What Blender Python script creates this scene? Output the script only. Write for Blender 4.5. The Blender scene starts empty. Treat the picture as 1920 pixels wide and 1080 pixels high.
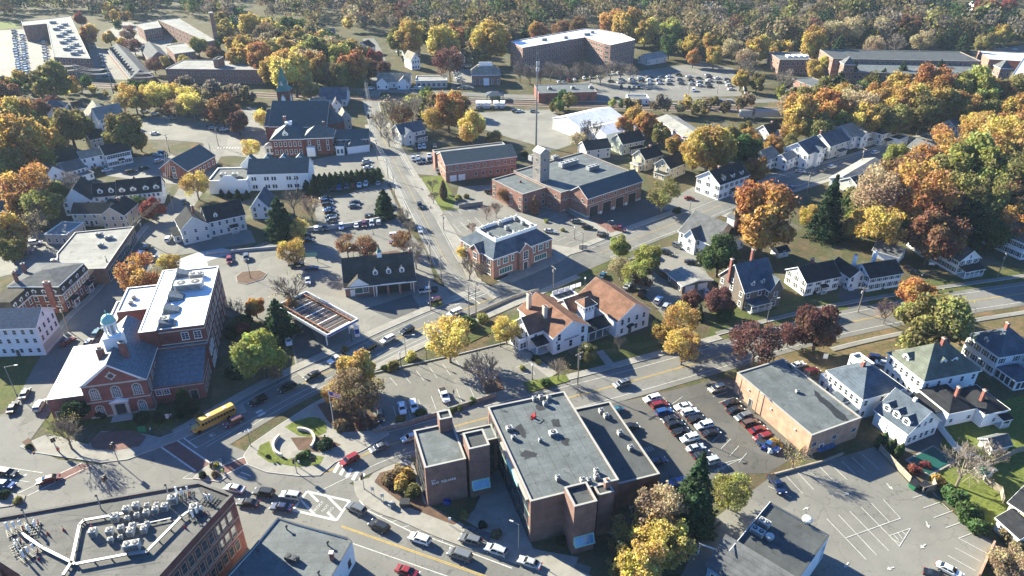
import bpy,bmesh,math,random
import numpy as np
from mathutils import Vector,Matrix
random.seed(7)
R = math.radians
SC = bpy.context.scene
COL = SC.collection

# ---------------------------------------------------------------- camera, sky, sun, exposure
CAM_H,FPX,PITCH =115.0,1330.0,R(30)
cam_data = bpy.data.cameras.new('camera')
cam_data.sensor_width =36.0
cam_data.lens =36.0* FPX /1920.0
cam_data.clip_start =1.0
cam_data.clip_end =6000.0
cam = bpy.data.objects.new('camera',cam_data)
cam.location =(0,0,CAM_H)
cam.rotation_euler =(R(90)- PITCH,0,0)
COL.objects.link(cam)
SC.camera = cam

SUN_EL = R(24.5)
SUN_FROM = Vector((-0.80,0.60,0)).normalized()# horizontal direction towards the sun
world = bpy.data.worlds.new('World')
SC.world = world
world.use_nodes = True
wn = world.node_tree.nodes
sky = wn.new('ShaderNodeTexSky')
sky.sky_type ='NISHITA'
sky.sun_disc = False
sky.sun_elevation = SUN_EL
sky.sun_rotation = math.atan2(SUN_FROM.x,SUN_FROM.y)
sky.altitude =100
sky.ozone_density =8.0
sky.dust_density =0.3
sky.air_density =1.2
wn['Background'].inputs[1].default_value =0.052
tint = wn.new('ShaderNodeMix')# white balance of the clear blue sky, the same in every direction
tint.data_type,tint.blend_type ='RGBA','MULTIPLY'
tint.inputs[0].default_value =1.0
tint.inputs[7].default_value =(.72,.97,1.25,1)
world.node_tree.links.new(sky.outputs[0],tint.inputs[6])
world.node_tree.links.new(tint.outputs[2],wn['Background'].inputs[0])
sun_data = bpy.data.lights.new('sun','SUN')
sun_data.energy =5.0
sun_data.angle = R(0.53)
sun_data.color =(1.0,0.945,0.74)
sun = bpy.data.objects.new('sun',sun_data)
_d =-(SUN_FROM * math.cos(SUN_EL)+ Vector((0,0,math.sin(SUN_EL))))
sun.rotation_euler = _d.to_track_quat('-Z','Y').to_euler()
sun.location =(-60,60,200)
COL.objects.link(sun)
vs = SC.view_settings
vs.view_transform ='Standard'
vs.look ='None'
vs.gamma =1.0
vs.use_curve_mapping = False
vs.exposure =2.05
SC.render.engine ='CYCLES'
cy = SC.cycles
cy.use_denoising = True
cy.max_bounces =6
cy.diffuse_bounces =2
cy.glossy_bounces =2
cy.transmission_bounces =3
cy.transparent_max_bounces =6
cy.volume_bounces =1
cy.caustics_reflective = False
cy.caustics_refractive = False
cy.sample_clamp_indirect =6.0

# ---------------------------------------------------------------- survey helpers: photo pixel (1920x1080) at height z -> metres
CA,SA = math.cos(PITCH),math.sin(PITCH)
def G(p,z=0.0):
 x =(p[0]-960)/ FPX
 y =(540- p[1])/ FPX
 t =(CAM_H - z)/(SA - y * CA)
 return Vector((x * t,(CA + y * SA)* t,z))
def HT(top,base):
 P = G(base)
 y =(540- top[1])/ FPX
 return CAM_H +(-SA + y * CA)* P.y /(CA + y * SA)
def PXM(p,z=0.0):
 P = G(p,z)
 return FPX /(P.y * CA +(CAM_H - P.z)* SA)

# ---------------------------------------------------------------- materials
MATS ={}
def nd(nt,typ,**kw):
 n = nt.nodes.new(typ)
 for k,v in kw.items():
  setattr(n,k,v)
 return n
def new_mat(name):
 m = bpy.data.materials.new(name)
 m.use_nodes = True
 return m,m.node_tree,m.node_tree.nodes['Principled BSDF']
def ramp(nt,src,stops):
 r = nd(nt,'ShaderNodeValToRGB')
 el = r.color_ramp.elements
 while len(el)< len(stops):
  el.new(0.5)
 for e,(p,c) in zip(el,stops):
  e.position = p
  e.color =(*c,1) if len(c)==3 else c
 nt.links.new(src,r.inputs[0])
 return r.outputs[0]
def noise(nt,co,scale,detail=4,rough=.6):
 n = nd(nt,'ShaderNodeTexNoise')
 n.inputs['Scale'].default_value = scale
 n.inputs['Detail'].default_value = detail
 n.inputs['Roughness'].default_value = rough
 nt.links.new(co,n.inputs['Vector'])
 return n.outputs['Fac']
def mixc(nt,fac,a,b,mode='MIX'):
 m = nd(nt,'ShaderNodeMix',data_type='RGBA',blend_type=mode)
 for i,v in ((0,fac),(6,a),(7,b)):
  if hasattr(v,'is_linked'):
   nt.links.new(v,m.inputs[i])
  else:
   m.inputs[i].default_value =(*v,1) if isinstance(v,tuple) else v
 return m.outputs[2]
def coord(nt,world_space=False):
 if world_space:
  return nd(nt,'ShaderNodeNewGeometry').outputs['Position']
 return nd(nt,'ShaderNodeTexCoord').outputs['Object']
def sh(c,k):
 return tuple(max(0,min(1,v * k)) for v in c)
def MAT(name,col,rough=.85,var=.18,s1=.35,s2=6,lines=None,spec=.3,metal=0,bump=0,ws=False,dirt=None,seam=False):
 """mottled paint or masonry: two scales of noise, optional courses (lines=(per metre, depth)), optional dirt colour"""
 if name in MATS:
  return MATS[name]
 m,nt,b = new_mat(name)
 co = coord(nt,ws)
 a = ramp(nt,noise(nt,co,s1,5),[(.3,sh(col,1- var)),(.72,sh(col,1+ var))])
 f = ramp(nt,noise(nt,co,s2,3),[(.25,(1- var *.8,)*3),(.75,(1+ var *.5,)*3)])
 c = mixc(nt,1.0,a,f,'MULTIPLY')
 if dirt:
  k = ramp(nt,noise(nt,co,s1 *1.7,6,.7),[(.52,(0,0,0)),(.72,(1,1,1))])
  c = mixc(nt,k,c,dirt)
 if seam:
  t = nd(nt,'ShaderNodeTexBrick')
  t.inputs['Scale'].default_value =.22
  t.inputs['Mortar Size'].default_value =.006
  t.inputs['Brick Width'].default_value =2.2
  t.inputs['Row Height'].default_value =.5
  for k,v in (('Color1',.9),('Color2',1.06),('Mortar',.55)): t.inputs[k].default_value =(v,v,v,1)
  nt.links.new(co,t.inputs['Vector'])
  c = mixc(nt,1.0,c,t.outputs['Color'],'MULTIPLY')
  st = ramp(nt,noise(nt,co,.45,3,.5),[(.62,(1,1,1)),(.68,(.74,.73,.71))])
  c = mixc(nt,1.0,c,st,'MULTIPLY')
 if lines:
  w = nd(nt,'ShaderNodeTexWave',wave_type='BANDS',bands_direction='Z',wave_profile='SAW')
  w.inputs['Scale'].default_value = lines[0]*.16
  nt.links.new(co,w.inputs['Vector'])
  k = ramp(nt,w.outputs['Fac'],[(.0,(1- lines[1],)*3),(.3,(1,1,1))])
  c = mixc(nt,1.0,c,k,'MULTIPLY')
 nt.links.new(c,b.inputs['Base Color'])
 b.inputs['Roughness'].default_value = rough
 b.inputs['Specular IOR Level'].default_value = spec
 b.inputs['Metallic'].default_value = metal
 if bump:
  bp = nd(nt,'ShaderNodeBump')
  bp.inputs['Strength'].default_value = bump
  bp.inputs['Distance'].default_value =.05
  nt.links.new(noise(nt,co,s2,4),bp.inputs['Height'])
  nt.links.new(bp.outputs[0],b.inputs['Normal'])
 MATS[name]= m
 return m
def BRICK(name,c1,c2,mortar,scale=1.0):
 m,nt,b = new_mat(name)
 co = coord(nt)
 sp = nd(nt,'ShaderNodeSeparateXYZ')
 nt.links.new(co,sp.inputs[0])
 ad = nd(nt,'ShaderNodeMath',operation='ADD')
 nt.links.new(sp.outputs[0],ad.inputs[0]); nt.links.new(sp.outputs[1],ad.inputs[1])
 cb = nd(nt,'ShaderNodeCombineXYZ')
 nt.links.new(ad.outputs[0],cb.inputs[0]); nt.links.new(sp.outputs[2],cb.inputs[1])
 t = nd(nt,'ShaderNodeTexBrick')
 t.inputs['Scale'].default_value =2.2* scale
 t.inputs['Mortar Size'].default_value =.012
 t.inputs['Color1'].default_value =(*c1,1)
 t.inputs['Color2'].default_value =(*c2,1)
 t.inputs['Mortar'].default_value =(*mortar,1)
 nt.links.new(cb.outputs[0],t.inputs['Vector'])
 k = ramp(nt,noise(nt,co,.5,5),[(.3,(.72,)*3),(.7,(1.2,)*3)])
 nt.links.new(mixc(nt,1.0,t.outputs['Color'],k,'MULTIPLY'),b.inputs['Base Color'])
 b.inputs['Roughness'].default_value =.9
 b.inputs['Specular IOR Level'].default_value =.2
 MATS[name]= m
 return m
BRICK('brick_red',(.21,.066,.052),(.27,.09,.07),(.30,.23,.19))
BRICK('brick_dark',(.15,.045,.036),(.20,.06,.048),(.2,.15,.13))
BRICK('brick_brown',(.17,.095,.075),(.22,.125,.10),(.24,.18,.15))
BRICK('brick_orange',(.40,.235,.16),(.46,.28,.195),(.42,.33,.25))
BRICK('brick_rose',(.25,.118,.09),(.30,.15,.115),(.32,.26,.21))
BRICK('brick_grey',(.27,.235,.21),(.31,.275,.245),(.34,.31,.28))
BRICK('brick_mill',(.22,.115,.09),(.28,.15,.12),(.29,.24,.21))
MAT('clap_white',(.82,.82,.80),.7,.05,.3,3,lines=(6,.16))
MAT('clap_cream',(.62,.53,.36),.75,.06,.3,3,lines=(6,.16))
MAT('clap_pale',(.62,.61,.56),.75,.06,.3,3,lines=(6,.16))
MAT('clap_grey',(.40,.41,.39),.75,.06,.3,3,lines=(6,.18))
MAT('clap_sage',(.42,.46,.38),.75,.06,.3,3,lines=(6,.18))
MAT('clap_blue',(.20,.34,.46),.75,.06,.3,3,lines=(6,.18))
MAT('shingle_brown_wall',(.16,.13,.11),.85,.15,.6,7,lines=(5,.25))
MAT('stucco_white',(.80,.80,.78),.8,.06,.3,3)
MAT('stucco_tan',(.50,.45,.36),.85,.08,.3,3)
MAT('trim_white',(.80,.80,.78),.6,.04,.5,4)
MAT('trim_grey',(.42,.42,.40),.7,.06,.5,4)
MAT('trim_dark',(.05,.05,.055),.6,.1,.5,4)
MAT('trim_stone',(.50,.46,.39),.85,.1,.5,4)
MAT('shingle_black',(.030,.031,.035),.92,.32,.5,5,lines=(4.5,.25),spec=.08)
MAT('shingle_grey',(.115,.118,.12),.92,.32,.4,5,lines=(4.5,.22),spec=.08)
MAT('shingle_blue',(.085,.105,.13),.92,.32,.4,5,lines=(4.5,.22),spec=.08)
MAT('shingle_green',(.125,.135,.11),.92,.32,.4,5,lines=(4.5,.22),spec=.08)
MAT('shingle_tan',(.26,.235,.19),.92,.32,.4,5,lines=(4.5,.2),spec=.08)
MAT('shingle_brown',(.075,.066,.055),.92,.32,.4,5,lines=(4.5,.22),spec=.08)
MAT('shingle_russet',(.185,.10,.068),.92,.32,.4,5,lines=(4.5,.2),spec=.08)
MAT('slate',(.12,.14,.155),.5,.38,1.4,9,lines=(4,.25),spec=.5)
MAT('slate_teal',(.055,.078,.082),.6,.2,.6,6,lines=(4,.25),spec=.35)
MAT('copper_green',(.085,.19,.165),.6,.2,.8,5)
MAT('copper_pale',(.30,.55,.47),.55,.12,.8,5)
MAT('membrane_white',(.78,.78,.77),.42,.06,.25,2,spec=.5,dirt=(.62,.61,.58),seam=True)
MAT('membrane_pale',(.27,.265,.245),.9,.2,.15,2,spec=.1,dirt=(.20,.195,.18),seam=True)
MAT('membrane_tan',(.135,.13,.12),.85,.25,.2,3,spec=.15,dirt=(.105,.10,.094),seam=True)
MAT('membrane_grey',(.105,.118,.12),.75,.25,.25,3,spec=.3,dirt=(.15,.163,.163),seam=True)
MAT('membrane_dark',(.065,.07,.07),.75,.25,.25,3,spec=.3,seam=True)
MAT('tar_patch',(.022,.024,.028),.7,.3,.8,6)
MAT('coping',(.33,.32,.29),.6,.1,.5,3)
MAT('coping_white',(.74,.74,.72),.5,.05,.5,3)
MAT('concrete',(.265,.25,.22),.95,.15,.3,5,ws=True,spec=.1,dirt=(.20,.19,.168))
MAT('concrete_cool',(.40,.40,.385),.9,.1,.3,5)
MAT('granite',(.36,.35,.33),.9,.12,.6,6)
MAT('gravel',(.40,.39,.38),.95,.25,.5,3,ws=True)
MAT('ballast',(.155,.125,.10),.95,.25,.4,3,ws=True)
MAT('steel',(.28,.285,.29),.55,.1,1,5,metal=.6)
MAT('steel_rust',(.22,.095,.055),.8,.3,1,6)
MAT('steel_dark',(.06,.062,.066),.5,.15,1,5)
MAT('hvac',(.42,.42,.405),.55,.08,1,5)
MAT('hvac_dark',(.03,.03,.033),.6,.1,1,5)
MAT('wood_pole',(.23,.185,.14),.9,.2,1,8)
MAT('wood_fence',(.30,.255,.20),.9,.2,.8,8)
MAT('cable',(.05,.05,.05),.6,.1,1,5)
MAT('wire_lit',(.32,.32,.31),.5,.1,1,5)
MAT('rubber',(.018,.018,.019),.85,.1,1,5)
MAT('alloy',(.45,.46,.47),.35,.1,1,5,metal=.8)
MAT('lamp_red',(.35,.012,.012),.3,.05,1,5)
MAT('lamp_clear',(.75,.75,.72),.2,.05,1,5)
MAT('sign_white',(.78,.78,.76),.5,.04,1,5)
MAT('sign_blue',(.015,.06,.30),.4,.1,1,5)
MAT('sign_green',(.02,.22,.10),.5,.1,1,5)
MAT('sign_red',(.5,.03,.03),.5,.1,1,5)
MAT('school_bus_yellow',(.62,.33,.05),.4,.05,1,5,spec=.5)
MAT('paint_line',(.52,.51,.47),.9,.22,.8,7,ws=True,spec=.1,dirt=(.27,.262,.24))
MAT('paint_yellow',(.46,.32,.085),.9,.2,.8,7,ws=True,spec=.1,dirt=(.25,.2,.11))
MAT('cross_brick',(.15,.075,.065),.9,.2,.6,6,ws=True)
MAT('brick_paving',(.17,.085,.07),.9,.2,.6,6,ws=True)
MAT('bark',(.10,.078,.06),.95,.25,1,6)
MAT('twig',(.20,.165,.14),.95,.25,1,6)
MAT('mulch',(.10,.058,.038),.95,.3,.6,7,ws=True)
MAT('stone_wall',(.24,.22,.195),.95,.35,1.6,5)
MAT('rubble',(.34,.345,.35),.95,.3,.6,3)
MAT('red_paint',(.42,.03,.028),.4,.08,1,5)
MAT('pool_cover',(.012,.07,.055),.5,.1,.3,3)
MAT('cloth_blue',(.03,.05,.22),.8,.15,1,5)
MAT('cloth_dark',(.03,.03,.035),.9,.2,1,5)
MAT('cloth_hivis',(.55,.65,.03),.8,.1,1,5)
MAT('skin',(.45,.28,.2),.6,.05,1,5)

def ASPHALT(name,col,warm):
 m,nt,b = new_mat(name)
 co = coord(nt,True)
 c = ramp(nt,noise(nt,co,.06,5),[(.3,sh(col,.82)),(.7,sh(col,1.15))])
 c = mixc(nt,ramp(nt,noise(nt,co,.22,6,.7),[(.5,(0,0,0)),(.75,(.7,.7,.7))]),c,warm)
 c = mixc(nt,1.0,c,ramp(nt,noise(nt,co,5,4),[(.25,(.86,)*3),(.75,(1.12,)*3)]),'MULTIPLY')
 v = nd(nt,'ShaderNodeTexVoronoi',feature='DISTANCE_TO_EDGE')
 v.inputs['Scale'].default_value =.085
 wv = nd(nt,'ShaderNodeTexNoise'); wv.inputs['Scale'].default_value =.35
 nt.links.new(co,wv.inputs['Vector'])
 mm = nd(nt,'ShaderNodeVectorMath',operation='MULTIPLY_ADD')
 nt.links.new(wv.outputs['Color'],mm.inputs[0]); mm.inputs[1].default_value =(5,5,5); nt.links.new(co,mm.inputs[2])
 nt.links.new(mm.outputs[0],v.inputs['Vector'])
 k = ramp(nt,v.outputs['Distance'],[(.0,(.66,)*3),(.01,(1,1,1))])
 c = mixc(nt,1.0,c,k,'MULTIPLY')
 pt = nd(nt,'ShaderNodeTexVoronoi',distance='CHEBYCHEV')
 pt.inputs['Scale'].default_value =.07
 nt.links.new(co,pt.inputs['Vector'])
 c = mixc(nt,1.0,c,ramp(nt,pt.outputs['Color'],[(.15,(.84,)*3),(.3,(.98,)*3),(.9,(1.06,)*3)]),'MULTIPLY')
 c = mixc(nt,1.0,c,ramp(nt,noise(nt,co,.9,2,.4),[(.66,(1,1,1)),(.74,(.72,)*3)]),'MULTIPLY')
 nt.links.new(c,b.inputs['Base Color'])
 b.inputs['Roughness'].default_value =.88
 b.inputs['Specular IOR Level'].default_value =.25
 MATS[name]= m
ASPHALT('asphalt_road',(.150,.145,.132),(.185,.176,.155))
ASPHALT('asphalt_lot',(.165,.158,.140),(.205,.192,.165))
ASPHALT('asphalt_new',(.085,.085,.084),(.10,.10,.096))
ASPHALT('asphalt_leafy',(.10,.095,.085),(.135,.115,.085))
ASPHALT('asphalt_pale',(.19,.182,.16),(.225,.213,.185))

def GROUND(name,stops,leaf,amount):
 m,nt,b = new_mat(name)
 co = coord(nt,True)
 c = ramp(nt,noise(nt,co,.05,6,.65),stops)
 c = mixc(nt,1.0,c,ramp(nt,noise(nt,co,1.3,7,.75),[(.3,(.5,)*3),(.7,(1.5,)*3)]),'MULTIPLY')
 k = ramp(nt,noise(nt,co,.16,7,.8),[(amount,(0,0,0)),(amount +.16,(1,1,1))])
 c = mixc(nt,k,c,leaf)
 nt.links.new(c,b.inputs['Base Color'])
 b.inputs['Roughness'].default_value =.95
 b.inputs['Specular IOR Level'].default_value =.1
 MATS[name]= m
GROUND('litter',[(.32,(.05,.055,.026)),(.44,(.085,.068,.04)),(.52,(.062,.07,.03)),(.6,(.11,.10,.078)),(.7,(.075,.066,.04))],(.14,.092,.048),.5)
GROUND('lawn',[(.3,(.055,.07,.022)),(.7,(.09,.10,.034))],(.15,.105,.045),.52)
GROUND('lawn_green',[(.3,(.085,.108,.024)),(.7,(.125,.145,.036))],(.15,.13,.045),.68)
GROUND('leafy_lawn',[(.3,(.085,.078,.035)),(.7,(.125,.098,.05))],(.18,.115,.065),.46)

def GLASS(name,col,rough):
 m,nt,b = new_mat(name)
 b.inputs['Base Color'].default_value =(*col,1)
 b.inputs['Roughness'].default_value = rough
 b.inputs['Specular IOR Level'].default_value =.7
 MATS[name]= m
GLASS('glass',(.035,.045,.055),.08)
GLASS('glass_green',(.07,.14,.11),.12)
GLASS('glass_car',(.012,.014,.017),.05)
GLASS('glass_sky',(.10,.26,.42),.12)
GLASS('solar',(.02,.05,.13),.1)

def OBJCOL(name,rough,coat=0,metal=0):
 m,nt,b = new_mat(name)
 oi = nd(nt,'ShaderNodeObjectInfo')
 nt.links.new(oi.outputs['Color'],b.inputs['Base Color'])
 b.inputs['Roughness'].default_value = rough
 b.inputs['Coat Weight'].default_value = coat
 b.inputs['Coat Roughness'].default_value =.06
 b.inputs['Metallic'].default_value = metal
 MATS[name]= m
OBJCOL('car_paint',.35,.6,.15)
OBJCOL('cloth',.9)

def LEAF(name,use_attr):
 """leaf: the tree's own colour, varied leaf by leaf; light passes through"""
 m = bpy.data.materials.new(name)
 m.use_nodes = True
 nt = m.node_tree
 nt.nodes.clear()
 out = nd(nt,'ShaderNodeOutputMaterial')
 at = nd(nt,'ShaderNodeAttribute',attribute_name='tone')
 if use_attr:
  base = nd(nt,'ShaderNodeAttribute',attribute_name='hue').outputs['Color']
 else:
  base = nd(nt,'ShaderNodeObjectInfo').outputs['Color']
 hs = nd(nt,'ShaderNodeHueSaturation')
 sp = nd(nt,'ShaderNodeSeparateColor')
 nt.links.new(at.outputs['Color'],sp.inputs[0])
 for o,i,lo,hi in ((0,'Hue',.475,.528),(1,'Value',.6,1.6),(2,'Saturation',.76,1.08)):
  mr = nd(nt,'ShaderNodeMapRange')
  mr.inputs['To Min'].default_value = lo
  mr.inputs['To Max'].default_value = hi
  nt.links.new(sp.outputs[o],mr.inputs['Value'])
  nt.links.new(mr.outputs[0],hs.inputs[i])
 nz = noise(nt,nd(nt,'ShaderNodeTexCoord').outputs['Object'],.12 if use_attr else 1.25,3,.6)
 b2 = nd(nt,'ShaderNodeHueSaturation')
 for i,lo,hi in (('Hue',.475,.54),('Value',.74,1.28)):
  mr = nd(nt,'ShaderNodeMapRange')
  mr.inputs['From Min'].default_value =.3; mr.inputs['From Max'].default_value =.7
  mr.inputs['To Min'].default_value = lo; mr.inputs['To Max'].default_value = hi
  nt.links.new(nz,mr.inputs['Value']); nt.links.new(mr.outputs[0],b2.inputs[i])
 nt.links.new(base,b2.inputs['Color'])
 nt.links.new(b2.outputs[0],hs.inputs['Color'])
 df = nd(nt,'ShaderNodeBsdfDiffuse')
 tr = nd(nt,'ShaderNodeBsdfTranslucent')
 mx = nd(nt,'ShaderNodeMixShader')
 mx.inputs[0].default_value =.44
 for s in (df,tr):
  nt.links.new(hs.outputs[0],s.inputs['Color'])
 nt.links.new(df.outputs[0],mx.inputs[1]); nt.links.new(tr.outputs[0],mx.inputs[2])
 nt.links.new(mx.outputs[0],out.inputs[0])
 MATS[name]= m
LEAF('leaf',False)
LEAF('leaf_far',True)
# ---------------------------------------------------------------- mesh and object helpers
class MB:
 """collects faces with material slots, then links them as one mesh object"""
 def __init__(s):
  s.v,s.f,s.m,s.mats =[],[],[],[]
 def slot(s,mat):
  if mat not in s.mats:
   s.mats.append(mat)
  return s.mats.index(mat)
 def face(s,pts,mat):
  n = len(s.v)
  s.v +=[tuple(p) for p in pts]
  s.f.append(tuple(range(n,n + len(pts))))
  s.m.append(s.slot(mat))
  return s
 def box(s,x0,x1,y0,y1,z0,z1,mat,top=None):
  n = len(s.v)
  s.v +=[(x,y,z) for z in (z0,z1) for x,y in ((x0,y0),(x1,y0),(x1,y1),(x0,y1))]
  k,t = s.slot(mat),s.slot(top or mat)
  for q,mm in (((3,2,1,0),k),((4,5,6,7),t),((0,1,5,4),k),((1,2,6,5),k),((2,3,7,6),k),((3,0,4,7),k)):
   s.f.append(tuple(n + i for i in q)); s.m.append(mm)
  return s
 def prism(s,poly,z0,z1,mat,top=None):
  """vertical prism over a counter-clockwise polygon"""
  n,c = len(s.v),len(poly)
  s.v +=[(p[0],p[1],z0) for p in poly]+[(p[0],p[1],z1) for p in poly]
  k,t = s.slot(mat),s.slot(top or mat)
  s.f.append(tuple(n + c + i for i in range(c))); s.m.append(t)
  s.f.append(tuple(n + i for i in reversed(range(c)))); s.m.append(k)
  for i in range(c):
   j =(i +1)% c
   s.f.append((n + i,n + j,n + c + j,n + c + i)); s.m.append(k)
  return s
 def hull(s,lo,hi,mat):
  """two rings of equal count joined, both ends closed"""
  n,c = len(s.v),len(lo)
  s.v +=[tuple(p) for p in lo]+[tuple(p) for p in hi]
  k = s.slot(mat)
  s.f.append(tuple(reversed(range(n,n + c)))); s.m.append(k)
  s.f.append(tuple(range(n + c,n +2* c))); s.m.append(k)
  for i in range(c):
   j =(i +1)% c
   s.f.append((n + i,n + j,n + c + j,n + c + i)); s.m.append(k)
  return s
 def tube(s,p,q,r0,r1,mat,n=6):
  p,q = Vector(p),Vector(q)
  d =(q - p)
  if d.length <1e-6:
   return s
  d.normalize()
  u = d.orthogonal().normalized()
  w = d.cross(u)
  ring = lambda c,r:[c +(u * math.cos(2* math.pi * i / n)+ w * math.sin(2* math.pi * i / n))* r for i in range(n)]
  return s.hull(ring(p,r0),ring(q,r1),mat)
 def lathe(s,prof,mat,n=10,c=(0,0)):
  """prof: list of (radius, z) from bottom to top"""
  k,st = s.slot(mat),len(s.v)
  for r,z in prof:
   s.v +=[(c[0]+ r * math.cos(2* math.pi * i / n),c[1]+ r * math.sin(2* math.pi * i / n),z) for i in range(n)]
  for a in range(len(prof)-1):
   for i in range(n):
    j =(i +1)% n
    s.f.append((st + a * n + i,st + a * n + j,st +(a +1)* n + j,st +(a +1)* n + i)); s.m.append(k)
  s.f.append(tuple(reversed(range(st,st + n)))); s.m.append(k)
  e = st +(len(prof)-1)* n
  s.f.append(tuple(range(e,e + n))); s.m.append(k)
  return s
 def mesh(s,name,bevel=0,smooth=False):
  me = bpy.data.meshes.new(name)
  me.from_pydata(s.v,[],s.f)
  for mt in s.mats:
   me.materials.append(MATS[mt])
  me.polygons.foreach_set('material_index',s.m)
  if bevel:
   bm = bmesh.new(); bm.from_mesh(me)
   bmesh.ops.remove_doubles(bm,verts=bm.verts,dist=1e-4)
   bmesh.ops.bevel(bm,geom=[e for e in bm.edges if e.calc_face_angle(0)>.5],offset=bevel,segments=2,affect='EDGES',clamp_overlap=True)
   bm.to_mesh(me); bm.free()
  if smooth:
   me.polygons.foreach_set('use_smooth',[True]* len(me.polygons))
  me.update()
  return me
 def build(s,name,parent=None,bevel=0,smooth=False):
  return obj(name,s.mesh(name,bevel,smooth),parent)
def obj(name,mesh,parent=None,loc=None,rz=None,scale=None):
 o = bpy.data.objects.new(name,mesh)
 COL.objects.link(o)
 if parent is not None:
  o.parent = parent
 if loc is not None:
  o.location = loc
 if rz is not None:
  o.rotation_euler[2]= rz
 if scale is not None:
  o.scale = scale
 return o
def tag(o,label=None,cat=None,group=None,kind=None):
 if label: o['label']= label
 if cat: o['category']= cat
 if group: o['group']= group
 if kind: o['kind']= kind
 return o
def empty(name,label,cat,loc,rz=0,group=None):
 return tag(obj(name,None,None,loc,rz),label,cat,group)
def copy_tree(o,parent=None):
 c = o.copy()
 COL.objects.link(c)
 c.parent = parent
 for ch in o.children:
  copy_tree(ch,c)
 return c
def ccw(poly):
 a = sum(poly[i -1][0]* poly[i][1]- poly[i][0]* poly[i -1][1] for i in range(len(poly)))
 return poly if a >0 else poly[::-1]

# ---------------------------------------------------------------- ground pieces
_layer ={}
def zlay(base,step=.0015):
 _layer[base]= _layer.get(base,0)+1
 return base + _layer[base]* step
def sheet(name,px,mat,base,label=None):
 poly = ccw([G(p) for p in px])
 z = zlay(base)
 mb = MB().face([(p.x,p.y,z) for p in poly],mat)
 return tag(mb.build(name),kind='structure')
def offset_line(pts,w):
 out =[]
 for i,p in enumerate(pts):
  a,b = pts[max(0,i -1)],pts[min(len(pts)-1,i +1)]
  d =(b - a).to_2d().normalized()
  n = Vector((-d.y,d.x))
  out.append(Vector((p.x + n.x * w,p.y + n.y * w,0)))
 return out
def smooth_line(px,sub=5):
 P =[G(p) for p in px]
 P =[P[0]*2- P[1]]+ P +[P[-1]*2- P[-2]]
 out =[]
 for i in range(1,len(P)-2):
  for k in range(sub):
   t = k / sub
   a,b,c,d = P[i -1],P[i],P[i +1],P[i +2]
   out.append(.5*((2* b)+(c - a)* t +(2* a -5* b +4* c - d)* t * t +(3* b - a -3* c + d)* t ** 3))
 return out +[P[-2]]
def strip_mesh(pts,w0,w1,z,mat,thick=0):
 a,b = offset_line(pts,w0),offset_line(pts,w1)
 mb = MB()
 for i in range(len(pts)-1):
  q =[a[i],a[i +1],b[i +1],b[i]]
  if (q[1]- q[0]).cross(q[2]- q[0]).z <0:
   q = q[::-1]
  mb.face([(p.x,p.y,z) for p in q],mat)
 if thick:
  for l in (a,b):
   for i in range(len(l)-1):
    mb.face([(l[i].x,l[i].y,z),(l[i +1].x,l[i +1].y,z),(l[i +1].x,l[i +1].y,z - thick),(l[i].x,l[i].y,z - thick)],mat)
 return mb
ROADS ={}
def road(key,name,px,width,mat="asphalt_road",base=.065):
 pts = smooth_line(px)
 o = tag(strip_mesh(pts,-width /2,width /2,zlay(base),mat).build(name),kind='structure')
 ROADS[key]=(o,pts,width)
 return o
def along(pts,t0,t1):
 n = len(pts)-1
 i0,i1 = int(t0 * n),int(t1 * n)
 return pts[i0:i1 +1]
def lane(key,off,mat='paint_line',w=.14,t0=0,t1=1,dash=None,name='lane_line'):
 o,pts,width = ROADS[key]
 p = along(pts,t0,t1)
 strip_mesh(p,off - w /2,off + w /2,zlay(.09,.0001),mat).build(name,o)
def sidewalk(px,w,name='pavement',mat='concrete',kerb=True,rawline=None):
 pts = rawline or smooth_line(px)
 o = tag(strip_mesh(pts,-w /2,w /2,zlay(.19),mat,.16).build(name),kind='structure')
 return o
def walk_along(key,side,gap,w,t0=0,t1=1,mat='concrete'):
 """pavement beside a road with a granite kerb of its own"""
 _,pts,width = ROADS[key]
 p = along(pts,t0,t1)
 c = side *(width /2+ gap + w /2)
 o = tag(strip_mesh(p,c - w /2,c + w /2,zlay(.19),mat,.16).build('pavement'),kind='structure')
 k = side *(width /2+ gap -.1)
 strip_mesh(p,k -.1,k +.1,zlay(.20,.0004),'granite',.17).build('kerb',o)
 return o
def bar(parent,p,q,w=.12,mat='paint_line',name='parking_line',base=.09):
 """painted line between two photo points"""
 a,b = G(p),G(q)
 strip_mesh([a,b],-w /2,w /2,zlay(base,.0001),mat).build(name,parent)
def bars(parent,p0,p1,q0,q1,n,w=.12):
 for i in range(n):
  t = i / max(1,n -1)
  bar(parent,(p0[0]+(p1[0]- p0[0])* t,p0[1]+(p1[1]- p0[1])* t),(q0[0]+(q1[0]- q0[0])* t,q0[1]+(q1[1]- q0[1])* t),w)
def poly_paint(parent,px,mat='paint_line',name='road_marking'):
 z = zlay(.09,.0001)
 MB().face([(p.x,p.y,z) for p in ccw([G(p) for p in px])],mat).build(name,parent)
def arrow(parent,tail,head,name='lane_arrow'):
 a,b = G(tail),G(head)
 d =(b - a); L = d.length; d.normalize(); n = Vector((-d.y,d.x,0))
 z = zlay(.09,.0001)
 P = lambda u,v: tuple((a + d * u + n * v)[:2])+(z,)
 mb = MB().face([P(0,-.12),P(L *.6,-.12),P(L *.6,.12),P(0,.12)],'paint_line').face([P(L *.55,-.45),P(L,0),P(L *.55,.45)],'paint_line')
 mb.build(name,parent)

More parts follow.
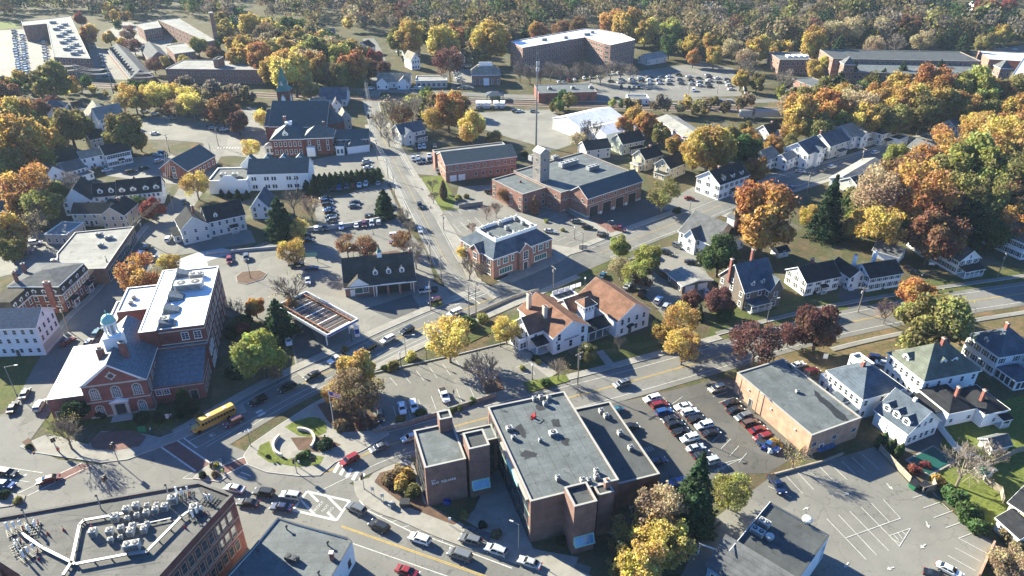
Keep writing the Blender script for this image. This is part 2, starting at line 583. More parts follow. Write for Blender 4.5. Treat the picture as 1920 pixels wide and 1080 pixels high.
# ---------------------------------------------------------------- windows (meshes shared between alike windows)
_wm ={}
def window_mesh(w,h,trim,glass,split,one):
 key =(round(w,2),round(h,2),trim,glass,split,one)
 if key in _wm:
  return _wm[key]
 f =.13 if w <2 else .16
 fr = MB()
 fr.box(-w /2- f,-w /2,-.09,0,-f,h + f,trim).box(w /2,w /2+ f,-.09,0,-f,h + f,trim)
 fr.box(-w /2,w /2,-.09,0,h,h + f,trim).box(-w /2- f -.06,w /2+ f +.06,-.16,0,-f -.06,-.001,trim)
 nx,nz = split
 for i in range(1,nx):
  x =-w /2+ w * i / nx
  fr.box(x -.035,x +.035,-.06,0,0,h,trim)
 for i in range(1,nz):
  z = h * i / nz
  fr.box(-w /2,w /2,-.055,0,z -.03,z +.03,trim)
 pane = MB().face([(-w /2,-.03,0),(w /2,-.03,0),(w /2,-.03,h),(-w /2,-.03,h)],glass)
 if one:
  fr.face([(-w /2,-.03,0),(w /2,-.03,0),(w /2,-.03,h),(-w /2,-.03,h)],glass)
  r =(fr.mesh('window'),None)
 else:
  r =(fr.mesh('window'),pane.mesh('pane'))
 _wm[key]= r
 return r
def shutter_mesh(h,mat):
 key =('sh',round(h,2),mat)
 if key not in _wm:
  mb = MB().box(-.2,.2,-.07,0,0,h,mat)
  for i in range(3):
   mb.box(-.15,.15,-.09,-.07,h *(.08+ i *.3),h *(.3+ i *.3),mat)
  _wm[key]= mb.mesh('shutter')
 return _wm[key]
SIDES ={'F':(0,(0,-1)),'R':(90,(1,0)),'B':(180,(0,1)),'L':(-90,(-1,0))}

class Bld:
 """a building: an Empty at its base, local x along the photo points A->B taken at height z"""
 def __init__(s,name,label,cat,A,B,z,group=None,flat=False,far=False):
  a,b = G(A,z),G(B,z)
  d =(b - a).to_2d()
  s.L = d.length
  s.rz = math.atan2(d.y,d.x)
  s.org = Vector((a.x,a.y,0))
  s.o = empty(name,label,cat,s.org,s.rz,group)
  s.inv = Matrix.Rotation(-s.rz,2)
  s.far = far
 def l(s,p,z=0):
  """photo point at height z -> local x, y"""
  q = G(p,z)
  return s.inv @(q - s.org).to_2d()
 def faces_cam(s,side,x,y):
  n = Vector(SIDES[side][1]); n.rotate(Matrix.Rotation(s.rz,2))
  c = Vector((x,y)); c.rotate(Matrix.Rotation(s.rz,2))
  v =-(c + s.org.to_2d())
  return n.dot(v.normalized())>-.12
 def block(s,x0,x1,y0,y1,h,roof='x',rise=2.5,wm='clap_white',rm='shingle_black',z0=0,over=.4,trim='trim_white',parapet=.5,inset=.3,hipr=None):
  B = dict(x0=x0,x1=x1,y0=y0,y1=y1,h=h,z0=z0,roof=roof,rise=rise)
  cx,cy =(x0 + x1)/2,(y0 + y1)/2
  w = MB()
  if roof in 'xy':
   w.box(x0,x1,y0,y1,z0 -(.3 if z0 ==0 else 0),h,wm)
   if roof =='x':
    for x in (x0,x1):
     t =[(x,y0,h),(x,y1,h),(x,cy,h + rise -.02)]
     w.face(t if x == x1 else t[::-1],wm)
   else:
    for y in (y0,y1):
     t =[(x0,y,h),(x1,y,h),(cx,y,h + rise -.02)]
     w.face(t if y == y0 else t[::-1],wm)
  else:
   w.box(x0,x1,y0,y1,z0 -(.3 if z0 ==0 else 0),h,wm)
  w.build('wall',s.o)
  r,tr = MB(),MB()
  th =.16
  if roof in 'xy':
   ax = roof
   half =(y1 - y0)/2 if ax =='x' else (x1 - x0)/2
   sl = rise / half
   dz = over * sl
   def pt(u,v,z):        # u along the ridge, v across
    return (u,v,z) if ax =='x' else (v,u,z)
   u0,u1 =(x0 - over,x1 + over) if ax =='x' else (y0 - over,y1 + over)
   v0,v1 =(y0,y1) if ax =='x' else (x0,x1)
   vm =(v0 + v1)/2
   for ve,sg in ((v0 - over,-1),(v1 + over,1)):
    ze,zr = h - dz,h + rise
    lo =[pt(u0,ve,ze),pt(u1,ve,ze),pt(u1,vm,zr),pt(u0,vm,zr)]
    hi =[(p[0],p[1],p[2]+ th) for p in lo]
    if (sg <0)!=(ax =='x'):
     lo,hi = lo[::-1],hi[::-1]
    r.hull(lo,hi,rm)
    f0,f1 = sorted((ve,ve + sg *.05))
    if ax =='x':
     tr.box(u0,u1,f0,f1,ze -.14,ze + th -.02,trim)
    else:
     tr.box(f0,f1,u0,u1,ze -.14,ze + th -.02,trim)
    for uu,su in ((u0,-1),(u1,1)):
     a =[pt(uu,ve,ze -.14),pt(uu,vm,zr -.14),pt(uu,vm,zr + th -.02),pt(uu,ve,ze + th -.02)]
     b =[pt(uu + su *.05,q[1] if ax =='x' else q[0],q[2]) for q in a]
     tr.hull(a,b,trim)
   r.build('roof',s.o)
   if trim: tr.build('fascia',s.o)
  elif roof in ('hip','mansard'):
   e = over
   ix = hipr if hipr is not None else min(x1 - x0,y1 - y0)/2
   X0,X1,Y0,Y1 = x0 - e,x1 + e,y0 - e,y1 + e
   iy = ix if roof =='mansard' else (Y1 - Y0)/2
   if roof =='hip' and (X1 - X0)<(Y1 - Y0):
    ix2,iy2 =(X1 - X0)/2,(hipr if hipr is not None else (X1 - X0)/2)
   else:
    ix2,iy2 = ix,iy
   k =.02
   lo =[(X0,Y0,h -.02),(X1,Y0,h -.02),(X1,Y1,h -.02),(X0,Y1,h -.02)]
   hi =[(X0 + ix2 - k,Y0 + iy2 - k,h + rise),(X1 - ix2 + k,Y0 + iy2 - k,h + rise),(X1 - ix2 + k,Y1 - iy2 + k,h + rise),(X0 + ix2 - k,Y1 - iy2 + k,h + rise)]
   r.hull(lo,hi,rm)
   r.build('roof',s.o)
   if trim:
    for a,b2,c,d in ((X0,X1,Y0 -.05,Y0),(X0,X1,Y1,Y1 +.05),(X0 -.05,X0,Y0,Y1),(X1,X1 +.05,Y0,Y1)):
     tr.box(a,b2,c,d,h -.25,h +.06,trim)
    tr.build('fascia',s.o)
  elif roof =='flat':
   r.box(x0 + inset,x1 - inset,y0 + inset,y1 - inset,h,h +.06,rm)
   r.build('roof',s.o)
   if parapet:
    for a,b2,c,d in ((x0,x1,y0,y0 + inset),(x0,x1,y1 - inset,y1),(x0,x0 + inset,y0 + inset,y1 - inset),(x1 - inset,x1,y0 + inset,y1 - inset)):
     tr.box(a,b2,c,d,h,h + parapet,wm)
    tr.build('parapet',s.o)
    cp = MB()
    e =.06
    for a,b2,c,d in ((x0 - e,x1 + e,y0 - e,y0 + inset + e),(x0 - e,x1 + e,y1 - inset - e,y1 + e),(x0 - e,x0 + inset + e,y0 + inset + e,y1 - inset - e),(x1 - inset - e,x1 + e,y0 + inset + e,y1 - inset - e)):
     cp.box(a,b2,c,d,h + parapet,h + parapet +.1,trim)
    cp.build('coping',s.o)
  elif roof =='shed':        # falls towards the front
   e = over
   lo =[(x0 - e,y0 - e,h -.05),(x1 + e,y0 - e,h -.05),(x1 + e,y1,h + rise),(x0 - e,y1,h + rise)]
   r.hull(lo,[(p[0],p[1],p[2]+ th) for p in lo],rm)
   r.build('roof',s.o)
   gb = MB()
   for x,sg in ((x0,1),(x1,-1)):
    t =[(x,y0,h),(x,y1,h),(x,y1,h + rise -.02)]
    gb.face(t if sg <0 else t[::-1],wm)
   gb.face([(x1,y1,h),(x0,y1,h),(x0,y1,h + rise -.02),(x1,y1,h + rise -.02)],wm)
   gb.build('gable_wall',s.o)
  return B
 def place(s,B,side,u,z):
  rot,n = SIDES[side]
  if side =='F': return (B['x0']+ u,B['y0'],z),0
  if side =='B': return (B['x1']- u,B['y1'],z),math.pi
  if side =='R': return (B['x1'],B['y0']+ u,z),math.pi /2
  return (B['x0'],B['y1']- u,z),-math.pi /2
 def width(s,B,side):
  return B['x1']- B['x0'] if side in 'FB' else B['y1']- B['y0']
 def win(s,B,side,n,zs,w=.95,h=1.55,m=.9,trim='trim_white',glass='glass',split=(1,2),shut=None,skip=(),u0=None,u1=None,name='window'):
  W = s.width(B,side)
  a,b =(m + w /2 if u0 is None else u0),(W - m - w /2 if u1 is None else u1)
  for z in zs:
   for i in range(n):
    if i in skip:
     continue
    u =(a + b)/2 if n ==1 else a +(b - a)* i /(n -1)
    loc,rz = s.place(B,side,u,z)
    if not s.faces_cam(side,loc[0],loc[1]):
     return
    fm,pm = window_mesh(w,h,trim,glass,split,s.far)
    o = obj(name,fm,s.o,loc,rz)
    if pm:
     obj('pane',pm,o)
    if shut:
     for q in (-1,1):
      obj('shutter',shutter_mesh(h,shut),o,(q *(w /2+.34),0,0))
 def door(s,B,side,u,w=1.1,h=2.2,mat='trim_dark',trim='trim_white',name='door',z=0.1):
  loc,rz = s.place(B,side,u,z)
  if not s.faces_cam(side,loc[0],loc[1]):
   return
  o = MB().box(-w /2-.14,-w /2,-.1,0,0,h +.14,trim).box(w /2,w /2+.14,-.1,0,0,h +.14,trim).box(-w /2,w /2,-.1,0,h,h +.14,trim).build(name,s.o)
  o.location = loc; o.rotation_euler[2]= rz
  k = MB().box(-w /2,w /2,-.05,0,0,h,mat)
  for i in range(2):
   k.box(-w *.36,w *.36,-.065,-.05,h *(.08+.47* i),h *(.45+.47* i),mat)
  k.build('door_leaf',o)
 def garage(s,B,side,u,w=2.7,h=2.4,mat='trim_white',frame='trim_white',name='garage_door'):
  loc,rz = s.place(B,side,u,.05)
  if not s.faces_cam(side,loc[0],loc[1]):
   return
  mb = MB()
  for i in range(4):
   mb.box(-w /2,w /2,-.07,0,h * i /4+.015,h *(i +1)/4-.015,mat)
  mb.box(-w /2-.15,-w /2,-.1,0,0,h +.15,frame).box(w /2,w /2+.15,-.1,0,0,h +.15,frame).box(-w /2,w /2,-.1,0,h,h +.15,frame)
  o = mb.build(name,s.o); o.location = loc; o.rotation_euler[2]= rz
 def chimney(s,x,y,z0,z1,w=.8,d=.8,mat='brick_red',cap='trim_stone'):
  o = MB().box(x - w /2,x + w /2,y - d /2,y + d /2,z0,z1,mat).build('chimney',s.o)
  MB().box(x - w /2-.1,x + w /2+.1,y - d /2-.1,y + d /2+.1,z1,z1 +.15,cap).box(x - w /4,x + w /4,y - d /4,y + d /4,z1 +.15,z1 +.4,'steel_rust').build('chimney_cap',o)
 def dormer(s,B,side,u,w=1.5,h=1.3,inset=.9,wm='trim_white',rm=None,rise=.7,trim='trim_white',glass='glass',shed=False,dep=None):
  """gabled dormer on a roof slope over the given side"""
  W = s.width(B,side)
  across =(B['y1']- B['y0'])/2 if side in 'FB' else (B['x1']- B['x0'])/2
  sl = B['rise']/ across
  zf = B['h']+ inset * sl -.1
  dep = dep or min(across - inset +.3,(h + rise)/ sl +.2)
  loc,rz = s.place(B,side,u,0)
  rm = rm or 'shingle_black'
  o = MB()
  o.box(-w /2,w /2,inset,inset + dep,zf,zf + h,wm)
  o.face([(-w /2,inset,zf + h),(w /2,inset,zf + h),(0,inset,zf + h + rise)],wm)
  o = o.build('dormer',s.o); o.location = loc; o.rotation_euler[2]= rz
  e,r =.18,MB()
  for q in (-1,1):
   lo =[(q *(w /2+ e),inset - e,zf + h - e * rise /(w /2)),(0,inset - e,zf + h + rise),(0,inset + dep,zf + h + rise),(q *(w /2+ e),inset + dep,zf + h - e * rise /(w /2))]
   if q >0: lo = lo[::-1]
   lo = lo[::-1]
   r.hull(lo,[(p[0],p[1],p[2]+.09) for p in lo],rm)
  r.build('dormer_roof',o)
  fm,pm = window_mesh(w *.5,h *.72,trim,glass,(1,2),True)
  obj('window',fm,o,(0,inset,zf + h *.16))
 def porch(s,B,side,u0,u1,dep,h=2.8,rm='shingle_black',posts=4,rise=.5,rail=True,col='trim_white',floor='trim_grey'):
  loc,rz = s.place(B,side,0,0)
  lo =[(u0 -.2,-dep -.25,h),(u1 +.2,-dep -.25,h),(u1 +.2,0,h + rise),(u0 -.2,0,h + rise)]
  o = MB().hull(lo,[(p[0],p[1],p[2]+.14) for p in lo],rm).build('porch_roof',s.o); o.location = loc; o.rotation_euler[2]= rz
  MB().box(u0 -.15,u1 +.15,-dep -.2,-dep +.05,h -.3,h -.01,col).build('porch_beam',o)
  f = MB().box(u0,u1,-dep,-.01,-.2,.45,floor).build('porch_floor',s.o); f.location = loc; f.rotation_euler[2]= rz
  for i in range(posts):
   x = u0 +.1+(u1 - u0 -.2)* i / max(1,posts -1)
   p = MB().box(x -.09,x +.09,-dep +.0,-dep +.18,.45,h -.3,col).build('porch_post',s.o); p.location = loc; p.rotation_euler[2]= rz
  if rail:
   rb = MB()
   rb.box(u0,u1,-dep +.06,-dep +.12,1.25,1.33,col).box(u0,u1,-dep +.06,-dep +.12,.6,.66,col)
   n = int((u1 - u0)/.35)
   for i in range(n):
    x = u0 +(u1 - u0)*(i +.5)/ n
    rb.box(x -.03,x +.03,-dep +.07,-dep +.11,.66,1.25,col)
   rb = rb.build('porch_railing',s.o); rb.location = loc; rb.rotation_euler[2]= rz
 def band(s,B,z,h=.25,mat='trim_stone',name='stone_band',d=.05,sides='FRL'):
  mb = MB()
  x0,x1,y0,y1 = B['x0'],B['x1'],B['y0'],B['y1']
  if 'F' in sides: mb.box(x0 - d,x1 + d,y0 - d,y0,z,z + h,mat)
  if 'R' in sides: mb.box(x1,x1 + d,y0,y1,z,z + h,mat)
  if 'L' in sides: mb.box(x0 - d,x0,y0,y1,z,z + h,mat)
  mb.build(name,s.o)
 def part(s,mb,name,loc=None,rz=None,parent=None,bevel=0):
  o = mb.build(name,parent or s.o,bevel)
  if loc is not None: o.location = loc
  if rz is not None: o.rotation_euler[2]= rz
  return o
 def unit(s,x,y,z,w,d,h,label,group,mat='hvac',name='rooftop_unit',rz=0):
  """an air handler standing on this roof: a thing of its own"""
  p = Vector((x,y)); p.rotate(Matrix.Rotation(s.rz,2))
  return roof_unit((p.x + s.org.x,p.y + s.org.y,z),s.rz + rz,w,d,h,label,group,mat,name)
_um ={}
def roof_unit(loc,rz,w,d,h,label,group=None,mat='hvac',name='rooftop_unit',fans=None):
 o = empty(name,label,'air conditioner',loc,rz,group)
 key =(round(w,1),round(d,1),round(h,1),mat)
 if key not in _um:
  a = MB().box(-w /2,w /2,-d /2,d /2,.12,h,mat)
  for q in (-1,1):
   a.box(q * w *.35-.06,q * w *.35+.06,-d /2,d /2,0,.12,'steel_dark')
  n = max(1,round(w / max(d,.8)))
  fm = MB()
  for i in range(n):
   cx =-w /2+ w *(i +.5)/ n
   r = min(w / n,d)*.36
   fm.lathe([(r,h),(r,h +.09),(r *.9,h +.1)],'hvac_dark',12,(cx,0))
   fm.lathe([(r *.35,h +.1),(r *.3,h +.13)],mat,8,(cx,0))
  lv = MB()
  for i in range(4):
   z = h *(.2+.17* i)
   lv.box(-w *.42,w *.42,-d /2-.02,-d /2,z,z + h *.1,'hvac_dark')
  _um[key]=(a.mesh('casing',.03),fm.mesh('fan_grille'),lv.mesh('louvre'))
 for nme,me in zip(('casing','fan_grille','louvre'),_um[key]):
  obj(nme,me,o)
 return o
def poly_block(name,label,cat,px,z,wm,rm,parapet=.6,trim='coping',inset=.35,group=None):
 """flat-roofed building over an irregular plan traced at roof height z"""
 P = ccw([G(p,z).to_2d() for p in px])
 c = sum(P,Vector((0,0)))/ len(P)
 o = empty(name,label,cat,(c.x,c.y,0),0,group)
 L =[p - c for p in P]
 MB().prism(L,-.3,z,wm).build('wall',o)
 n = len(L)
 inn =[]
 for i in range(n):
  a,b,d = L[i -1],L[i],L[(i +1)% n]
  e1,e2 =(b - a).normalized(),(d - b).normalized()
  n1,n2 = Vector((-e1.y,e1.x)),Vector((-e2.y,e2.x))
  k =(n1 + n2)
  k = k / max(.3,k.dot(n1)) if k.length >.01 else n1
  inn.append(b + k * inset)
 MB().prism(inn,z,z +.05,rm).build('roof',o)
 if parapet:
  pa,cp = MB(),MB()
  for i in range(n):
   j =(i +1)% n
   q =[L[i],L[j],inn[j],inn[i]]
   pa.hull([(v.x,v.y,z) for v in q],[(v.x,v.y,z + parapet) for v in q],wm)
   cp.hull([(v.x,v.y,z + parapet) for v in q],[(v.x,v.y,z + parapet +.1) for v in q],trim)
  pa.build('parapet',o); cp.build('coping',o)
 return o,L
def wall_windows(o,a,b,n,zs,w,h,trim='trim_stone',glass='glass',split=(1,2),m=1.5,one=False):
 """windows along one straight wall of a traced building; a->b runs left to right seen from outside"""
 d =(b - a); W = d.length; d = d.normalized()
 rz = math.atan2(d.y,d.x)
 fm,pm = window_mesh(w,h,trim,glass,split,one)
 for z in zs:
  for i in range(n):
   u = W /2 if n ==1 else m +(W -2* m)* i /(n -1)
   q = a + d * u
   k = obj('window',fm,o,(q.x,q.y,z),rz)
   if pm: obj('pane',pm,k)
def text_obj(name,body,size,mat,parent,loc,rot,extrude=.03):
 """lettering turned into a mesh"""
 cu = bpy.data.curves.new(name,'FONT')
 cu.body = body; cu.size = size; cu.extrude = extrude; cu.align_x ='CENTER'; cu.align_y ='CENTER'
 t = bpy.data.objects.new('tmp',cu)
 COL.objects.link(t)
 me = bpy.data.meshes.new_from_object(t.evaluated_get(bpy.context.evaluated_depsgraph_get()))
 bpy.data.objects.remove(t)
 me.materials.clear(); me.materials.append(MATS[mat])
 o = obj(name,me,parent,loc)
 o.rotation_euler = rot
 return o
# ---------------------------------------------------------------- vehicles
CARCOL ={'white':(.74,.74,.73),'silver':(.42,.44,.45),'grey':(.13,.14,.15),'black':(.012,.013,.015),'red':(.22,.018,.02),'maroon':(.12,.02,.03),
   'blue':(.025,.085,.25),'navy':(.012,.025,.08),'teal':(.04,.12,.15),'beige':(.42,.37,.28),'green':(.03,.08,.05),'brown':(.12,.07,.05)}
def car_parts(kind):
 """meshes of one kind of car, nose towards +x, wheels on z=0"""
 if kind =='sedan':
  prof =[(-2.28,.34),(-2.36,.62),(-2.30,.92),(-1.55,1.0),(.95,.98),(2.0,.84),(2.33,.62),(2.28,.32)]
  gh =((-1.75,1.25,.84,.96),(-.95,.35,.62,1.44)); W =.91; wx =(-1.4,1.42); wr =.33
 elif kind =='suv':
  prof =[(-2.25,.42),(-2.33,.75),(-2.28,1.08),(-1.6,1.14),(.95,1.12),(2.05,1.0),(2.32,.75),(2.27,.4)]
  gh =((-2.24,1.30,.88,1.08),(-1.95,.45,.72,1.72)); W =.95; wx =(-1.38,1.4); wr =.37
 elif kind =='van':
  prof =[(-2.45,.4),(-2.52,.75),(-2.48,1.06),(-1.6,1.1),(1.4,1.08),(2.25,.95),(2.5,.7),(2.45,.38)]
  gh =((-2.46,1.85,.9,1.04),(-2.25,.85,.76,1.82)); W =.98; wx =(-1.55,1.55); wr =.36
 elif kind =='hatchback':
  prof =[(-1.98,.36),(-2.05,.66),(-2.0,.98),(-1.3,1.02),(.85,.99),(1.75,.86),(2.0,.64),(1.96,.34)]
  gh =((-1.95,1.12,.84,.97),(-1.5,.3,.64,1.5)); W =.89; wx =(-1.22,1.25); wr =.32
 else:   # pickup
  prof =[(-2.75,.52),(-2.8,.8),(-2.78,1.18),(-.75,1.2),(1.1,1.2),(2.45,1.14),(2.72,.85),(2.68,.48)]
  gh =((-.72,1.5,.92,1.16),(-.5,.72,.74,1.86)); W =1.0; wx =(-1.75,1.75); wr =.41
 b = MB()
 nose = lambda x: W *(1-.10* max(0,abs(x)-1.6))
 lo =[(x,-nose(x),z) for x,z in prof]
 hi =[(x,nose(x),z) for x,z in prof]
 b.hull(hi,lo,'car_paint')
 (a0,a1,aw,az),(t0,t1,tw,tz)= gh
 bot =[(a0,-aw,az),(a1,-aw,az),(a1,aw,az),(a0,aw,az)]
 top =[(t0,-tw,tz),(t1,-tw,tz),(t1,tw,tz),(t0,tw,tz)]
 b.hull(bot,top,'car_paint')
 parts =[('body',None)]
 if kind =='pickup':
  parts.append(('cargo_bed',MB().box(-2.68,-.84,-.82,.82,1.215,1.235,'rubber').mesh('cargo_bed')))
 def quad(i,j,u0=.06,u1=.94,v0=.14,v1=.9,push=.02):
  A,B2,C,D = Vector(bot[i]),Vector(bot[j]),Vector(top[j]),Vector(top[i])
  P = lambda u,v:(A *(1- u)+ B2 * u)*(1- v)+(D *(1- u)+ C * u)* v
  n =(B2 - A).cross(D - A).normalized()* push
  return [P(u0,v0)+ n,P(u1,v0)+ n,P(u1,v1)+ n,P(u0,v1)+ n]
 wins =[('windscreen',quad(1,2)),('rear_window',quad(3,0))]
 me_body = b.mesh('body',.07,False)
 meshes =[('body',me_body)]+ parts[1:]
 for nme,q in wins:
  meshes.append((nme,MB().face(q,'glass_car').mesh(nme)))
 for i,j in ((0,1),(2,3)):
  cuts =((.05,.47),(.53,.95)) if kind != 'van' else ((.04,.32),(.36,.62),(.66,.95))
  for c0,c1 in cuts:
   meshes.append(('side_window',MB().face(quad(i,j,c0,c1),'glass_car').mesh('side_window')))
 fx,rx = prof[6][0]-.03,prof[1][0]+.04
 lz,tzz = prof[6][1]+.02,prof[2][1]-.16
 wheel =(MB().lathe([(wr *.9,-.11),(wr,-.07),(wr,.07),(wr *.9,.11)],'rubber',14).mesh('tyre',smooth=False),MB().lathe([(wr *.62,-.125),(wr *.58,.125)],'alloy',10).mesh('rim'))
 lights =[]
 for q in (-1,1):
  lights.append(('headlight',MB().box(fx -.12,fx +.06,q * W *.72-.2,q * W *.72+.2,lz,lz +.14,'lamp_clear').mesh('headlight')))
  lights.append(('taillight',MB().box(rx -.09,rx +.1,q * W *.76-.16,q * W *.76+.16,tzz,tzz +.16,'lamp_red').mesh('taillight')))
  if kind != 'hatchback':
   lights.append(('mirror',MB().box(a1 -.55,a1 -.32,q *(W +.02)-.1,q *(W +.02)+.1,az -.02,az +.14,'car_paint').mesh('mirror')))
 one = MB()
 for x0 in wx:
  for q in (-1,1):
   one.tube((x0,q *(W -.2),wr),(x0,q *(W +.01),wr),wr,wr,'rubber',10)
 return meshes,wheel,[(x,q *(W -.1),wr) for x in wx for q in (-1,1)],lights
CARS ={k: car_parts(k) for k in ('sedan','suv','van','hatchback','pickup')}
def far_mesh(kind):
 meshes,wheel,wl,lights = CARS[kind]
 bm = bmesh.new()
 mats =[]
 for nme,me in meshes:
  n0 = len(bm.faces)
  bm.from_mesh(me)
  bm.faces.ensure_lookup_table()
  mt = me.materials[0]
  if mt not in mats: mats.append(mt)
  for f in bm.faces[n0:]: f.material_index = mats.index(mt)
 mats.append(MATS['rubber'])
 for x,y,z in wl:
  r = bmesh.ops.create_cone(bm,cap_ends=True,segments=10,radius1=z,radius2=z,depth=.24,matrix=Matrix.Translation((x,y,z))@ Matrix.Rotation(math.pi /2,4,'X'))
  for f in {f for v in r['verts'] for f in v.link_faces}: f.material_index = len(mats)-1
 me = bpy.data.meshes.new('car_far')
 bm.to_mesh(me); bm.free()
 for m in mats: me.materials.append(m)
 return me
FAR ={k: far_mesh(k) for k in CARS}
NAMES ={'sedan': 'parked_sedan','suv': 'parked_suv','van': 'parked_minivan','hatchback': 'parked_hatchback','pickup': 'pickup_truck'}
WORD ={'sedan': 'sedan','suv': 'SUV','van': 'minivan','hatchback': 'hatchback','pickup': 'pickup truck'}
NCARS =[0]
def car_at(pos,rz,kind,col,label,group=None,z=.095,far=False,name=None):
 NCARS[0]+= 1
 c = CARCOL[col]
 j = random.uniform(.88,1.12)
 c = tuple(min(1,v * j) for v in c)+(1,)
 loc =(pos.x,pos.y,z)
 nm = name or NAMES[kind]
 if far:
  o = tag(obj(nm,FAR[kind],None,loc,rz),label,'car',group)
  o.color = c
  return o
 o = empty(nm,label,'car',loc,rz,group)
 meshes,wheel,wl,lights = CARS[kind]
 for nme,me in meshes + lights:
  k = obj(nme,me,o); k.color = c
 for p in wl:
  w = obj('wheel',wheel[0],o,p); w.rotation_euler =(R(90),0,0)
  obj('rim',wheel[1],w)
 return o
def car(p,head,kind,col,label,group=None,far=False,name=None):
 """p: photo point of the car's middle; head: photo point its nose points at"""
 a,b = G(p,.7),G(head,.7)
 d = b - a
 return car_at(a,math.atan2(d.y,d.x),kind,col,label,group,far=far,name=name)
ORD =['first','second','third','fourth','fifth','sixth','seventh','eighth','ninth','tenth','eleventh','twelfth','thirteenth','fourteenth','fifteenth','sixteenth','seventeenth']
def car_row(p0,p1,spec,head,where,group,far=False,ordinal=True,n=None):
 """cars side by side between photo points p0 and p1, noses towards photo point head (from p0); spec: 'col kind' list, '' leaves a bay empty"""
 a,b,h = G(p0,.7),G(p1,.7),G(head,.7)
 rz = math.atan2(h.y - a.y,h.x - a.x)
 m = len(spec)
 k =0
 for i,s in enumerate(spec):
  if not s: continue
  col,kind = s.split()
  p = a.lerp(b,i / max(1,m -1))
  w =f'{col} {WORD[kind]}'
  lab =f'{w}, {ORD[k]} of the row {where}' if ordinal and k <15 else f'{w} {where}'
  k += 1
  car_at(p,rz + random.uniform(-.04,.04)+(math.pi if random.random()<.25 else 0),kind,col,lab,group,far=far)
def rnd_specs(n,seed,empty=.0):
 rg = random.Random(seed)
 out =[]
 for i in range(n):
  if rg.random()< empty: out.append(''); continue
  out.append(rg.choice(['white','white','silver','silver','grey','grey','black','black','black','blue','red','navy'])+' '+ rg.choice(['sedan','suv','suv','suv','sedan','hatchback','van','pickup'] if i %5==0 else ['sedan','suv','suv']))
 return out

# ---------------------------------------------------------------- trees
RNG = np.random.default_rng(11)
def quads_mesh(name,C,U,V,tone,mat,hue=None):
 """leaf quads from centres C and half-axes U, V; tone = per-leaf colour variation"""
 n = len(C)
 v = np.empty((n,4,3),np.float32)
 v[:,0]= C - U - V; v[:,1]= C + U - V *.7; v[:,2]= C + U *.8+ V; v[:,3]= C - U + V
 me = bpy.data.meshes.new(name)
 me.vertices.add(n *4); me.loops.add(n *4); me.polygons.add(n)
 me.vertices.foreach_set('co',v.reshape(-1))
 me.loops.foreach_set('vertex_index',np.arange(n *4,dtype=np.int32))
 me.polygons.foreach_set('loop_start',np.arange(0,n *4,4,dtype=np.int32))
 me.materials.append(MATS[mat])
 def attr(nm,a):
  at = me.attributes.new(nm,'FLOAT_COLOR','FACE')
  at.data.foreach_set('color',np.c_[a,np.ones(n)].astype(np.float32).reshape(-1))
 attr('tone',tone)
 if hue is not None: attr('hue',hue)
 me.update(calc_edges=True)
 return me
def rand_dirs(n):
 d = RNG.normal(size=(n,3))
 return d / np.linalg.norm(d,axis=1,keepdims=True)
def leaf_axes(D,size,flat=.5):
 """leaf planes: random, pulled towards facing outward"""
 n = len(D)
 N = D * flat + rand_dirs(n)*(1- flat)
 N /= np.linalg.norm(N,axis=1,keepdims=True)
 A = np.cross(N,rand_dirs(n)); A /= np.linalg.norm(A,axis=1,keepdims=True)
 B = np.cross(N,A)
 s = size * RNG.uniform(.6,1.35,(n,1))
 return A * s,B * s * RNG.uniform(.6,1,(n,1))
def crown_points(n,nl,spread=.58,lobe=(.30,.48),zsq=.9,fill=.25,bottom=-.75):
 """points on the lobes of a unit crown centred on the origin"""
 L = rand_dirs(nl)* RNG.uniform(.35,1,(nl,1))** .5* spread
 L[:,2]= np.clip(L[:,2]* zsq,bottom *.6,1)
 rad = RNG.uniform(lobe[0],lobe[1],nl)
 w = rad ** 2; w /= w.sum()
 k = RNG.choice(nl,n *2,p=w)
 D = rand_dirs(n *2)
 rr = np.where(RNG.random(n *2)< fill,RNG.random(n *2)** .5,RNG.uniform(.82,1.06,n *2))
 rr = np.where(RNG.random(n *2)<.09,RNG.uniform(1.0,1.45,n *2),rr)
 P = L[k]+ D *(rad[k]* rr)[:,None]
 inside = np.zeros(len(P),bool)
 for i in range(nl):
  inside |=(np.linalg.norm(P - L[i],axis=1)< rad[i]*.72)&(k != i)
 sel = np.where(~inside &(P[:,2]> bottom))[0][:n]
 t = RNG.random(nl)
 return P[sel],D[sel],t[k[sel]],L,rad
def tone_of(lobe_t,P,n):
 return np.c_[np.clip(.5+(lobe_t -.5)*.7+ RNG.normal(0,.2,n),0,1),np.clip(.5+(lobe_t -.5)*.35+ RNG.normal(0,.2,n),0,1),RNG.random(n)]
def branches(mb,p,d,L,r,depth,mat,spread=.6,kids=3,n=4,up=.15,minr=.006):
 q = p + d * L
 mb.tube(p,q,r,r *.66,mat,n if r >.03 else 3)
 if depth ==0: return
 for i in range(kids):
  t =.45+.55*(i +1)/ kids
  s = Vector(rand_dirs(1)[0])
  nd2 =(d + s * spread + Vector((0,0,up))).normalized()
  branches(mb,p + d * L * t,nd2,L * random.uniform(.6,.82),max(minr,r *.55),depth -1,mat,spread,kids,n,up,minr)
def trunk_mesh(seed):
 random.seed(seed)
 mb = MB()
 mb.tube((0,0,-.3),(0,0,.55),.075,.06,'bark',7)
 for i in range(5):
  a = i *1.257+ random.random()
  d = Vector((math.cos(a)*.7,math.sin(a)*.7,random.uniform(.6,1.1))).normalized()
  branches(mb,Vector((0,0,.42+.04* i)),d,.5,.035,1,'bark',.5,3,5)
 mb.tube((0,0,.55),(.02,.01,1.35),.055,.02,'bark',6)
 return mb.mesh('trunk')
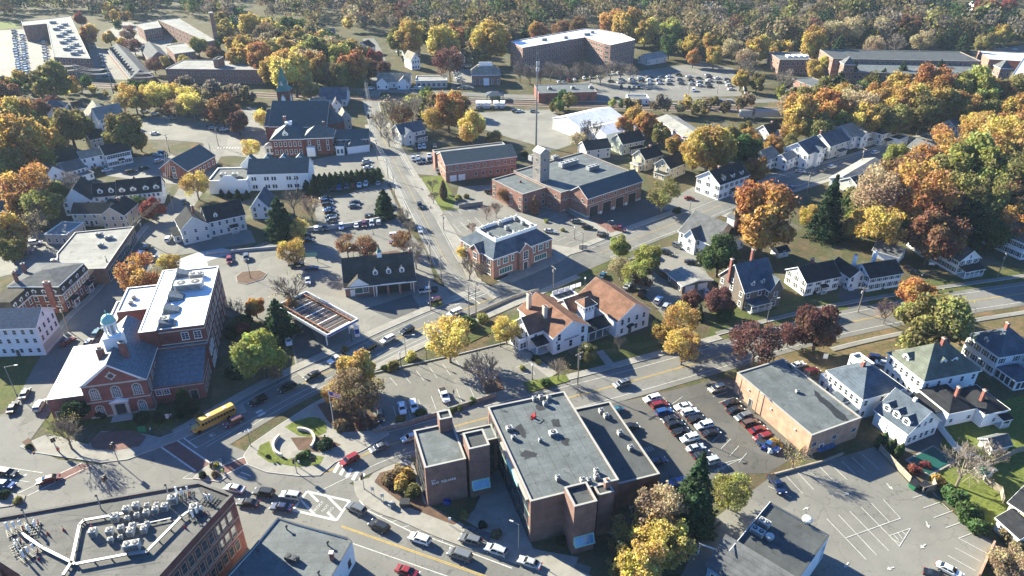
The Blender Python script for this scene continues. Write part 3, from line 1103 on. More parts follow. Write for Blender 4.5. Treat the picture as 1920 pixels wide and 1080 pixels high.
def make_kinds():
 K ={}
 # unit trees: crown radius 1, crown centre at z = 1.2, ground at z = 0
 def shift(P,z): return P + np.array([0,0,z])
 lst =[]
 for i in range(5):          # full, leafy
  P,D,t,_,_ = crown_points(9000,RNG.integers(30,44),.80,(.13,.36),.95,.25)
  U,V = leaf_axes(D,.038)
  lst.append((trunk_mesh(i),quads_mesh('crown',shift(P,1.2),U,V,tone_of(t,P,len(P)),'leaf')))
 K['full']= lst
 lst =[]
 for i in range(4):          # thin: branches show through
  P,D,t,_,_ = crown_points(4200,26,.82,(.13,.34),1.0,.5)
  U,V = leaf_axes(D,.033,.2)
  random.seed(50+ i)
  mb = MB()
  mb.tube((0,0,-.3),(0,0,.5),.06,.05,'twig',6)
  for k in range(6):
   a = k *1.05+ random.random()
   d = Vector((math.cos(a)*.75,math.sin(a)*.75,random.uniform(.7,1.3))).normalized()
   branches(mb,Vector((0,0,.38+.05* k)),d,.52,.03,3,'twig',.55,3,4)
  lst.append((mb.mesh('trunk'),quads_mesh('crown',shift(P,1.2),U,V,tone_of(t,P,len(P)),'leaf')))
 K['thin']= lst
 lst =[]
 for i in range(4):          # bare: twigs with a few leaves left
  random.seed(80+ i)
  mb = MB()
  mb.tube((0,0,-.3),(0,0,.45),.055,.045,'twig',6)
  for k in range(8):
   a = k *.8+ random.random()
   d = Vector((math.cos(a)*.7,math.sin(a)*.7,random.uniform(.6,1.5))).normalized()
   branches(mb,Vector((0,0,.35+.05* k)),d,.5,.026,4,'twig',.5,3,4,.2,.0075)
  P,D,t,_,_ = crown_points(520,16,.75,(.22,.36),1.0,.6)
  U,V = leaf_axes(D,.022,.2)
  lst.append((mb.mesh('trunk'),quads_mesh('crown',shift(P,1.2),U,V,tone_of(t,P,len(P)),'leaf')))
 K['bare']= lst
 def conifer(n,h,taper,droop,size,whorls):
  C,D =[],[]
  for w in range(whorls):
   f = w /(whorls -1)
   z = h *(.08+.92* f)
   r = max(.04,(1- f)** taper)
   nb = max(5,int(11*(1- f)+4))
   for b in range(nb):
    a = RNG.random()*6.283
    rl = r * RNG.uniform(.72,1.08)
    m = max(4,int(n / whorls / nb *(.4+1.2*(1- f))))
    u = RNG.random(m)** .6
    P = np.c_[np.cos(a)* u * rl,np.sin(a)* u * rl,z - droop * u * rl + RNG.normal(0,.03,m)]
    P[:,:2]+= RNG.normal(0,.07*(.08+ r),(m,2))
    C.append(P); D.append(np.tile([np.cos(a)*.5,np.sin(a)*.5,.8],(m,1)))
  C,D = np.concatenate(C),np.concatenate(D)
  U,V = leaf_axes(D,size,.55)
  return C,U,V
 for nm,h,tp,dr,sz,wh in (('spruce',3.1,.8,.35,.06,30),('pine',2.5,.55,.05,.075,17)):
  lst =[]
  for i in range(3):
   C,U,V = conifer(9000,h,tp,dr,sz *.75,wh)
   mb = MB().tube((0,0,-.3),(0,0,h *.95),.06,.01,'bark',6)
   random.seed(i)
   for k in range(24):
    f = random.random()*.8
    a = random.random()*6.28
    r =(1- f)** tp *.7
    mb.tube((0,0,h *(.1+.85* f)),(math.cos(a)* r,math.sin(a)* r,h *(.1+.85* f)- dr * r),.014,.005,'bark',3)
   n = len(C)
   lst.append((mb.mesh('trunk'),quads_mesh('crown',C,U,V,np.c_[RNG.random(n)*.5+.2,RNG.random(n)*.8,RNG.random(n)],'leaf')))
  K[nm]= lst
 lst =[]
 for i in range(3):          # column: clipped evergreen or upright maple
  n =2200
  z = RNG.random(n)
  a = RNG.random(n)*6.283
  r = np.sin(np.clip(z *1.05,0,1)** .6* np.pi)** .6* RNG.uniform(.75,1.05,n)
  C = np.c_[np.cos(a)* r,np.sin(a)* r,.15+ z *5.2]
  U,V = leaf_axes(np.c_[np.cos(a),np.sin(a),.4* np.ones(n)],.2,.5)
  lst.append((MB().tube((0,0,-.3),(0,0,4.2),.14,.04,'bark',5).mesh('trunk'),quads_mesh('crown',C,U,V,np.c_[RNG.random(n),RNG.random(n),RNG.random(n)],'leaf')))
 K['column']= lst
 lst =[]
 for i in range(4):          # shrub: leafy down to the ground
  P,D,t,_,_ = crown_points(1700,9,.55,(.34,.5),.7,.15,-.45)
  U,V = leaf_axes(D,.085)
  random.seed(i)
  mb = MB()
  for k in range(5):
   a = k *1.26
   mb.tube((0,0,-.15),(math.cos(a)*.4,math.sin(a)*.4,.8),.05,.02,'bark',4)
  lst.append((mb.mesh('stem'),quads_mesh('foliage',shift(P,.45),U,V,tone_of(t,P,len(P)),'leaf')))
 K['shrub']= lst
 return K
KINDS = make_kinds()
TREECOL ={'gold':(.43,.275,.07),'yellow':(.52,.40,.10),'orange':(.41,.195,.06),'rust':(.23,.11,.06),'red':(.24,.045,.042),'burgundy':(.165,.072,.062),'tan':(.36,.275,.16),
   'brown':(.21,.15,.082),'olive':(.22,.19,.065),'lime':(.29,.285,.07),'green':(.085,.13,.042),'pine':(.06,.098,.045),'dark':(.034,.055,.03),'grey':(.22,.18,.15),'pink':(.32,.15,.11)}
NT =[0]
def tree_at(pos,r,kind,col,label,group=None,name=None,vz=1.0,z=0.0):
 v = KINDS[kind]
 NT[0]+= 1
 tm,cm = v[NT[0]% len(v)]
 nm = name or ({'spruce': 'spruce_tree','pine': 'pine_tree','column': 'column_tree','shrub': 'shrub','bare': 'bare_tree'}.get(kind,'autumn_tree'))
 o = empty(nm,label,'shrub' if kind =='shrub' else 'tree',(pos.x,pos.y,z),random.random()*6.28,group)
 o.scale =(r,r * random.uniform(.92,1.06),r * vz)
 c = TREECOL[col]
 j = random.uniform(.88,1.12)
 t = obj('stem' if kind =='shrub' else 'trunk',tm,o)
 k = obj('foliage' if kind =='shrub' else 'crown',cm,o)
 k.color =(c[0]* j,c[1]* j * random.uniform(.92,1.08),c[2]* j,1)
 return o
CZ ={'full': 1.2,'thin': 1.2,'bare': 1.2,'spruce': 1.3,'pine': 1.15,'column': 2.6,'shrub': .45}
def tree(cx,cy,r_px,kind,col,label,group=None,name=None,vz=1.0):
 """photo point of the crown's middle and its half-width in photo pixels"""
 if kind in ('full','thin','bare'): r_px *= 1.1
 r = r_px / PXM((cx,cy),0)
 for _ in range(4):
  z = r * CZ[kind]* vz
  r = r_px / PXM((cx,cy),z)
 return tree_at(G((cx,cy),r * CZ[kind]* vz),r,kind,col,label,group,name,vz)
# ---------------------------------------------------------------- the ground, streets, lots and their paint
g = MB().face([(-1500,-110,0),(1500,-110,0),(1500,1900,0),(-1500,1900,0)],'litter').build('ground')
tag(g,kind='structure')
LAWN,LOT =.008,.03
def lawn(px,mat='lawn',name='lawn'): return sheet(name,px,mat,LAWN)
def lot(px,mat='asphalt_lot',name='parking_lot'): return sheet(name,px,mat,LOT)
# lawns and verges
lawn([(480,640),(560,690),(400,765),(395,700)],'leafy_lawn')
lawn([(1120,640),(1230,620),(1340,650),(1130,700),(1060,690)])
lawn([(1330,580),(1500,560),(1600,590),(1400,650),(1330,640)],'lawn')
lawn([(1380,660),(1650,610),(1920,570),(1990,620),(1850,640),(1560,700),(1440,690)],'leafy_lawn')
lawn([(1480,560),(1700,530),(1920,500),(1990,545),(1560,590)],'lawn')
lawn([(1700,800),(1920,740),(1990,900),(1840,960),(1740,900)],'lawn_green')
lawn([(1800,870),(1990,850),(1990,1000),(1850,985)],'lawn_green')
lawn([(770,335),(830,328),(862,395),(815,400)],'lawn_green')
lawn([(1200,380),(1275,355),(1305,395),(1250,408),(1225,396)],'lawn')
lawn([(1300,372),(1345,370),(1365,385),(1345,392)],'lawn_green')
lawn([(1015,545),(1200,455),(1215,462),(1030,556)],'lawn')
lawn([(100,740),(180,760),(300,750),(330,800),(270,815),(180,790),(110,830),(80,800)],'lawn')
lawn([(0,660),(95,662),(60,720),(-20,790),(-60,760)],'lawn')
lawn([(0,40),(35,42),(35,52),(0,55)],'lawn_green')
lawn([(610,150),(690,145),(700,160),(620,172)],'lawn_green')
lawn([(1440,188),(1520,180),(1520,200),(1440,203)],'leafy_lawn')
lawn([(700,800),(960,725),(980,745),(720,815)],'leafy_lawn')
# paved lots
elm_lot = lot([(1045,775),(1190,748),(1345,712),(1392,712),(1530,832),(1440,888),(1392,888),(1300,905),(1235,912)],'asphalt_leafy')
big_lot = lot([(1345,968),(1447,893),(1545,866),(1640,838),(1712,915),(1768,948),(1868,1022),(1830,1095),(1270,1095),(1310,1010)])
mid_lot = lot([(700,705),(860,668),(975,640),(1030,705),(985,735),(700,812)])
gas_lot = lot([(545,610),(555,700),(640,662),(830,580),(860,550),(790,520),(640,555),(560,540)],'asphalt_pale','forecourt')
lot([(548,640),(575,600),(612,672),(560,696)],'asphalt_new','driveway')
lot([(688,578),(772,552),(790,582),(760,602),(730,597)],'asphalt_new','garage_apron')
back_lot = lot([(388,490),(590,425),(742,405),(798,470),(815,525),(640,560),(570,545),(545,610),(415,592)])
up_lot = lot([(585,385),(725,340),(750,400),(600,430)])
church_lot = lot([(585,300),(730,270),(765,345),(590,345)])
bank_lot = lot([(808,398),(955,380),(1110,470),(1060,496),(880,445),(850,452)])
police_lot = lot([(950,345),(1010,372),(1150,445),(1105,470),(960,388),(850,390),(860,350)],'asphalt_lot')
apron = lot([(1060,405),(1200,372),(1290,405),(1180,442),(1130,438)],'asphalt_new','fire_station_apron')
north_lot = lot([(738,288),(815,285),(822,330),(765,325)])
comm_lot = lot([(1035,168),(1150,140),(1310,118),(1375,128),(1392,180),(1130,187)],'asphalt_lot')
yard = lot([(885,212),(1035,205),(1100,262),(1040,282),(960,260),(900,240)],'asphalt_pale','yard')
mill_lot = lot([(-80,60),(45,55),(105,100),(108,140),(-80,160)],'asphalt_pale')
lot([(165,80),(200,95),(245,150),(180,148),(170,112)],'asphalt_lot')
left_lot = lot([(245,225),(330,215),(480,255),(470,290),(400,295),(380,268),(310,262),(250,262)])
lot([(0,440),(60,430),(120,445),(110,490),(0,520),(-60,500)],'asphalt_lot')
lot([(0,500),(60,480),(110,500),(60,515),(0,515)],'asphalt_pale','yard')
bank2_lot = lot([(1150,500),(1215,560),(1250,600),(1300,570),(1240,520),(1190,480)])
lot([(1215,470),(1290,455),(1320,500),(1350,560),(1310,560),(1240,510)],'asphalt_lot','driveway')
lot([(1255,375),(1300,350),(1365,380),(1300,400),(1225,390)],'asphalt_lot','driveway')
lot([(1430,330),(1490,312),(1530,325),(1450,350)],'asphalt_lot','driveway')
lot([(1575,530),(1610,535),(1640,590),(1610,600),(1570,555)],'asphalt_new','driveway')
lot([(1640,690),(1690,660),(1720,690),(1650,720),(1760,800),(1690,820)],'asphalt_new','driveway')
lot([(1700,790),(1780,780),(1760,850),(1640,845)],'asphalt_new','driveway')
lot([(1830,95),(1920,85),(1990,95),(1990,110),(1850,110)],'asphalt_lot')
lot([(855,120),(885,120),(890,165),(845,168)],'asphalt_lot')
lot([(270,420),(335,400),(470,432),(480,455),(390,470),(330,480),(250,500)],'asphalt_lot','yard')
lot([(180,300),(320,290),(400,325),(380,350),(320,345),(200,330)],'asphalt_pale')
lot([(480,200),(505,250),(500,300),(420,290),(440,215)],'asphalt_pale')
lot([(235,40),(330,60),(310,110),(240,100),(195,60)],'asphalt_pale','yard')
sheet('gravel_bed',[(325,490),(400,462),(440,470),(395,500),(330,512)],'gravel',.02)
plaza = sheet('plaza',[(915,895),(935,880),(1000,1030),(1085,1045),(1075,1070),(980,1040),(870,975),(890,955)],'concrete',.03)
# streets
sq = sheet('road',[(-120,830),(20,770),(75,800),(50,835),(110,862),(190,872),(260,850),(345,800),(470,850),(520,885),(610,890),(690,928),(760,1000),(900,1110),(-120,1110)],'asphalt_road',.061)
road('park','road',[(10,830),(75,742),(118,662),(168,597),(217,548),(264,488),(300,432),(338,388),(372,332),(402,275),(425,235),(470,205)],11)
road('elm','road',[(345,848),(425,800),(520,745),(600,705),(700,657),(800,611),(880,577),(960,543),(1080,493),(1190,448),(1290,410),(1380,374),(1480,342),(1560,318),(1650,291),(1760,260),(1920,217),(2060,182)],12.5)
road('north','road',[(885,572),(838,494),(802,422),(766,352),(738,300),(714,250),(700,210),(697,182),(709,152),(713,122),(702,92),(690,72)],9.5)
road('low','road',[(560,910),(650,868),(720,838),(800,815),(900,787),(1050,750),(1180,716),(1330,674),(1460,637),(1600,603),(1760,574),(1920,550),(2060,530)],12.5)
road('main','road',[(470,915),(580,955),(700,1003),(820,1048),(940,1090),(1080,1140)],19)
road('rail_road','road',[(560,168),(650,168),(770,172),(950,180),(1120,186),(1300,186),(1440,189),(1560,172)],8)
road('hill_road','road',[(420,0),(445,30),(470,58),(520,75)],9)
road('west','road',[(-60,300),(20,320),(60,330)],6)
road('top','road',[(1700,10),(1800,25),(1860,45),(1960,60)],9,'asphalt_pale')
# lane lines
lane('elm',0.1,'paint_yellow',.14,.12,.42); lane('elm',-.16,'paint_yellow',.14,.12,.42)
lane('elm',4.6,t0=.06,t1=.4); lane('elm',-4.6,t0=.06,t1=.4); lane('elm',-2.6,t0=.03,t1=.3)
lane('elm',0.1,'paint_yellow',.14,.5,1); lane('elm',4.6,t0=.5); lane('elm',-4.6,t0=.5)
lane('low',.12,'paint_yellow',.14,.04,1); lane('low',-.16,'paint_yellow',.14,.04,1); lane('low',4.4,t0=.02); lane('low',-4.4,t0=.02)
lane('north',0,'paint_yellow',.12,.1,.95); lane('north',4.1,t0=.1,t1=.8); lane('north',-4.1,t0=.1,t1=.8)
mroad = ROADS['main'][0]
bar(mroad,(640,986),(950,1094),.16,'paint_yellow','lane_line'); bar(mroad,(640,988.5),(950,1097),.16,'paint_yellow','lane_line')
bar(mroad,(660,1019),(850,1085),.16,name='lane_line')
bar(mroad,(674,938),(690,958),.3,name='lane_line'); bar(mroad,(690,958),(770,997),.2,name='lane_line'); bar(mroad,(805,1008),(960,1066),.2,name='lane_line')
for a,b in (((680,942),(694,942)),((692,956),(717,950)),((709,969),(738,960)),((731,980),(765,970)),((754,990),(790,978)),((780,998),(813,987)),((806,1006),(838,995)),((829,1015),(844,996))):
 bar(mroad,a,b,.12)
# the box that must stay clear
for a,b,w in (((576,922),(656,940),.55),((656,940),(631,976),.55),((631,976),(549,957),.55),((549,957),(576,922),.55),((580,924),(597,941),.5),((613,930),(641,958),.5),((565,939),(590,965),.5),((614,961),(628,975),.5)):
 bar(sq,a,b,w,name='road_marking')
_p = G((607,953)); _q = G((622,959.5))
_ang = math.atan2((_q - _p).y,(_q - _p).x)
for word,p in (('DO',(621,956)),('NOT',(610,953)),('BLOCK',(597.5,949.5))):
 c = G(p)
 text_obj('road_lettering',word,.95,'paint_line',sq,(c.x,c.y,.094),(0,0,_ang + math.pi /2),.0008)
# crossings
def zebra(parent,a0,a1,b0,b1,n):
 for i in range(n):
  t0,t1 =(i +.12)/ n,(i +.62)/ n
  L = lambda p,q,t:(p[0]+(q[0]- p[0])* t,p[1]+(q[1]- p[1])* t)
  poly_paint(parent,[L(a0,a1,t0),L(a0,a1,t1),L(b0,b1,t1),L(b0,b1,t0)],name='crossing_stripe')
zebra(sq,(632,868),(690,891),(622,885),(680,908),5)
poly_paint(sq,[(328,823),(398,871),(371,886),(301,838)],'cross_brick','brick_crossing')
poly_paint(sq,[(416,874),(461,858),(466,869),(424,889)],'cross_brick','brick_crossing')
poly_paint(sq,[(150,869),(176,874),(112,905),(95,898)],'cross_brick','brick_crossing')
for a,b,w in (((326,822),(395,869),.4),((300,837),(367,884),.4),((338,817),(369,840),.35),((416,874),(458,857),.28),((423,890),(464,870),.28),((369,840),(458,793),.12),((356,827),(412,800),.12),((155,868),(35,925),.22),((172,873),(52,930),.22),((0,875),(80,887),.18),((0,897),(56,904),.15),((395,869),(414,860),.14),((414,860),(416,874),.14),((343,897),(362,886),.14),((343,897),(400,901),.14)):
 bar(sq,a,b,w,name='road_marking')
for a,b in (((452,886),(470,893)),((446,892),(464,899))):
 bar(sq,a,b,.3,name='road_marking')
for a,b,in (((40,895),(52,889)),((405,815),(393,820))): arrow(sq,a,b)
er = ROADS['elm'][0]
for a,b in (((400,812),(392,818)),((594,722),(583,730)),((716,660),(706,668))): arrow(er,a,b)
poly_paint(er,[(862,560),(878,553),(905,600),(890,606)],'paint_line','crossing_line') if False else None
for a,b in (((848,566),(906,545)),((853,572),(912,551)),((884,558),(900,570))): bar(er,a,b,.28,name='road_marking')
bar(er,(480,775),(492,769),.9,name='road_marking'); bar(er,(484,781),(497,774),.9,name='road_marking')
# bays
bars(elm_lot,(1088,770),(1200,917),(1108,765),(1222,908),9)
bars(elm_lot,(1209,752),(1340,885),(1228,746),(1362,876),13)
bars(elm_lot,(1252,764),(1385,868),(1280,744),(1400,850),9)
bars(elm_lot,(1325,733),(1415,822),(1352,724),(1442,812),9)
bar(elm_lot,(1243,745),(1338,862))
for a,b in (((1333,875),(1392,860)),((1338,884),(1392,860)),((1345,878),(1348,884)),((1352,872),(1357,882)),((1362,869),(1367,877))): bar(elm_lot,a,b)
for i in range(5):
 bar(elm_lot,(1203+ i *4.2,842- i *1.2),(1209+ i *4.2,850- i *1.3))
bars(big_lot,(1550,973),(1656,937),(1624,1050),(1688,972),2)
for a,b in (((1572,966),(1644,1042)),((1593,959),(1666,1033)),((1614,951),(1687,1025)),((1634,944),(1668,980)),((1586,1009),(1689,972)),((1667,1005),(1707,991)),((1707,991),(1686,1025)),((1675,1002),(1686,1015)),((1683,999),(1692,1011)),((1691,997),(1698,1003)),((1672,1011),(1688,1019))):
 bar(big_lot,a,b)
for a,b in (((1474,893),(1505,926)),((1495,886),(1526,919)),((1516,881),(1546,912)),((1537,876),(1565,904)),((1558,871),(1588,900)),((1578,865),(1603,889)),((1597,858),(1625,884)),((1617,853),(1647,880)),((1711,934),(1738,926)),((1731,953),(1762,942)),((1751,971),(1786,958)),((1773,990),(1804,979)),((1797,1010),(1830,997)),((1798,1010),(1850,1038)),((1791,1028),(1840,1054)),((1777,1042),(1829,1071)),((1747,922),(1759,934)),((1766,944),(1780,957)),((1792,960),(1805,973)),((1440,912),(1484,933))):
 bar(big_lot,a,b)
for a,b in (((1662,907),(1674,919)),((1582,929),(1592,925)),((1506,956),(1516,952)),((1736,978),(1742,991)),((1735,1021),(1726,1028)),((1676,1064),(1663,1068)),((1591,1055),(1583,1065))): arrow(big_lot,a,b)
bars(mid_lot,(731,708),(905,664),(745,724),(872+48,690),8)
bars(mid_lot,(737,762),(880,724),(746,790),(890,748),7)
for a,b in (((960,664),(990,652)),((940,654),(982,641)),((968,690),(1005,676)),((968,706),(1000,697)),((1000,697),(1003,704))): bar(mid_lot,a,b)
bars(bank_lot,(824,402),(892,386),(831,408),(900,394),5)
bars(bank_lot,(836,425),(890,408),(850,441),(906,424),5)
bar(bank_lot,(840,431),(895,415))
bars(police_lot,(1010,405),(1075,445),(1030,397),(1095,436),6)
bars(bank_lot,(1045,452),(1075,466),(1062,445),(1092,459),3)
bars(comm_lot,(1160,150),(1360,140),(1166,154),(1366,144),16,.15)
bars(comm_lot,(1120,165),(1375,160),(1126,169),(1380,166),18,.15)
bars(church_lot,(400,280),(450,278),(404,284),(454,282),2)
bars(left_lot,(410,276),(448,276),(408,279),(446,279),8,.5)
bars(up_lot,(612,350),(716,335),(617,360),(722,345),9)
# pavements
walk_along('elm',-1,.2,2.2,.17,.47); walk_along('elm',1,.2,2.6,.02,.38); walk_along('elm',1,.3,2.6,.43,.60); walk_along('elm',1,.5,2,.66,.98); walk_along('elm',-1,.6,2,.62,.98)
walk_along('north',-1,.2,2.0,.12,.5); walk_along('north',1,.2,1.8,.2,.5)
walk_along('low',1,.5,2.2,.4,.62); walk_along('low',1,2.5,1.6,.62,1,'asphalt_pale'); walk_along('low',-1,2.8,1.5,.7,1,'asphalt_pale')
walk_along('park',1,.2,2.0,.2,.58); walk_along('park',-1,.1,2.2,.08,.3)
main_walk = tag(strip_mesh(smooth_line([(680,900),(686,925),(715,948),(760,965),(830,995),(900,1020),(960,1038),(1040,1068),(1110,1100)]),-2,2,zlay(.19),'concrete',.16).build('pavement'),kind='structure')
def slab(px,z=.19,mat='concrete',name='pavement'):
 P = ccw([G(p).to_2d() for p in px])
 return tag(MB().prism(P,0,zlay(z),mat).build(name),kind='structure')
def kerb_ring(px,parent,w=.18,mat='granite'):
 pts =[G(p) for p in px]; pts.append(pts[0])
 strip_mesh(pts,-w /2,w /2,zlay(.215,.0004),mat,.2).build('kerb',parent)
corner = slab([(457,855),(470,835),(520,800),(575,765),(610,745),(640,780),(690,775),(730,815),(680,845),(628,868),(600,892),(560,893),(500,886),(465,872)])
kerb_ring([(457,855),(470,835),(520,800),(575,765),(610,745),(640,780),(690,775),(730,815),(680,845),(628,868),(600,892),(560,893),(500,886),(465,872)],corner)
def turf(px,parent,mat='lawn_green',name='lawn_panel',z=.235):
 z = zlay(z)
 MB().prism(ccw([G(p).to_2d() for p in px]),.1,z,mat).build(name,parent)
turf([(534,802),(550,792),(580,783),(600,785),(612,795),(612,812),(590,822),(560,818)],corner)
turf([(482,852),(488,836),(505,828),(512,848),(540,862),(580,853),(608,858),(600,872),(560,877),(505,868)],corner)
turf([(545,822),(605,820),(640,835),(600,850),(560,845)],corner,'mulch','planting_bed')
turf([(595,760),(640,745),(720,790),(700,808),(640,812),(615,790)],corner,'mulch','planting_bed')
point = slab([(686,905),(700,888),(725,876),(760,862),(775,868),(800,945),(870,985),(860,1000),(760,960),(700,930)])
turf([(702,905),(712,888),(770,872),(795,945),(860,980),(850,985),(760,950)],point,'mulch','planting_bed')
lib = slab([(38,838),(90,815),(165,835),(190,810),(270,815),(300,822),(440,770),(455,760),(462,772),(330,828),(240,862),(190,868),(110,856),(60,848)])
kerb_ring([(38,838),(90,815),(165,835),(190,810),(270,815),(300,822),(440,770),(455,760),(462,772),(330,828),(240,862),(190,868),(110,856),(60,848)],lib)
turf([(170,830),(190,812),(250,808),(275,820),(262,838),(215,846),(175,842)],lib,'brick_paving','brick_terrace')
turf([(42,830),(55,822),(70,845),(62,852)],lib,'mulch','planting_bed')
isl = slab([(362,898),(375,884),(400,868),(415,868),(418,885),(425,895),(412,904)])
kerb_ring([(362,898),(375,884),(400,868),(415,868),(418,885),(425,895),(412,904)],isl)
isl2 = slab([(-40,935),(20,925),(48,930),(45,942),(20,950),(-40,958)])
isl3 = slab([(443,520),(455,510),(488,508),(500,514),(492,524),(462,533),(446,530)],.2,'mulch','tree_island')
kerb_ring([(443,520),(455,510),(488,508),(500,514),(492,524),(462,533),(446,530)],isl3,.3)
isl4 = slab([(648,488),(690,478),(745,470),(755,476),(690,495),(655,496)],.2,'mulch','tree_island')
slab([(900,715),(935,705),(945,730),(915,740)],.2,'mulch','tree_island')
slab([(982,718),(1060,702),(1068,715),(992,737)],.2,'lawn_green','planting_bed')
for px in ([(960,640),(985,655),(1045,700),(1030,710),(975,668),(950,645)],[(1118,660),(1130,657),(1158,690),(1142,694)],[(912,690),(920,688),(916,702)]): slab(px)
slab([(1070,388),(1105,411),(1145,436),(1135,440),(1060,395)],name='pavement')
slab([(1104,411),(1120,408),(1160,432),(1145,437)],mat='brick_paving',name='brick_walk')
slab([(940,335),(1000,372),(1068,390),(1060,398),(990,384),(945,352)],name='pavement')
slab([(760,328),(790,335),(870,460),(895,520),(940,555),(925,562),(880,530),(845,455),(790,370)],name='pavement')
slab([(980,450),(1100,470),(1070,478),(1048,492),(960,530),(930,528),(1040,478)],name='pavement')
slab([(820,655),(970,590),(975,598),(830,668)],.16,'lawn','verge')
slab([(555,700),(690,645),(700,652),(570,712)],name='pavement')
# railway: ballast, sleepers' bed and rails
rl = smooth_line([(-60,150),(150,158),(300,166),(480,178),(700,186),(880,191),(1100,198),(1400,206),(1700,211),(1990,214)])
rail = tag(strip_mesh(rl,-6,6,.1,'ballast',.1).build('railway'),kind='structure')
for c in (-3.2,-1.7,1.7,3.2):
 strip_mesh(rl,c -.09,c +.09,.28,'steel_rust',.18).build('rail',rail)
strip_mesh(smooth_line([(880,185),(1100,191),(1400,199)]),-.9,.9,.5,'concrete',.4).build('platform',rail)
# ---------------------------------------------------------------- foreground buildings
# brick corner block with the crowded roof
Z1 =14.3
blk,bl = poly_block('brick_block','tall red brick corner block whose flat roof is crowded with air conditioners','building',
      [(438,930),(375,906),(0,971),(-90,990),(-40,1030),(38,1080),(75,1130),(262,1125)],Z1,'brick_dark','membrane_tan',.35,'membrane_tan',.5)
bc = blk.location.to_2d()
P_ = lambda p,z=Z1: G(p,z).to_2d()- bc
wa,wb = P_((262,1125)),P_((438,930))
wall_windows(blk,wa,wb,12,(2.2,6.0,9.8),1.1,2.3,'brick_orange',m=2.2)
wall_windows(blk,P_((-90,990)),P_((75,1130)),7,(6.0,9.8),1.1,2.3,'brick_orange',m=2)
d_ =(wb - wa).normalized()
for zz in (5.2,9.0,12.9):
 cb = MB().box(0,(wb - wa).length,-.12,0,zz,zz +.3,'brick_orange').build('brick_band',blk)
 cb.location =(wa.x,wa.y,0); cb.rotation_euler[2]= math.atan2(d_.y,d_.x)
for px in ([(370,913),(385,908),(428,927),(405,955),(385,940)],[(110,965),(205,940),(212,947),(190,968),(150,968)]):
 MB().prism(ccw([P_(p) for p in px]),Z1 +.05,Z1 +.075,'tar_patch').build('tar_patch',blk)
for a,b in (((0,1005),(370,925)),((60,1060),(420,950)),((100,975),(130,1050)),((250,945),(330,1000)),((0,990),(240,935)),((150,1078),(300,1055))):
 u,v = P_(a),P_(b); w =(v - u).normalized(); n = Vector((-w.y,w.x))*.07
 MB().prism(ccw([u - n,v - n,v + n,u + n]),Z1 +.05,Z1 +.06,'tar_patch').build('roof_seam',blk)
def on1(p): return G(p,Z1 +.05)
k =0
for (px,py),w in [((239,957),1.1),((257,950),1.1),((276,962),.95),((277,948),.8),((293,957),1),((295,947),.8),((311,952),1.1),((218,972),1.2),((240,972),.8),((258,966),.8),((229,992),1),((208,998),1.1),((250,988),1),((247,999),1.1),((272,994),1),((277,983),.8),((177,1000),1.2),((209,1013),.85),((227,1007),.7)]:
 roof_unit(on1((px,py +4)),.2+ random.uniform(-.1,.1),w,w,w *1.25,'small boxy air conditioner with round fan on the tan roof of the corner block','condensers on the brick block',name='air_conditioner')
for (px,py),w in [((326,943),1.6),((250,1030),2.6),((366,960),1.4)]:
 roof_unit(on1((px,py)),.25,w,1.3,1.7,{326: 'tall white equipment cabinet beside the antenna frame on the corner block roof',250: 'wide triple white air conditioner between the ducts on the corner block roof',366: 'white cabinet at the foot of the steel duct on the corner block roof'}[px])
def duct(px,z,w,h,name,label):
 pts =[G(p,Z1 + z) for p in px]
 c = pts[0].copy()
 mb = MB()
 for a,b in zip(pts,pts[1:]):
  d =(b - a).normalized(); n = Vector((-d.y,d.x,0))* w /2
  q =[a - n - d * w *.3,b - n + d * w *.3,b + n + d * w *.3,a + n - d * w *.3]
  mb.hull([(v.x - c.x,v.y - c.y,0) for v in q],[(v.x - c.x,v.y - c.y,h) for v in q],'steel')
 o = empty(name,label,'duct',(c.x,c.y,Z1 + z))
 mb.build('duct_run',o)
 lg = MB()
 for a,b in zip(pts,pts[1:]):
  n = max(2,int((b - a).length /2.5))
  for i in range(n +1):
   v = a.lerp(b,i / n)- c
   lg.box(v.x -.09,v.x +.09,v.y -.09,v.y +.09,-z +.05,0,'steel_dark')
 lg.build('duct_leg',o)
duct([(120,1078),(135,1055),(150,985),(158,977),(232,964)],.45,.5,.3,'cable_duct','pale steel duct bending round the rows of air conditioners')
duct([(145,1058),(240,1040),(276,1035),(340,970),(366,950)],.65,.5,.25,'cable_duct','pale steel duct running diagonally past the wide triple unit')
duct([(140,1058),(80,1028),(42,1002)],.5,.45,.25,'cable_duct','steel duct leading to the antenna frames over the dark brick wall')
duct([(236,990),(320,972)],.4,.2,.15,'cable_duct','thin steel conduit between two rows of small air conditioners')
def antenna_frame(p,label,seed):
 rg = random.Random(seed)
 q = on1(p)
 o = empty('antenna_frame',label,'antenna',q,rg.random()*3)
 mb = MB()
 for i in range(-2,3):
  mb.box(-1.6,1.6,i *.45-.05,i *.45+.05,.25,.33,'steel_dark').box(i *.7-.05,i *.7+.05,-1.1,1.1,.33,.41,'steel_dark')
 for i in range(7):
  x,y = rg.uniform(-1.5,1.3),rg.uniform(-1,.8)
  mb.box(x,x +.4,y,y +.4,.0,.3,'hvac_dark')
 mb.build('ballast_frame',o)
 for i in range(3):
  x,y =-1+ i *.9,rg.uniform(-.5,.6)
  MB().tube((x,y,.3),(x,y,2.3),.05,.05,'steel',5).build('mast',o)
  MB().box(x -.17,x +.17,y -.2,y -.05,.9,2.6-.4* i,'sign_white').build('panel_antenna',o)
 MB().tube((.9,-.7,.3),(1.1,-.9,1.4),.13,.05,'red_paint',6).build('warning_cone',o)
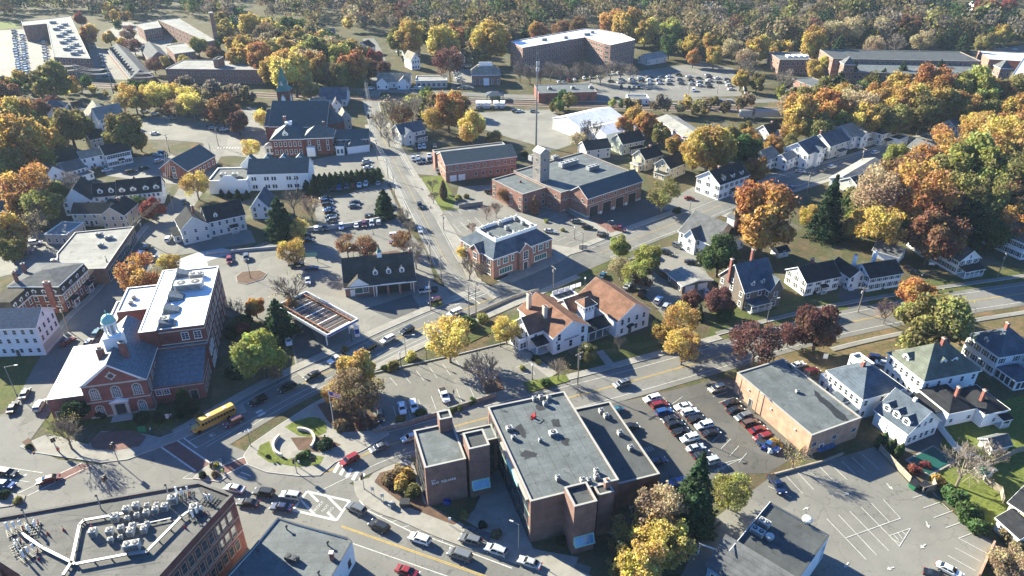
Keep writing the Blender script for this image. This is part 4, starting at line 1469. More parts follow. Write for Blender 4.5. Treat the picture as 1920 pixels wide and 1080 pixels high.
for p,s,lab in (((345,930),1,'antenna frame with white panels nearest the parapet over the street corner'),((392,940),2,'antenna frame standing on the dark tar patch of the corner block'),((373,968),3,'antenna frame above the brick wall with windows, beside the white cabinet'),
     ((32,996),4,'antenna frame with a tall white panel at the end of the steel duct'),((62,995),5,'low antenna frame beside the red cone on the corner block'),((35,1030),6,'antenna frame next to the dark brick wall of the corner block'),((58,1042),7,'antenna frame with three white panels under the long duct')):
 antenna_frame(p,lab,s)
for i,p in enumerate([(120,995),(90,1002),(73,1050),(347,990),(172,990)]):
 q = on1(p)
 o = empty('roof_anchor','small red cone anchor with a thin rod on the corner block roof','anchor',q,0,'red anchors on the brick block')
 MB().lathe([(.28,0),(.2,.15),(.08,.7)],'red_paint',8).build('cone',o); MB().tube((0,0,.6),(0,0,1.5),.03,.03,'steel',4).build('rod',o)
for p,lab in (((318,935),'slim steel flue standing upright near the tall cabinet on the corner block'),((190,955),'slim steel flue leaning over the tar patch on the corner block'),((53,982),'thin pole by the parapet near the antenna frames')):
 q = on1(p)
 o = empty('flue_pipe',lab,'pipe',q)
 MB().tube((0,0,0),(.05,.1,3.4),.11,.11,'steel',7).build('pipe',o); MB().lathe([(.2,3.4),(.2,3.6),(.05,3.75)],'steel_dark',8).build('cap',o)

# small flat block beside it
Z2 =5.6
sm,sl_ = poly_block('flat_roofed_shop','low grey flat roofed shop with a white side wall beside the road box marking','building',[(521,971),(557,983),(600,995),(652,1009),(661,1017),(622,1085),(580,1150),(400,1110),(470,1033)],Z2,'stucco_white','membrane_grey',.25,'steel_dark',.3)
c2 = sm.location.to_2d(); Q_ = lambda p: G(p,Z2).to_2d()- c2
wall_windows(sm,Q_((622,1085)),Q_((661,1017)),2,(1.6,),.8,1.4,'trim_dark',m=2.2)
for p,lab,h in (((538,993),'small black vent nearest the street on the grey shop roof',.9),((615,1023),'small black vent beside the pipework on the grey shop roof',.9),((484,1035),'black vent pipe at the far edge of the grey shop roof',.8),((598,1078),'brick red vent pipe on the edge of the grey shop roof',.8)):
 q = G(p,Z2 +.05); o = empty('roof_vent',lab,'vent',q)
 MB().tube((0,0,0),(0,0,h),.14,.14,'steel_dark',8).build('pipe',o); MB().lathe([(.3,h),(.32,h +.12),(.1,h +.3)],'steel_dark',8).build('cap',o)
q = G((548,1050),Z2 +.05); roof_unit(q,-.35,2.6,1.2,1.0,'black low air handler with two boxes on the grey shop roof',None,'steel_dark')
q = G((623,1048),Z2 +.05); o = empty('brick_chimney','short square brick chimney at the white wall of the grey shop','chimney',q)
MB().box(-.35,.35,-.35,.35,-.05,1.7,'brick_red').build('stack',o); MB().box(-.43,.43,-.43,.43,1.7,1.85,'trim_stone').build('cap',o)

# office building on the square: dark brick, two blocks and stair towers
ez =11.2
E_ = Bld('office_building','large dark brick office with grey patched flat roof and stair towers','building',(995,943),(1160,902),ez)
ydeep = E_.l((904,768),ez).y
L_ = E_.L
def eb(pts,z,**kw):
 """block spanned by photo points taken at height z"""
 q =[E_.l(p,z) for p in pts]
 return E_.block(min(v.x for v in q),max(v.x for v in q),min(v.y for v in q),max(v.y for v in q),z,'flat',wm='brick_brown',rm=kw.pop('rm','membrane_grey'),trim='coping',**kw)
mainb = E_.block(0,L_,0,ydeep,ez,'flat',wm='brick_brown',rm='membrane_grey',trim='coping',parapet=.35)
E_.win(mainb,'L',9,(.8,4.4,8.0),2.4,2.6,m=1.5,trim='trim_dark',glass='glass',split=(2,1))
x0,y1 = E_.l((1071,769),6.6); x1,y0 = E_.l((1251,911),6.6)
rw = E_.block(L_ +.01,x1,3.0,ydeep -1.5,6.6,'flat',wm='brick_brown',rm='membrane_dark',trim='coping',parapet=.3)
q =[E_.l(p,10.6) for p in ((797,880),(872,858),(765,812))]
lb = E_.block(q[0].x,q[1].x,q[0].y,q[2].y,10.6,'flat',wm='brick_brown',rm='membrane_grey',trim='coping',parapet=.35)
E_.win(lb,'L',4,(.8,4.2,7.4),1.8,2.4,m=1.5,trim='trim_dark',split=(2,1))
lx0,lx1,ly0,ly1 = lb['x0'],lb['x1'],lb['y0'],lb['y1']
t1 = E_.block(lx1 +.6,lx1 +5.0,ly0 -.5,ly0 +4.6,13.4,'flat',wm='brick_brown',rm='membrane_dark',trim='coping',parapet=.4)
br = E_.block(lx1 +.01,-.01,ly0 +6.2,ly1 -.8,8.6,'flat',wm='brick_brown',rm='membrane_grey',trim='coping',parapet=.25,z0=0)
E_.win(br,'F',3,(.6,4.6),2.4,3,m=1,trim='trim_dark',split=(2,1))
c1 = E_.block(lx1 -3.2,lx1 -.4,ly1 -2.2,ly1 +.6,14.0,'flat',wm='brick_brown',rm='membrane_dark',trim='coping',parapet=.3)
t2 = E_.block(L_ *.37,L_ *.37+4.6,-5.2,-.01,12.6,'flat',wm='brick_brown',rm='membrane_dark',trim='coping',parapet=.6)
t3 = E_.block(L_ *.37+6.2,L_ *.37+9.4,-2.6,-.01,11.4,'flat',wm='brick_brown',rm='membrane_dark',trim='coping',parapet=.2)
E_.chimney(L_ *.37+8.6,-.9,11.4,13.2,1.0,1.0,'brick_brown')
def skylight(x,y,z,w):
 mb = MB().hull([(x,y,z),(x + w,y,z),(x + w,y -1.1,z -1.9),(x,y -1.1,z -1.9)][::-1],[(x,y +.01,z),(x + w,y +.01,z),(x + w,y -.02,z -1.9),(x,y -.02,z -1.9)][::-1],'copper_pale')
 o = E_.part(mb,'skylight')
 n =4
 for i in range(n):
  a,b = x + w *(.06+ i *.88/ n)+.05,x + w *(.06+(i +1)*.88/ n)-.05
  p = lambda u,v:(u,y -1.1* v -.05,z -1.9* v +.03)
  MB().face([p(a,.88),p(b,.88),p(b,.12),p(a,.12)],'glass_sky').build('pane',o)
skylight(t1['x0']+.3,t1['y0'],4.8,3.9); skylight(t2['x0']+.2,t2['y0'],4.8,4.2)
for z_,h_ in ((3.3,.2),(7,.2)):
 E_.part(MB().box(-.06,0,.5,ydeep -1,z_,z_ + h_,'copper_pale'),'spandrel')
E_.part(MB().box(-.55,-.01,1.2,ydeep *.62,ez -.55,ez -.2,'coping'),'canopy_eave')
E_.part(MB().box(-.75,-.56,ydeep *.2,ydeep *.45,ez -1.3,ez -.25,'copper_pale'),'glazed_eave')
for i in range(1,7): E_.part(MB().box(L_ * i /7-.05,L_ * i /7+.05,.5,ydeep -.5,ez +.06,ez +.07,'membrane_dark'),'roof_seam')
tx = lb['x0']+(lb['x1']- lb['x0'])*.36
text_obj('lettering','ELM  SQUARE',.85,'sign_white',E_.o,(tx +.6,ly0 -.05,6.2),(R(90),0,0))
text_obj('lettering','ONE',.45,'sign_white',E_.o,(tx -1.6,ly0 -.05,7.0),(R(90),0,0))
rg = random.Random(4)
for px in ([(960,805),(975,796),(988,812),(983,822),(972,815)],[(1032,788),(1045,786),(1052,800),(1040,800)],[(973,850),(985,845),(1005,848),(1008,856),(990,862),(978,858)],[(1004,760),(1018,757),(1022,767),(1010,770)],[(1050,820),(1070,824),(1066,836),(1055,832)],[(940,772),(948,770),(952,776)]):
 v =[E_.l(p,ez) for p in px]
 w =[]
 for i in range(len(v)):
  a,b = v[i],v[(i +1)% len(v)]
  for t in (0,.33,.66): w.append(a.lerp(b,t)+ Vector((rg.uniform(-.35,.35),rg.uniform(-.35,.35))))
 E_.part(MB().prism(ccw(w),ez +.06,ez +.075,'tar_patch'),'tar_patch')
for (px,py),lab in (((1002,748),0),((1014,745),0),((1029,746),0),((1022,757),0),((1092,901),0),((1104,902),0),((1096,912),0),((1118,895),0),((1118,884),0),((1046,897),0)):
 roof_unit(G((px,py +3),ez +.06),E_.rz,.95,.95,1.1,'small round fan unit on the patched roof of the office building','condensers on the office roof',name='air_conditioner')
for p,lab,w in (((955,806),'grey box ventilator between tar patches on the office roof',1.4),((1037,815),'white rooftop unit with a dark shadow patch on the office roof',1.8),((1013,828),'dark short ventilator in the middle of the office roof',.8),((963,823),'white drum ventilator near the left edge of the office roof',1.0)):
 roof_unit(G(p,ez +.06),E_.rz,w,w *.8,.9,lab,None)
for p,lab in (((1127,774),'upper of two fan units at the end of the lower office wing'),((1136,783),'lower of two fan units at the end of the lower office wing'),((1162,815),'fan unit halfway along the lower office wing'),((1182,843),'fan unit near the tree end of the lower office wing')):
 roof_unit(G(p,6.7),E_.rz,1.1,1.1,1.1,lab,None,name='air_conditioner')
q = G((1000,783),ez +.1); o = empty('roof_hatch_frame','small orange red frame standing on the office roof','frame',q,.9)
MB().box(-.9,.9,-.06,.06,.0,.12,'sign_red').box(-.9,-.78,-.06,.06,0,1.1,'sign_red').box(.78,.9,-.06,.06,0,1.1,'sign_red').box(-.9,.9,-.06,.06,1.0,1.1,'sign_red').box(-.3,.3,-.4,.4,0,.6,'sign_red').build('frame',o)

# orange brick building behind the car park
oz = HT((1382,700),(1384,738))-.5
O_ = Bld('orange_brick_hall','plain orange brick building with grey flat roof peeling along its edge','building',(1382,700),(1522,818),oz)
dp = O_.l((1472,676),oz).y
ob = O_.block(0,O_.L,0,dp,oz,'flat',wm='brick_orange',rm='membrane_grey',trim='coping',parapet=.2)
for px in ([(1500,690),(1520,703),(1524,712),(1512,706)],[(1525,730),(1550,750),(1585,780),(1596,792),(1575,788),(1550,765),(1530,745)],[(1476,683),(1488,690),(1484,694)]):
 v =[O_.l(p,oz) for p in px]
 w =[]
 for i in range(len(v)):
  a,b = v[i],v[(i +1)% len(v)]
  for t in (0,.25,.5,.75): w.append(a.lerp(b,t)+ Vector((rg.uniform(-.3,.3),rg.uniform(-.3,.3))))
 O_.part(MB().prism(ccw(w),oz +.06,oz +.075,'tar_patch'),'tar_patch')
O_.door(ob,'F',6.2,1.0,2.1,'trim_dark','trim_grey'); O_.door(ob,'R',4,1.1,2.1)
O_.win(ob,'R',3,(2.6,),1.2,1.0,trim='trim_grey')
roof_unit(G((1495,736),oz +.06),0,.9,.9,.7,'white mushroom ventilator alone on the orange brick building roof',None)
for i,u in enumerate((5,13,21)):
 O_.part(MB().box(u -.2,u +.2,-.3,0,4.2,4.5,'sign_white'),'wall_lamp')
sv = O_.part(MB().box(O_.L *0+2,2.02,-.1,-.02,.2,oz -.3,'steel_dark'),'downpipe')
so = empty('solar_awning','tilted rack of blue solar panels against the orange brick building','solar panel',G((1545,843)),O_.rz + math.pi /2)
for i in range(4):
 MB().hull([(-2.6+ i *1.3,-.9,.7),(-1.4+ i *1.3,-.9,.7),(-1.4+ i *1.3,.7,1.7),(-2.6+ i *1.3,.7,1.7)],[(-2.6+ i *1.3,-.9,.76),(-1.4+ i *1.3,-.9,.76),(-1.4+ i *1.3,.7,1.76),(-2.6+ i *1.3,.7,1.76)],'solar').build('panel',so)
for x in (-2.4,0,2.4): MB().box(x -.05,x +.05,.5,.6,0,1.6,'steel').build('leg',so)

# shop at the bottom: flat rear roof, shingled front slope, blue wall
S_ = Bld('blue_walled_shop','low shop with grey shingled slope, flat rear roof and blue front wall','building',(1328,1058),(1470,1150),4.5)
fy = S_.l((1357,1002),6.5).y
fb = S_.block(0,S_.L,0,fy,4.2,'shed',2.6,'clap_blue','shingle_grey')
S_.win(fb,'F',5,(1.0,),1.4,1.8,split=(2,2)); S_.win(fb,'L',2,(1.0,),1.2,1.5)
q =[S_.l(p,6.2) for p in ((1393,1006),(1440,942),(1554,1006),(1517,1067))]
rb_ = S_.block(q[0].x,q[2].x,fy +.02,q[1].y,6.2,'flat',wm='stucco_white',rm='membrane_dark',trim='steel_dark',parapet=.25)
S_.win(rb_,'R',2,(1.2,3.6),1.2,1.4,trim='trim_white')
S_.part(MB().box(rb_['x0']-.16,rb_['x0']-.06,rb_['y0']-3,rb_['y1'],6.55,6.75,'coping_white'),'white_edge')
roof_unit(G((1432,985),6.3),S_.rz,2.2,1.4,1.3,'white twin fan unit on the flat rear roof of the blue walled shop',None)
roof_unit(G((1420,1000),6.3),S_.rz,2.6,1.5,1.1,'pale air handler in the well of the blue walled shop roof',None)
for p,lab,w in (((1512,980),'large white mushroom fan at the edge of the blue walled shop',1.0),((1442,1012),'grey mushroom fan in the roof well of the blue walled shop',.8)):
 q = G(p,6.3); o = empty('exhaust_fan',lab,'fan',q)
 MB().lathe([(w *.55,0),(w *.55,.5),(w *.4,.6)],'steel',10).build('base',o); MB().lathe([(w *.7,.6),(w,.75),(w,1.15),(w *.6,1.3)],'hvac',12).build('hood',o)
gt = empty('white_pergola','white timber gate arch between the blue walled shop and the trees','pergola',G((1308,1038)),-.45)
MB().box(0,.22,0,.22,0,2.6,'trim_white').box(-.05,.27,-.05,.27,0,.9,'trim_white').build('post',gt)
MB().box(3.4,3.62,0,.22,0,2.6,'trim_white').build('post',gt); MB().box(-.1,3.8,-.02,.2,2.6,2.85,'trim_white').build('beam',gt)

# ---------------------------------------------------------------- library with cupola (left)
lz =10.0
M_ = Bld('brick_memorial_hall','red brick hall with white cupola, copper dome and arched windows','building',(150,725),(272,709),lz)
LW = M_.L
ydp = M_.l((294,620),lz).y
rise =5.4
fb = M_.block(0,LW,0,ydp,lz,'y',rise,'brick_red','slate',over=.35)
def arched(B,side,u,z,w,h):
 loc,rz = M_.place(B,side,u,z)
 n =9
 arc =[(w /2* math.cos(math.pi * i /(n -1)),h + w /2* math.sin(math.pi * i /(n -1))) for i in range(n)]
 fr,e = MB(),.28
 for i in range(n -1):
  a,b = arc[i],arc[i +1]
  s =(w /2+ e)/(w /2)
  A,Bq =(a[0]* s,h +(a[1]- h)* s),(b[0]* s,h +(b[1]- h)* s)
  q =[a,A,Bq,b]
  fr.hull([(x,-.1,zz) for x,zz in q],[(x,0,zz) for x,zz in q],'trim_stone')
 fr.box(-w /2- e,-w /2,-.1,0,-.1,h,'trim_stone').box(w /2,w /2+ e,-.1,0,-.1,h,'trim_stone').box(-w /2- e -.1,w /2+ e +.1,-.2,0,-.35,-.1,'trim_stone')
 for i in range(1,4): fr.box(-w /2+ w * i /4-.035,-w /2+ w * i /4+.035,-.07,0,-.1,h + w *.35,'trim_white')
 for i in range(1,6): fr.box(-w /2,w /2,-.068,0,-.1+(h +.1)* i /5-.03,-.1+(h +.1)* i /5+.03,'trim_white')
 o = M_.part(fr,'arched_window',loc,rz)
 MB().face([(-w /2,-.04,-.1),(w /2,-.04,-.1)]+[(x,-.04,zz) for x,zz in arc],'glass').build('pane',o)
for u in (LW *.17,LW *.5,LW *.83): arched(fb,'F',u,5.9,1.7,2.0)
for u in (LW *.17,LW *.83): arched(fb,'F',u,1.1,1.6,1.7)
M_.band(fb,4.6,.35); M_.band(fb,lz -.55,.45); M_.band(fb,.1,.5)
M_.win(fb,'R',6,(1.2,5.6),1.4,2.4,m=1.2,trim='trim_stone',split=(3,4))
# pediment trim and round window
for sg in (-1,1):
 a =[(LW /2+ sg * LW /2,-.12,lz +.1),(LW /2,-.12,lz + rise -.1),(LW /2,-.12,lz + rise -.55),(LW /2+ sg *(LW /2-1.2),-.12,lz +.1)]
 if sg <0: a = a[::-1]
 M_.part(MB().hull(a,[(p[0],-.01,p[2]) for p in a],'trim_white'),'pediment_trim')
rw_ = M_.part(MB().tube((LW /2,-.14,lz +2),(LW /2,.01,lz +2),.95,.95,'trim_stone',16),'round_window')
MB().tube((LW /2,-.18,lz +2),(LW /2,-.13,lz +2),.62,.62,'glass',14).build('pane',rw_)
for a in range(4):
 MB().box(LW /2+1.05* math.cos(a * R(90))-.13,LW /2+1.05* math.cos(a * R(90))+.13,-.16,-.01,lz +2+1.05* math.sin(a * R(90))-.13,lz +2+1.05* math.sin(a * R(90))+.13,'trim_white').build('keystone',rw_)
# doorcase
dc = MB().box(LW /2-1.9,LW /2-1.2,-.7,-.01,0,4.0,'trim_stone').box(LW /2+1.2,LW /2+1.9,-.7,-.01,0,4.0,'trim_stone').box(LW /2-2.1,LW /2+2.1,-.8,-.01,4.0,4.5,'trim_stone')
dc.hull([(LW /2-2.2,-.85,4.5),(LW /2+2.2,-.85,4.5),(LW /2,-.85,5.5)],[(LW /2-2.2,-.01,4.5),(LW /2+2.2,-.01,4.5),(LW /2,-.01,5.5)],'trim_white')
dc = M_.part(dc,'door_surround'); MB().box(LW /2-1.2,LW /2+1.2,-.2,-.06,.6,3.8,'trim_dark').build('door_leaf',dc)
for i in range(4): M_.part(MB().box(LW /2-2.2- i *.1,LW /2+2.2+ i *.1,-1.2- i *.45,-.71- i *.45 if i else -.71,0,.6- i *.15,'granite'),'step')
# cupola
cq = M_.l((209,668),lz + rise +1); cx,cyy = LW /2,ydp *.42
zz = lz + rise -1.2
cup = M_.part(MB().box(cx -1.9,cx +1.9,cyy -1.9,cyy +1.9,zz,zz +3.6,'trim_white').box(cx -2.1,cx +2.1,cyy -2.1,cyy +2.1,zz +3.6,zz +3.9,'trim_white').lathe([(1.7,zz +3.9),(1.7,zz +4.3)],'trim_white',12,(cx,cyy)),'cupola')
for i in range(8):
 a = i * math.pi /4+.2
 MB().tube((cx +1.35* math.cos(a),cyy +1.35* math.sin(a),zz +4.3),(cx +1.35* math.cos(a),cyy +1.35* math.sin(a),zz +7.2),.2,.17,'trim_white',7).build('column',cup)
MB().lathe([(.8,zz +4.3),(.8,zz +7.2)],'trim_grey',10,(cx,cyy)).build('lantern_core',cup)
MB().lathe([(1.75,zz +7.2),(1.75,zz +7.6)],'trim_white',16,(cx,cyy)).build('cornice',cup)
MB().lathe([(1.6* math.cos(t),zz +7.6+1.9* math.sin(t)) for t in [i * math.pi /2/7 for i in range(7)]]+[(.12,zz +9.5),(.1,zz +10.2),(.22,zz +10.4),(.03,zz +10.7)],'copper_pale',18,(cx,cyy)).build('dome',cup,smooth=True)
M_.chimney(LW /2+2.6,ydp *.25,lz +2,lz + rise +2.2,1.5,1.1)
M_.chimney(LW /2-3.0,ydp *.3,lz +2,lz + rise +.6,1.5,1.1)
# low wing on the street side
q =[M_.l(p,7.0) for p in ((95,750),(132,652))]
lw = M_.block(min(q[0].x,q[1].x)*.5+ q[0].x *.5,-.02,q[0].y,q[1].y,7.0,'flat',wm='brick_red',rm='membrane_white',trim='coping_white',parapet=.1)
M_.win(lw,'F',2,(1.5,),1.2,1.8,trim='trim_stone'); M_.win(lw,'L',6,(1.5,),1.2,1.8,trim='trim_stone')
# wings on the park side
q =[M_.l(p,5.6) for p in ((284,725),(379,712),(291,675))]
w1 = M_.block(LW +.02,q[1].x,q[0].y,q[0].y +11,5.2,'shed',3.4,'brick_red','slate',over=.2)
M_.win(w1,'F',2,(2.8,),1.2,1.5,trim='trim_white',split=(2,3),u0=1.2,u1=3.0); M_.win(w1,'R',4,(1.2,),1.2,2,trim='trim_stone',split=(2,3))
M_.band(w1,4.4,.25); M_.door(w1,'F',w1['x1']- w1['x0']-2.6,1.7,2.8,'trim_dark','trim_stone')
w2 = M_.block(LW +.02,q[1].x +.6,w1['y1']+.02,w1['y1']+7,9.0,'flat',wm='brick_dark',rm='membrane_pale',trim='coping',parapet=.25)
M_.win(w2,'R',3,(1.2,5),1.2,2,trim='trim_white',split=(2,3))
mz =14.0
q =[M_.l(p,mz) for p in ((295,621),(382,612),(397,502),(302,502))]
mb_ = M_.block(q[0].x,q[1].x,q[0].y,q[2].y,mz,'flat',wm='brick_dark',rm='membrane_white',trim='coping_white',parapet=.3)
M_.win(mb_,'F',2,(10.6,),1.6,2.0,trim='trim_white',split=(2,3),u0=(q[1].x - q[0].x)*.55,u1=(q[1].x - q[0].x)*.82)
M_.win(mb_,'R',8,(1.5,5.5,9.6),1.6,2.3,m=1.5,trim='trim_stone',split=(2,3))
M_.band(mb_,9.4,.3); M_.band(mb_,13.2,.3)
q2 =[M_.l(p,mz +.5) for p in ((275,617),(302,502))]
mo = M_.block(q[0].x -4.2,q[0].x -.02,mb_['y0']-1,mb_['y1'],mz +.6,'flat',wm='brick_dark',rm='membrane_white',trim='coping_white',parapet=.15)
# sawtooth glazing between the two white roofs
for i in range(5):
 y = mb_['y0']+1+(mb_['y1']- mb_['y0']-3)* i /4.4
 d = M_.part(MB().hull([(q[0].x +.4,y,mz +.07),(q[0].x +4.2,y,mz +.07),(q[0].x +4.2,y +3.2,mz +.07),(q[0].x +.4,y +3.2,mz +.07)],[(q[0].x +.4,y +.05,mz +1.9),(q[0].x +3.9,y +.3,mz +.6),(q[0].x +3.9,y +2.9,mz +.6),(q[0].x +.4,y +3.15,mz +1.9)],'slate'),'roof_monitor')
q3 =[M_.l(p,11.5) for p in ((222,587),(280,541),(212,592))]
lt = M_.block(q3[0].x -.5,mo['x0']-.02,q3[0].y,mb_['y1']-3,11.5,'flat',wm='brick_brown',rm='membrane_white',trim='coping_white',parapet=.3)
lt2 = M_.block(q3[0].x -3,q3[0].x -.52,q3[0].y -1.5,lt['y1']-4,9.5,'flat',wm='brick_brown',rm='membrane_white',trim='coping_white',parapet=.3)
for p,w,d,h,lab in (((356,541),7.5,3.2,2.2,'long white air handler on the white roof of the memorial hall'),((310,605),2.6,2.2,1.6,'white box unit beside the sawtooth glazing of the memorial hall'),((370,520),4,2,1.5,'pale ducted unit at the back of the memorial hall roof'),((252,560),1.2,1.2,.9,'upper small vent on the white terrace roof of the memorial hall'),((246,570),1.2,1.2,.9,'lower small vent on the white terrace roof of the memorial hall')):
 zq =11.6 if p[0]<260 else mz +.1
 roof_unit(G(p,zq),M_.rz,w,d,h,lab,None)

# white three-storey house and brick mansard row (far left)
W_ = Bld('white_corner_house','white three storey house with slate roof and grey shopfront on the corner','house',(-70,616),(65,612),9.6)
wd = W_.l((95,577),9.6).y
wb_ = W_.block(0,W_.L,0,wd,9.4,'x',3.2,'clap_white','slate')
W_.win(wb_,'F',8,(1.2,4.4,7.2),.9,1.3,skip=(2,)); W_.win(wb_,'R',4,(4.3,7.0),.9,1.5,split=(1,2)); W_.door(wb_,'F',W_.L *.62,1.1,2.1,'shingle_brown_wall')
W_.part(MB().box(W_.L +.01,W_.L +.12,.4,wd -.2,0,3.3,'trim_grey'),'shopfront')
W_.win(wb_,'R',4,(.9,),1.5,1.8,m=1.0,trim='trim_white',name='shop_window')
W_.win(wb_,'R',1,(10.1,),.8,1.2,name='attic_window')
V_ = Bld('mansard_row_house','dark mansard roofed brick row house with white dormer windows','house',(115,552),(165,505),6.2)
vb = V_.block(0,V_.L,0,16,6.0,'mansard',2.7,'brick_red','shingle_brown',hipr=.6,over=.1)
V_.block(.5,V_.L -.5,.5,15.5,8.7,'hip',1.8,'brick_red','shingle_grey',z0=8.6,over=.15,hipr=7)
V_.win(vb,'F',6,(1.0,3.8),1.0,1.6); V_.win(vb,'L',5,(1.0,3.8),1.0,1.6,m=1.2)
for u in (2.0,V_.L *.38,V_.L *.62,V_.L -2.0): V_.dormer(vb,'F',u,1.5,1.7,.1,'trim_white','shingle_brown',.4,dep=1.2)
for u in (2,5,8,11,14): V_.dormer(vb,'L',u,1.5,1.7,.1,'trim_white','shingle_brown',.4,dep=1.2)
V_.porch(vb,'F',V_.L *.15,V_.L *.3,1.6,2.8,posts=2,rail=False); V_.porch(vb,'F',V_.L *.7,V_.L *.85,1.6,2.8,posts=2,rail=False)
V_.chimney(-.3,3.0,0,10.6,.9,1.8); V_.chimney(3,14,8.6,12.4); V_.chimney(9,15.0,8.6,12)
vx = V_.block(-9,-.05,9,16,6,'mansard',2.6,'brick_red','shingle_brown',hipr=.6,over=.1)
V_.win(vx,'F',3,(1,3.8),1,1.6); V_.win(vx,'L',2,(3.8,),1,1.6)
for u in (1.5,4.5,7.5): V_.dormer(vx,'F',u,1.5,1.7,.1,'trim_white','shingle_brown',.4,dep=1.2)
# ---------------------------------------------------------------- middle ground
# fuel station: open-topped canopy and kiosk
cz =5.2
C_ = Bld('fuel_canopy','fuel station canopy with its deck off, rusty beams showing inside a white rim','canopy',(614,630),(671,600),cz)
cl,cd = C_.L,C_.l((561,555),cz).y
for a,b,c,d in ((0,cl,-.12,.12),(0,cl,cd -.12,cd +.12),(-.12,.12,.13,cd -.13),(cl -.12,cl +.12,.13,cd -.13)):
 f = C_.part(MB().box(a,b,c,d,cz -.45,cz +.5,'coping_white'),'fascia_panel')
C_.part(MB().box(-.14,cl +.14,-.17,-.125,cz -.3,cz +.2,'sign_blue'),'blue_stripe'); C_.part(MB().box(cl +.125,cl +.17,0,cd,cz -.3,cz +.2,'sign_blue'),'blue_stripe')
for x in (cl *.13,cl *.87): C_.part(MB().box(x -.18,x +.18,.15,cd -.15,cz -.1,cz +.35,'steel_rust'),'main_beam')
nb =13
C_.part(MB().box(.2,cl -.2,.2,cd -.2,cz -.44,cz -.36,'steel_dark'),'dark_backing')  # added dark plate, stands in for the shade in the gaps between beams
for i in range(nb):
 y =.5+(cd -1)* i /(nb -1)
 C_.part(MB().box(.2,cl -.2,y -.09,y +.09,cz -.2,cz -.05,'steel_rust'),'cross_beam')
for i in range(nb -1):
 y =.5+(cd -1)*(i +.5)/(nb -1)
 if i in (2,7): continue
 C_.part(MB().box(cl *.17,cl *.83,y -.22,y +.22,cz -.3,cz -.22,('coping_white','membrane_pale','steel')[i %3]),'deck_panel')
for x in (cl *.13,cl *.87):
 for y in (cd *.12,cd *.88): C_.part(MB().box(x -.15,x +.15,y -.15,y +.15,0,cz -.45,'trim_white'),'column')
for i in range(2):
 o = empty('fuel_pump','fuel pump with blue panel under the open canopy','fuel pump',C_.o.matrix_basis @ Vector((cl *.5,cd *(.3+.4* i),.05)),C_.rz,'pumps under the canopy')
 MB().box(-.9,.9,-2.2,2.2,-.05,.12,'concrete').build('island',o); MB().box(-.25,.25,-.45,.45,.12,1.9,'trim_white').build('cabinet',o); MB().box(-.27,.27,-.4,.4,1.4,1.85,'sign_blue').build('display',o)
o = empty('fuel_sign','upright white and blue fuel price sign beside the canopy','sign',G((671,634)),.3)
MB().box(-.7,.7,-.2,.2,.6,4.2,'sign_white').build('board',o); MB().box(-.6,.6,-.23,-.2,1.6,3.2,'sign_blue').build('price_panel',o); MB().box(-.5,.5,-.1,.1,0,.6,'steel').build('foot',o)
MB().box(-.95,-.1,-.16,.16,4.3,4.8,'sign_white').build('logo_panel',o)

# repair garage with cupola
gz =4.4
g_ = Bld('repair_garage','brick repair garage with brown gable roof, three dormers and small white cupola','garage',(646,540),(779,526),gz)
gr =6.2
gb_ = g_.block(0,g_.L,1.8,14.5,gz,'x',gr,'brick_rose','shingle_brown',over=.3)
g_.part(MB().hull([(-.3,-.1,gz -.3),(g_.L +.3,-.1,gz -.3),(g_.L +.3,1.9,gz +.55),(-.3,1.9,gz +.55)],[(-.3,-.1,gz -.12),(g_.L +.3,-.1,gz -.12),(g_.L +.3,1.9,gz +.72),(-.3,1.9,gz +.72)],'shingle_brown'),'canopy_roof')
g_.part(MB().box(-.3,g_.L +.3,-.16,-.11,gz -.45,gz -.1,'trim_white'),'fascia')
for u in (.42,.61,.80): g_.dormer(gb_,'F',g_.L * u +.6,1.6,1.5,1.7,'trim_white','shingle_brown',.9)
pw = g_.L *.30
pe = MB().face([(g_.L *.05,.1,gz +.05),(g_.L *.05+ pw,.1,gz +.05),(g_.L *.05+ pw /2,.1,gz +2.9)],'stucco_white')
g_.part(pe,'pediment')
xm = g_.L *.05+ pw /2
for sg in (-1,1):
 lo =[(xm + sg *(pw /2+.3),-.1,gz -.05),(xm,-.1,gz +2.95),(xm,6.0,gz +2.95),(xm + sg *(pw /2+.3),1.6,gz -.05)]
 if sg >0: lo = lo[::-1]
 lo = lo[::-1]
 g_.part(MB().hull(lo,[(p[0],p[1],p[2]+.14) for p in lo],'shingle_brown'),'pediment_roof')
for i in range(3):
 g_.garage(gb_,'F',g_.L *(.52+.17* i),3.1,3.2,'hvac_dark','trim_white')
for x in (.4,.435,.605,.775,.97): g_.part(MB().box(g_.L * x -(.3 if .5< x <.9 else .1),g_.L * x +(.3 if .5< x <.9 else .1),.1,.7 if .5< x <.9 else .3,0,gz -.3,'brick_rose' if .5< x <.9 else 'trim_white'),'pier')
for i in range(3): g_.part(MB().box(g_.L *(.52+.17* i)-1.5,g_.L *(.52+.17* i)+1.5,1.62,1.78,3.4,3.9,'sign_white'),'sign_board')
g_.part(MB().box(g_.L *.5,g_.L *.86,-.24,-.17,gz -.42,gz +.08,'sign_white'),'fascia_sign')
g_.win(gb_,'F',1,(1.1,),1.6,1.8,split=(3,3),u0=g_.L *.29,u1=g_.L *.29); g_.door(gb_,'F',g_.L *.1,1.1,2.2,'trim_white'); g_.win(gb_,'F',1,(1.0,),2.4,2.0,split=(1,1),u0=g_.L *.19,u1=g_.L *.19,glass='glass_green')
g_.win(gb_,'L',1,(1.2,),1.4,1.6)
cx_,cy_ = g_.L *.53,8.15
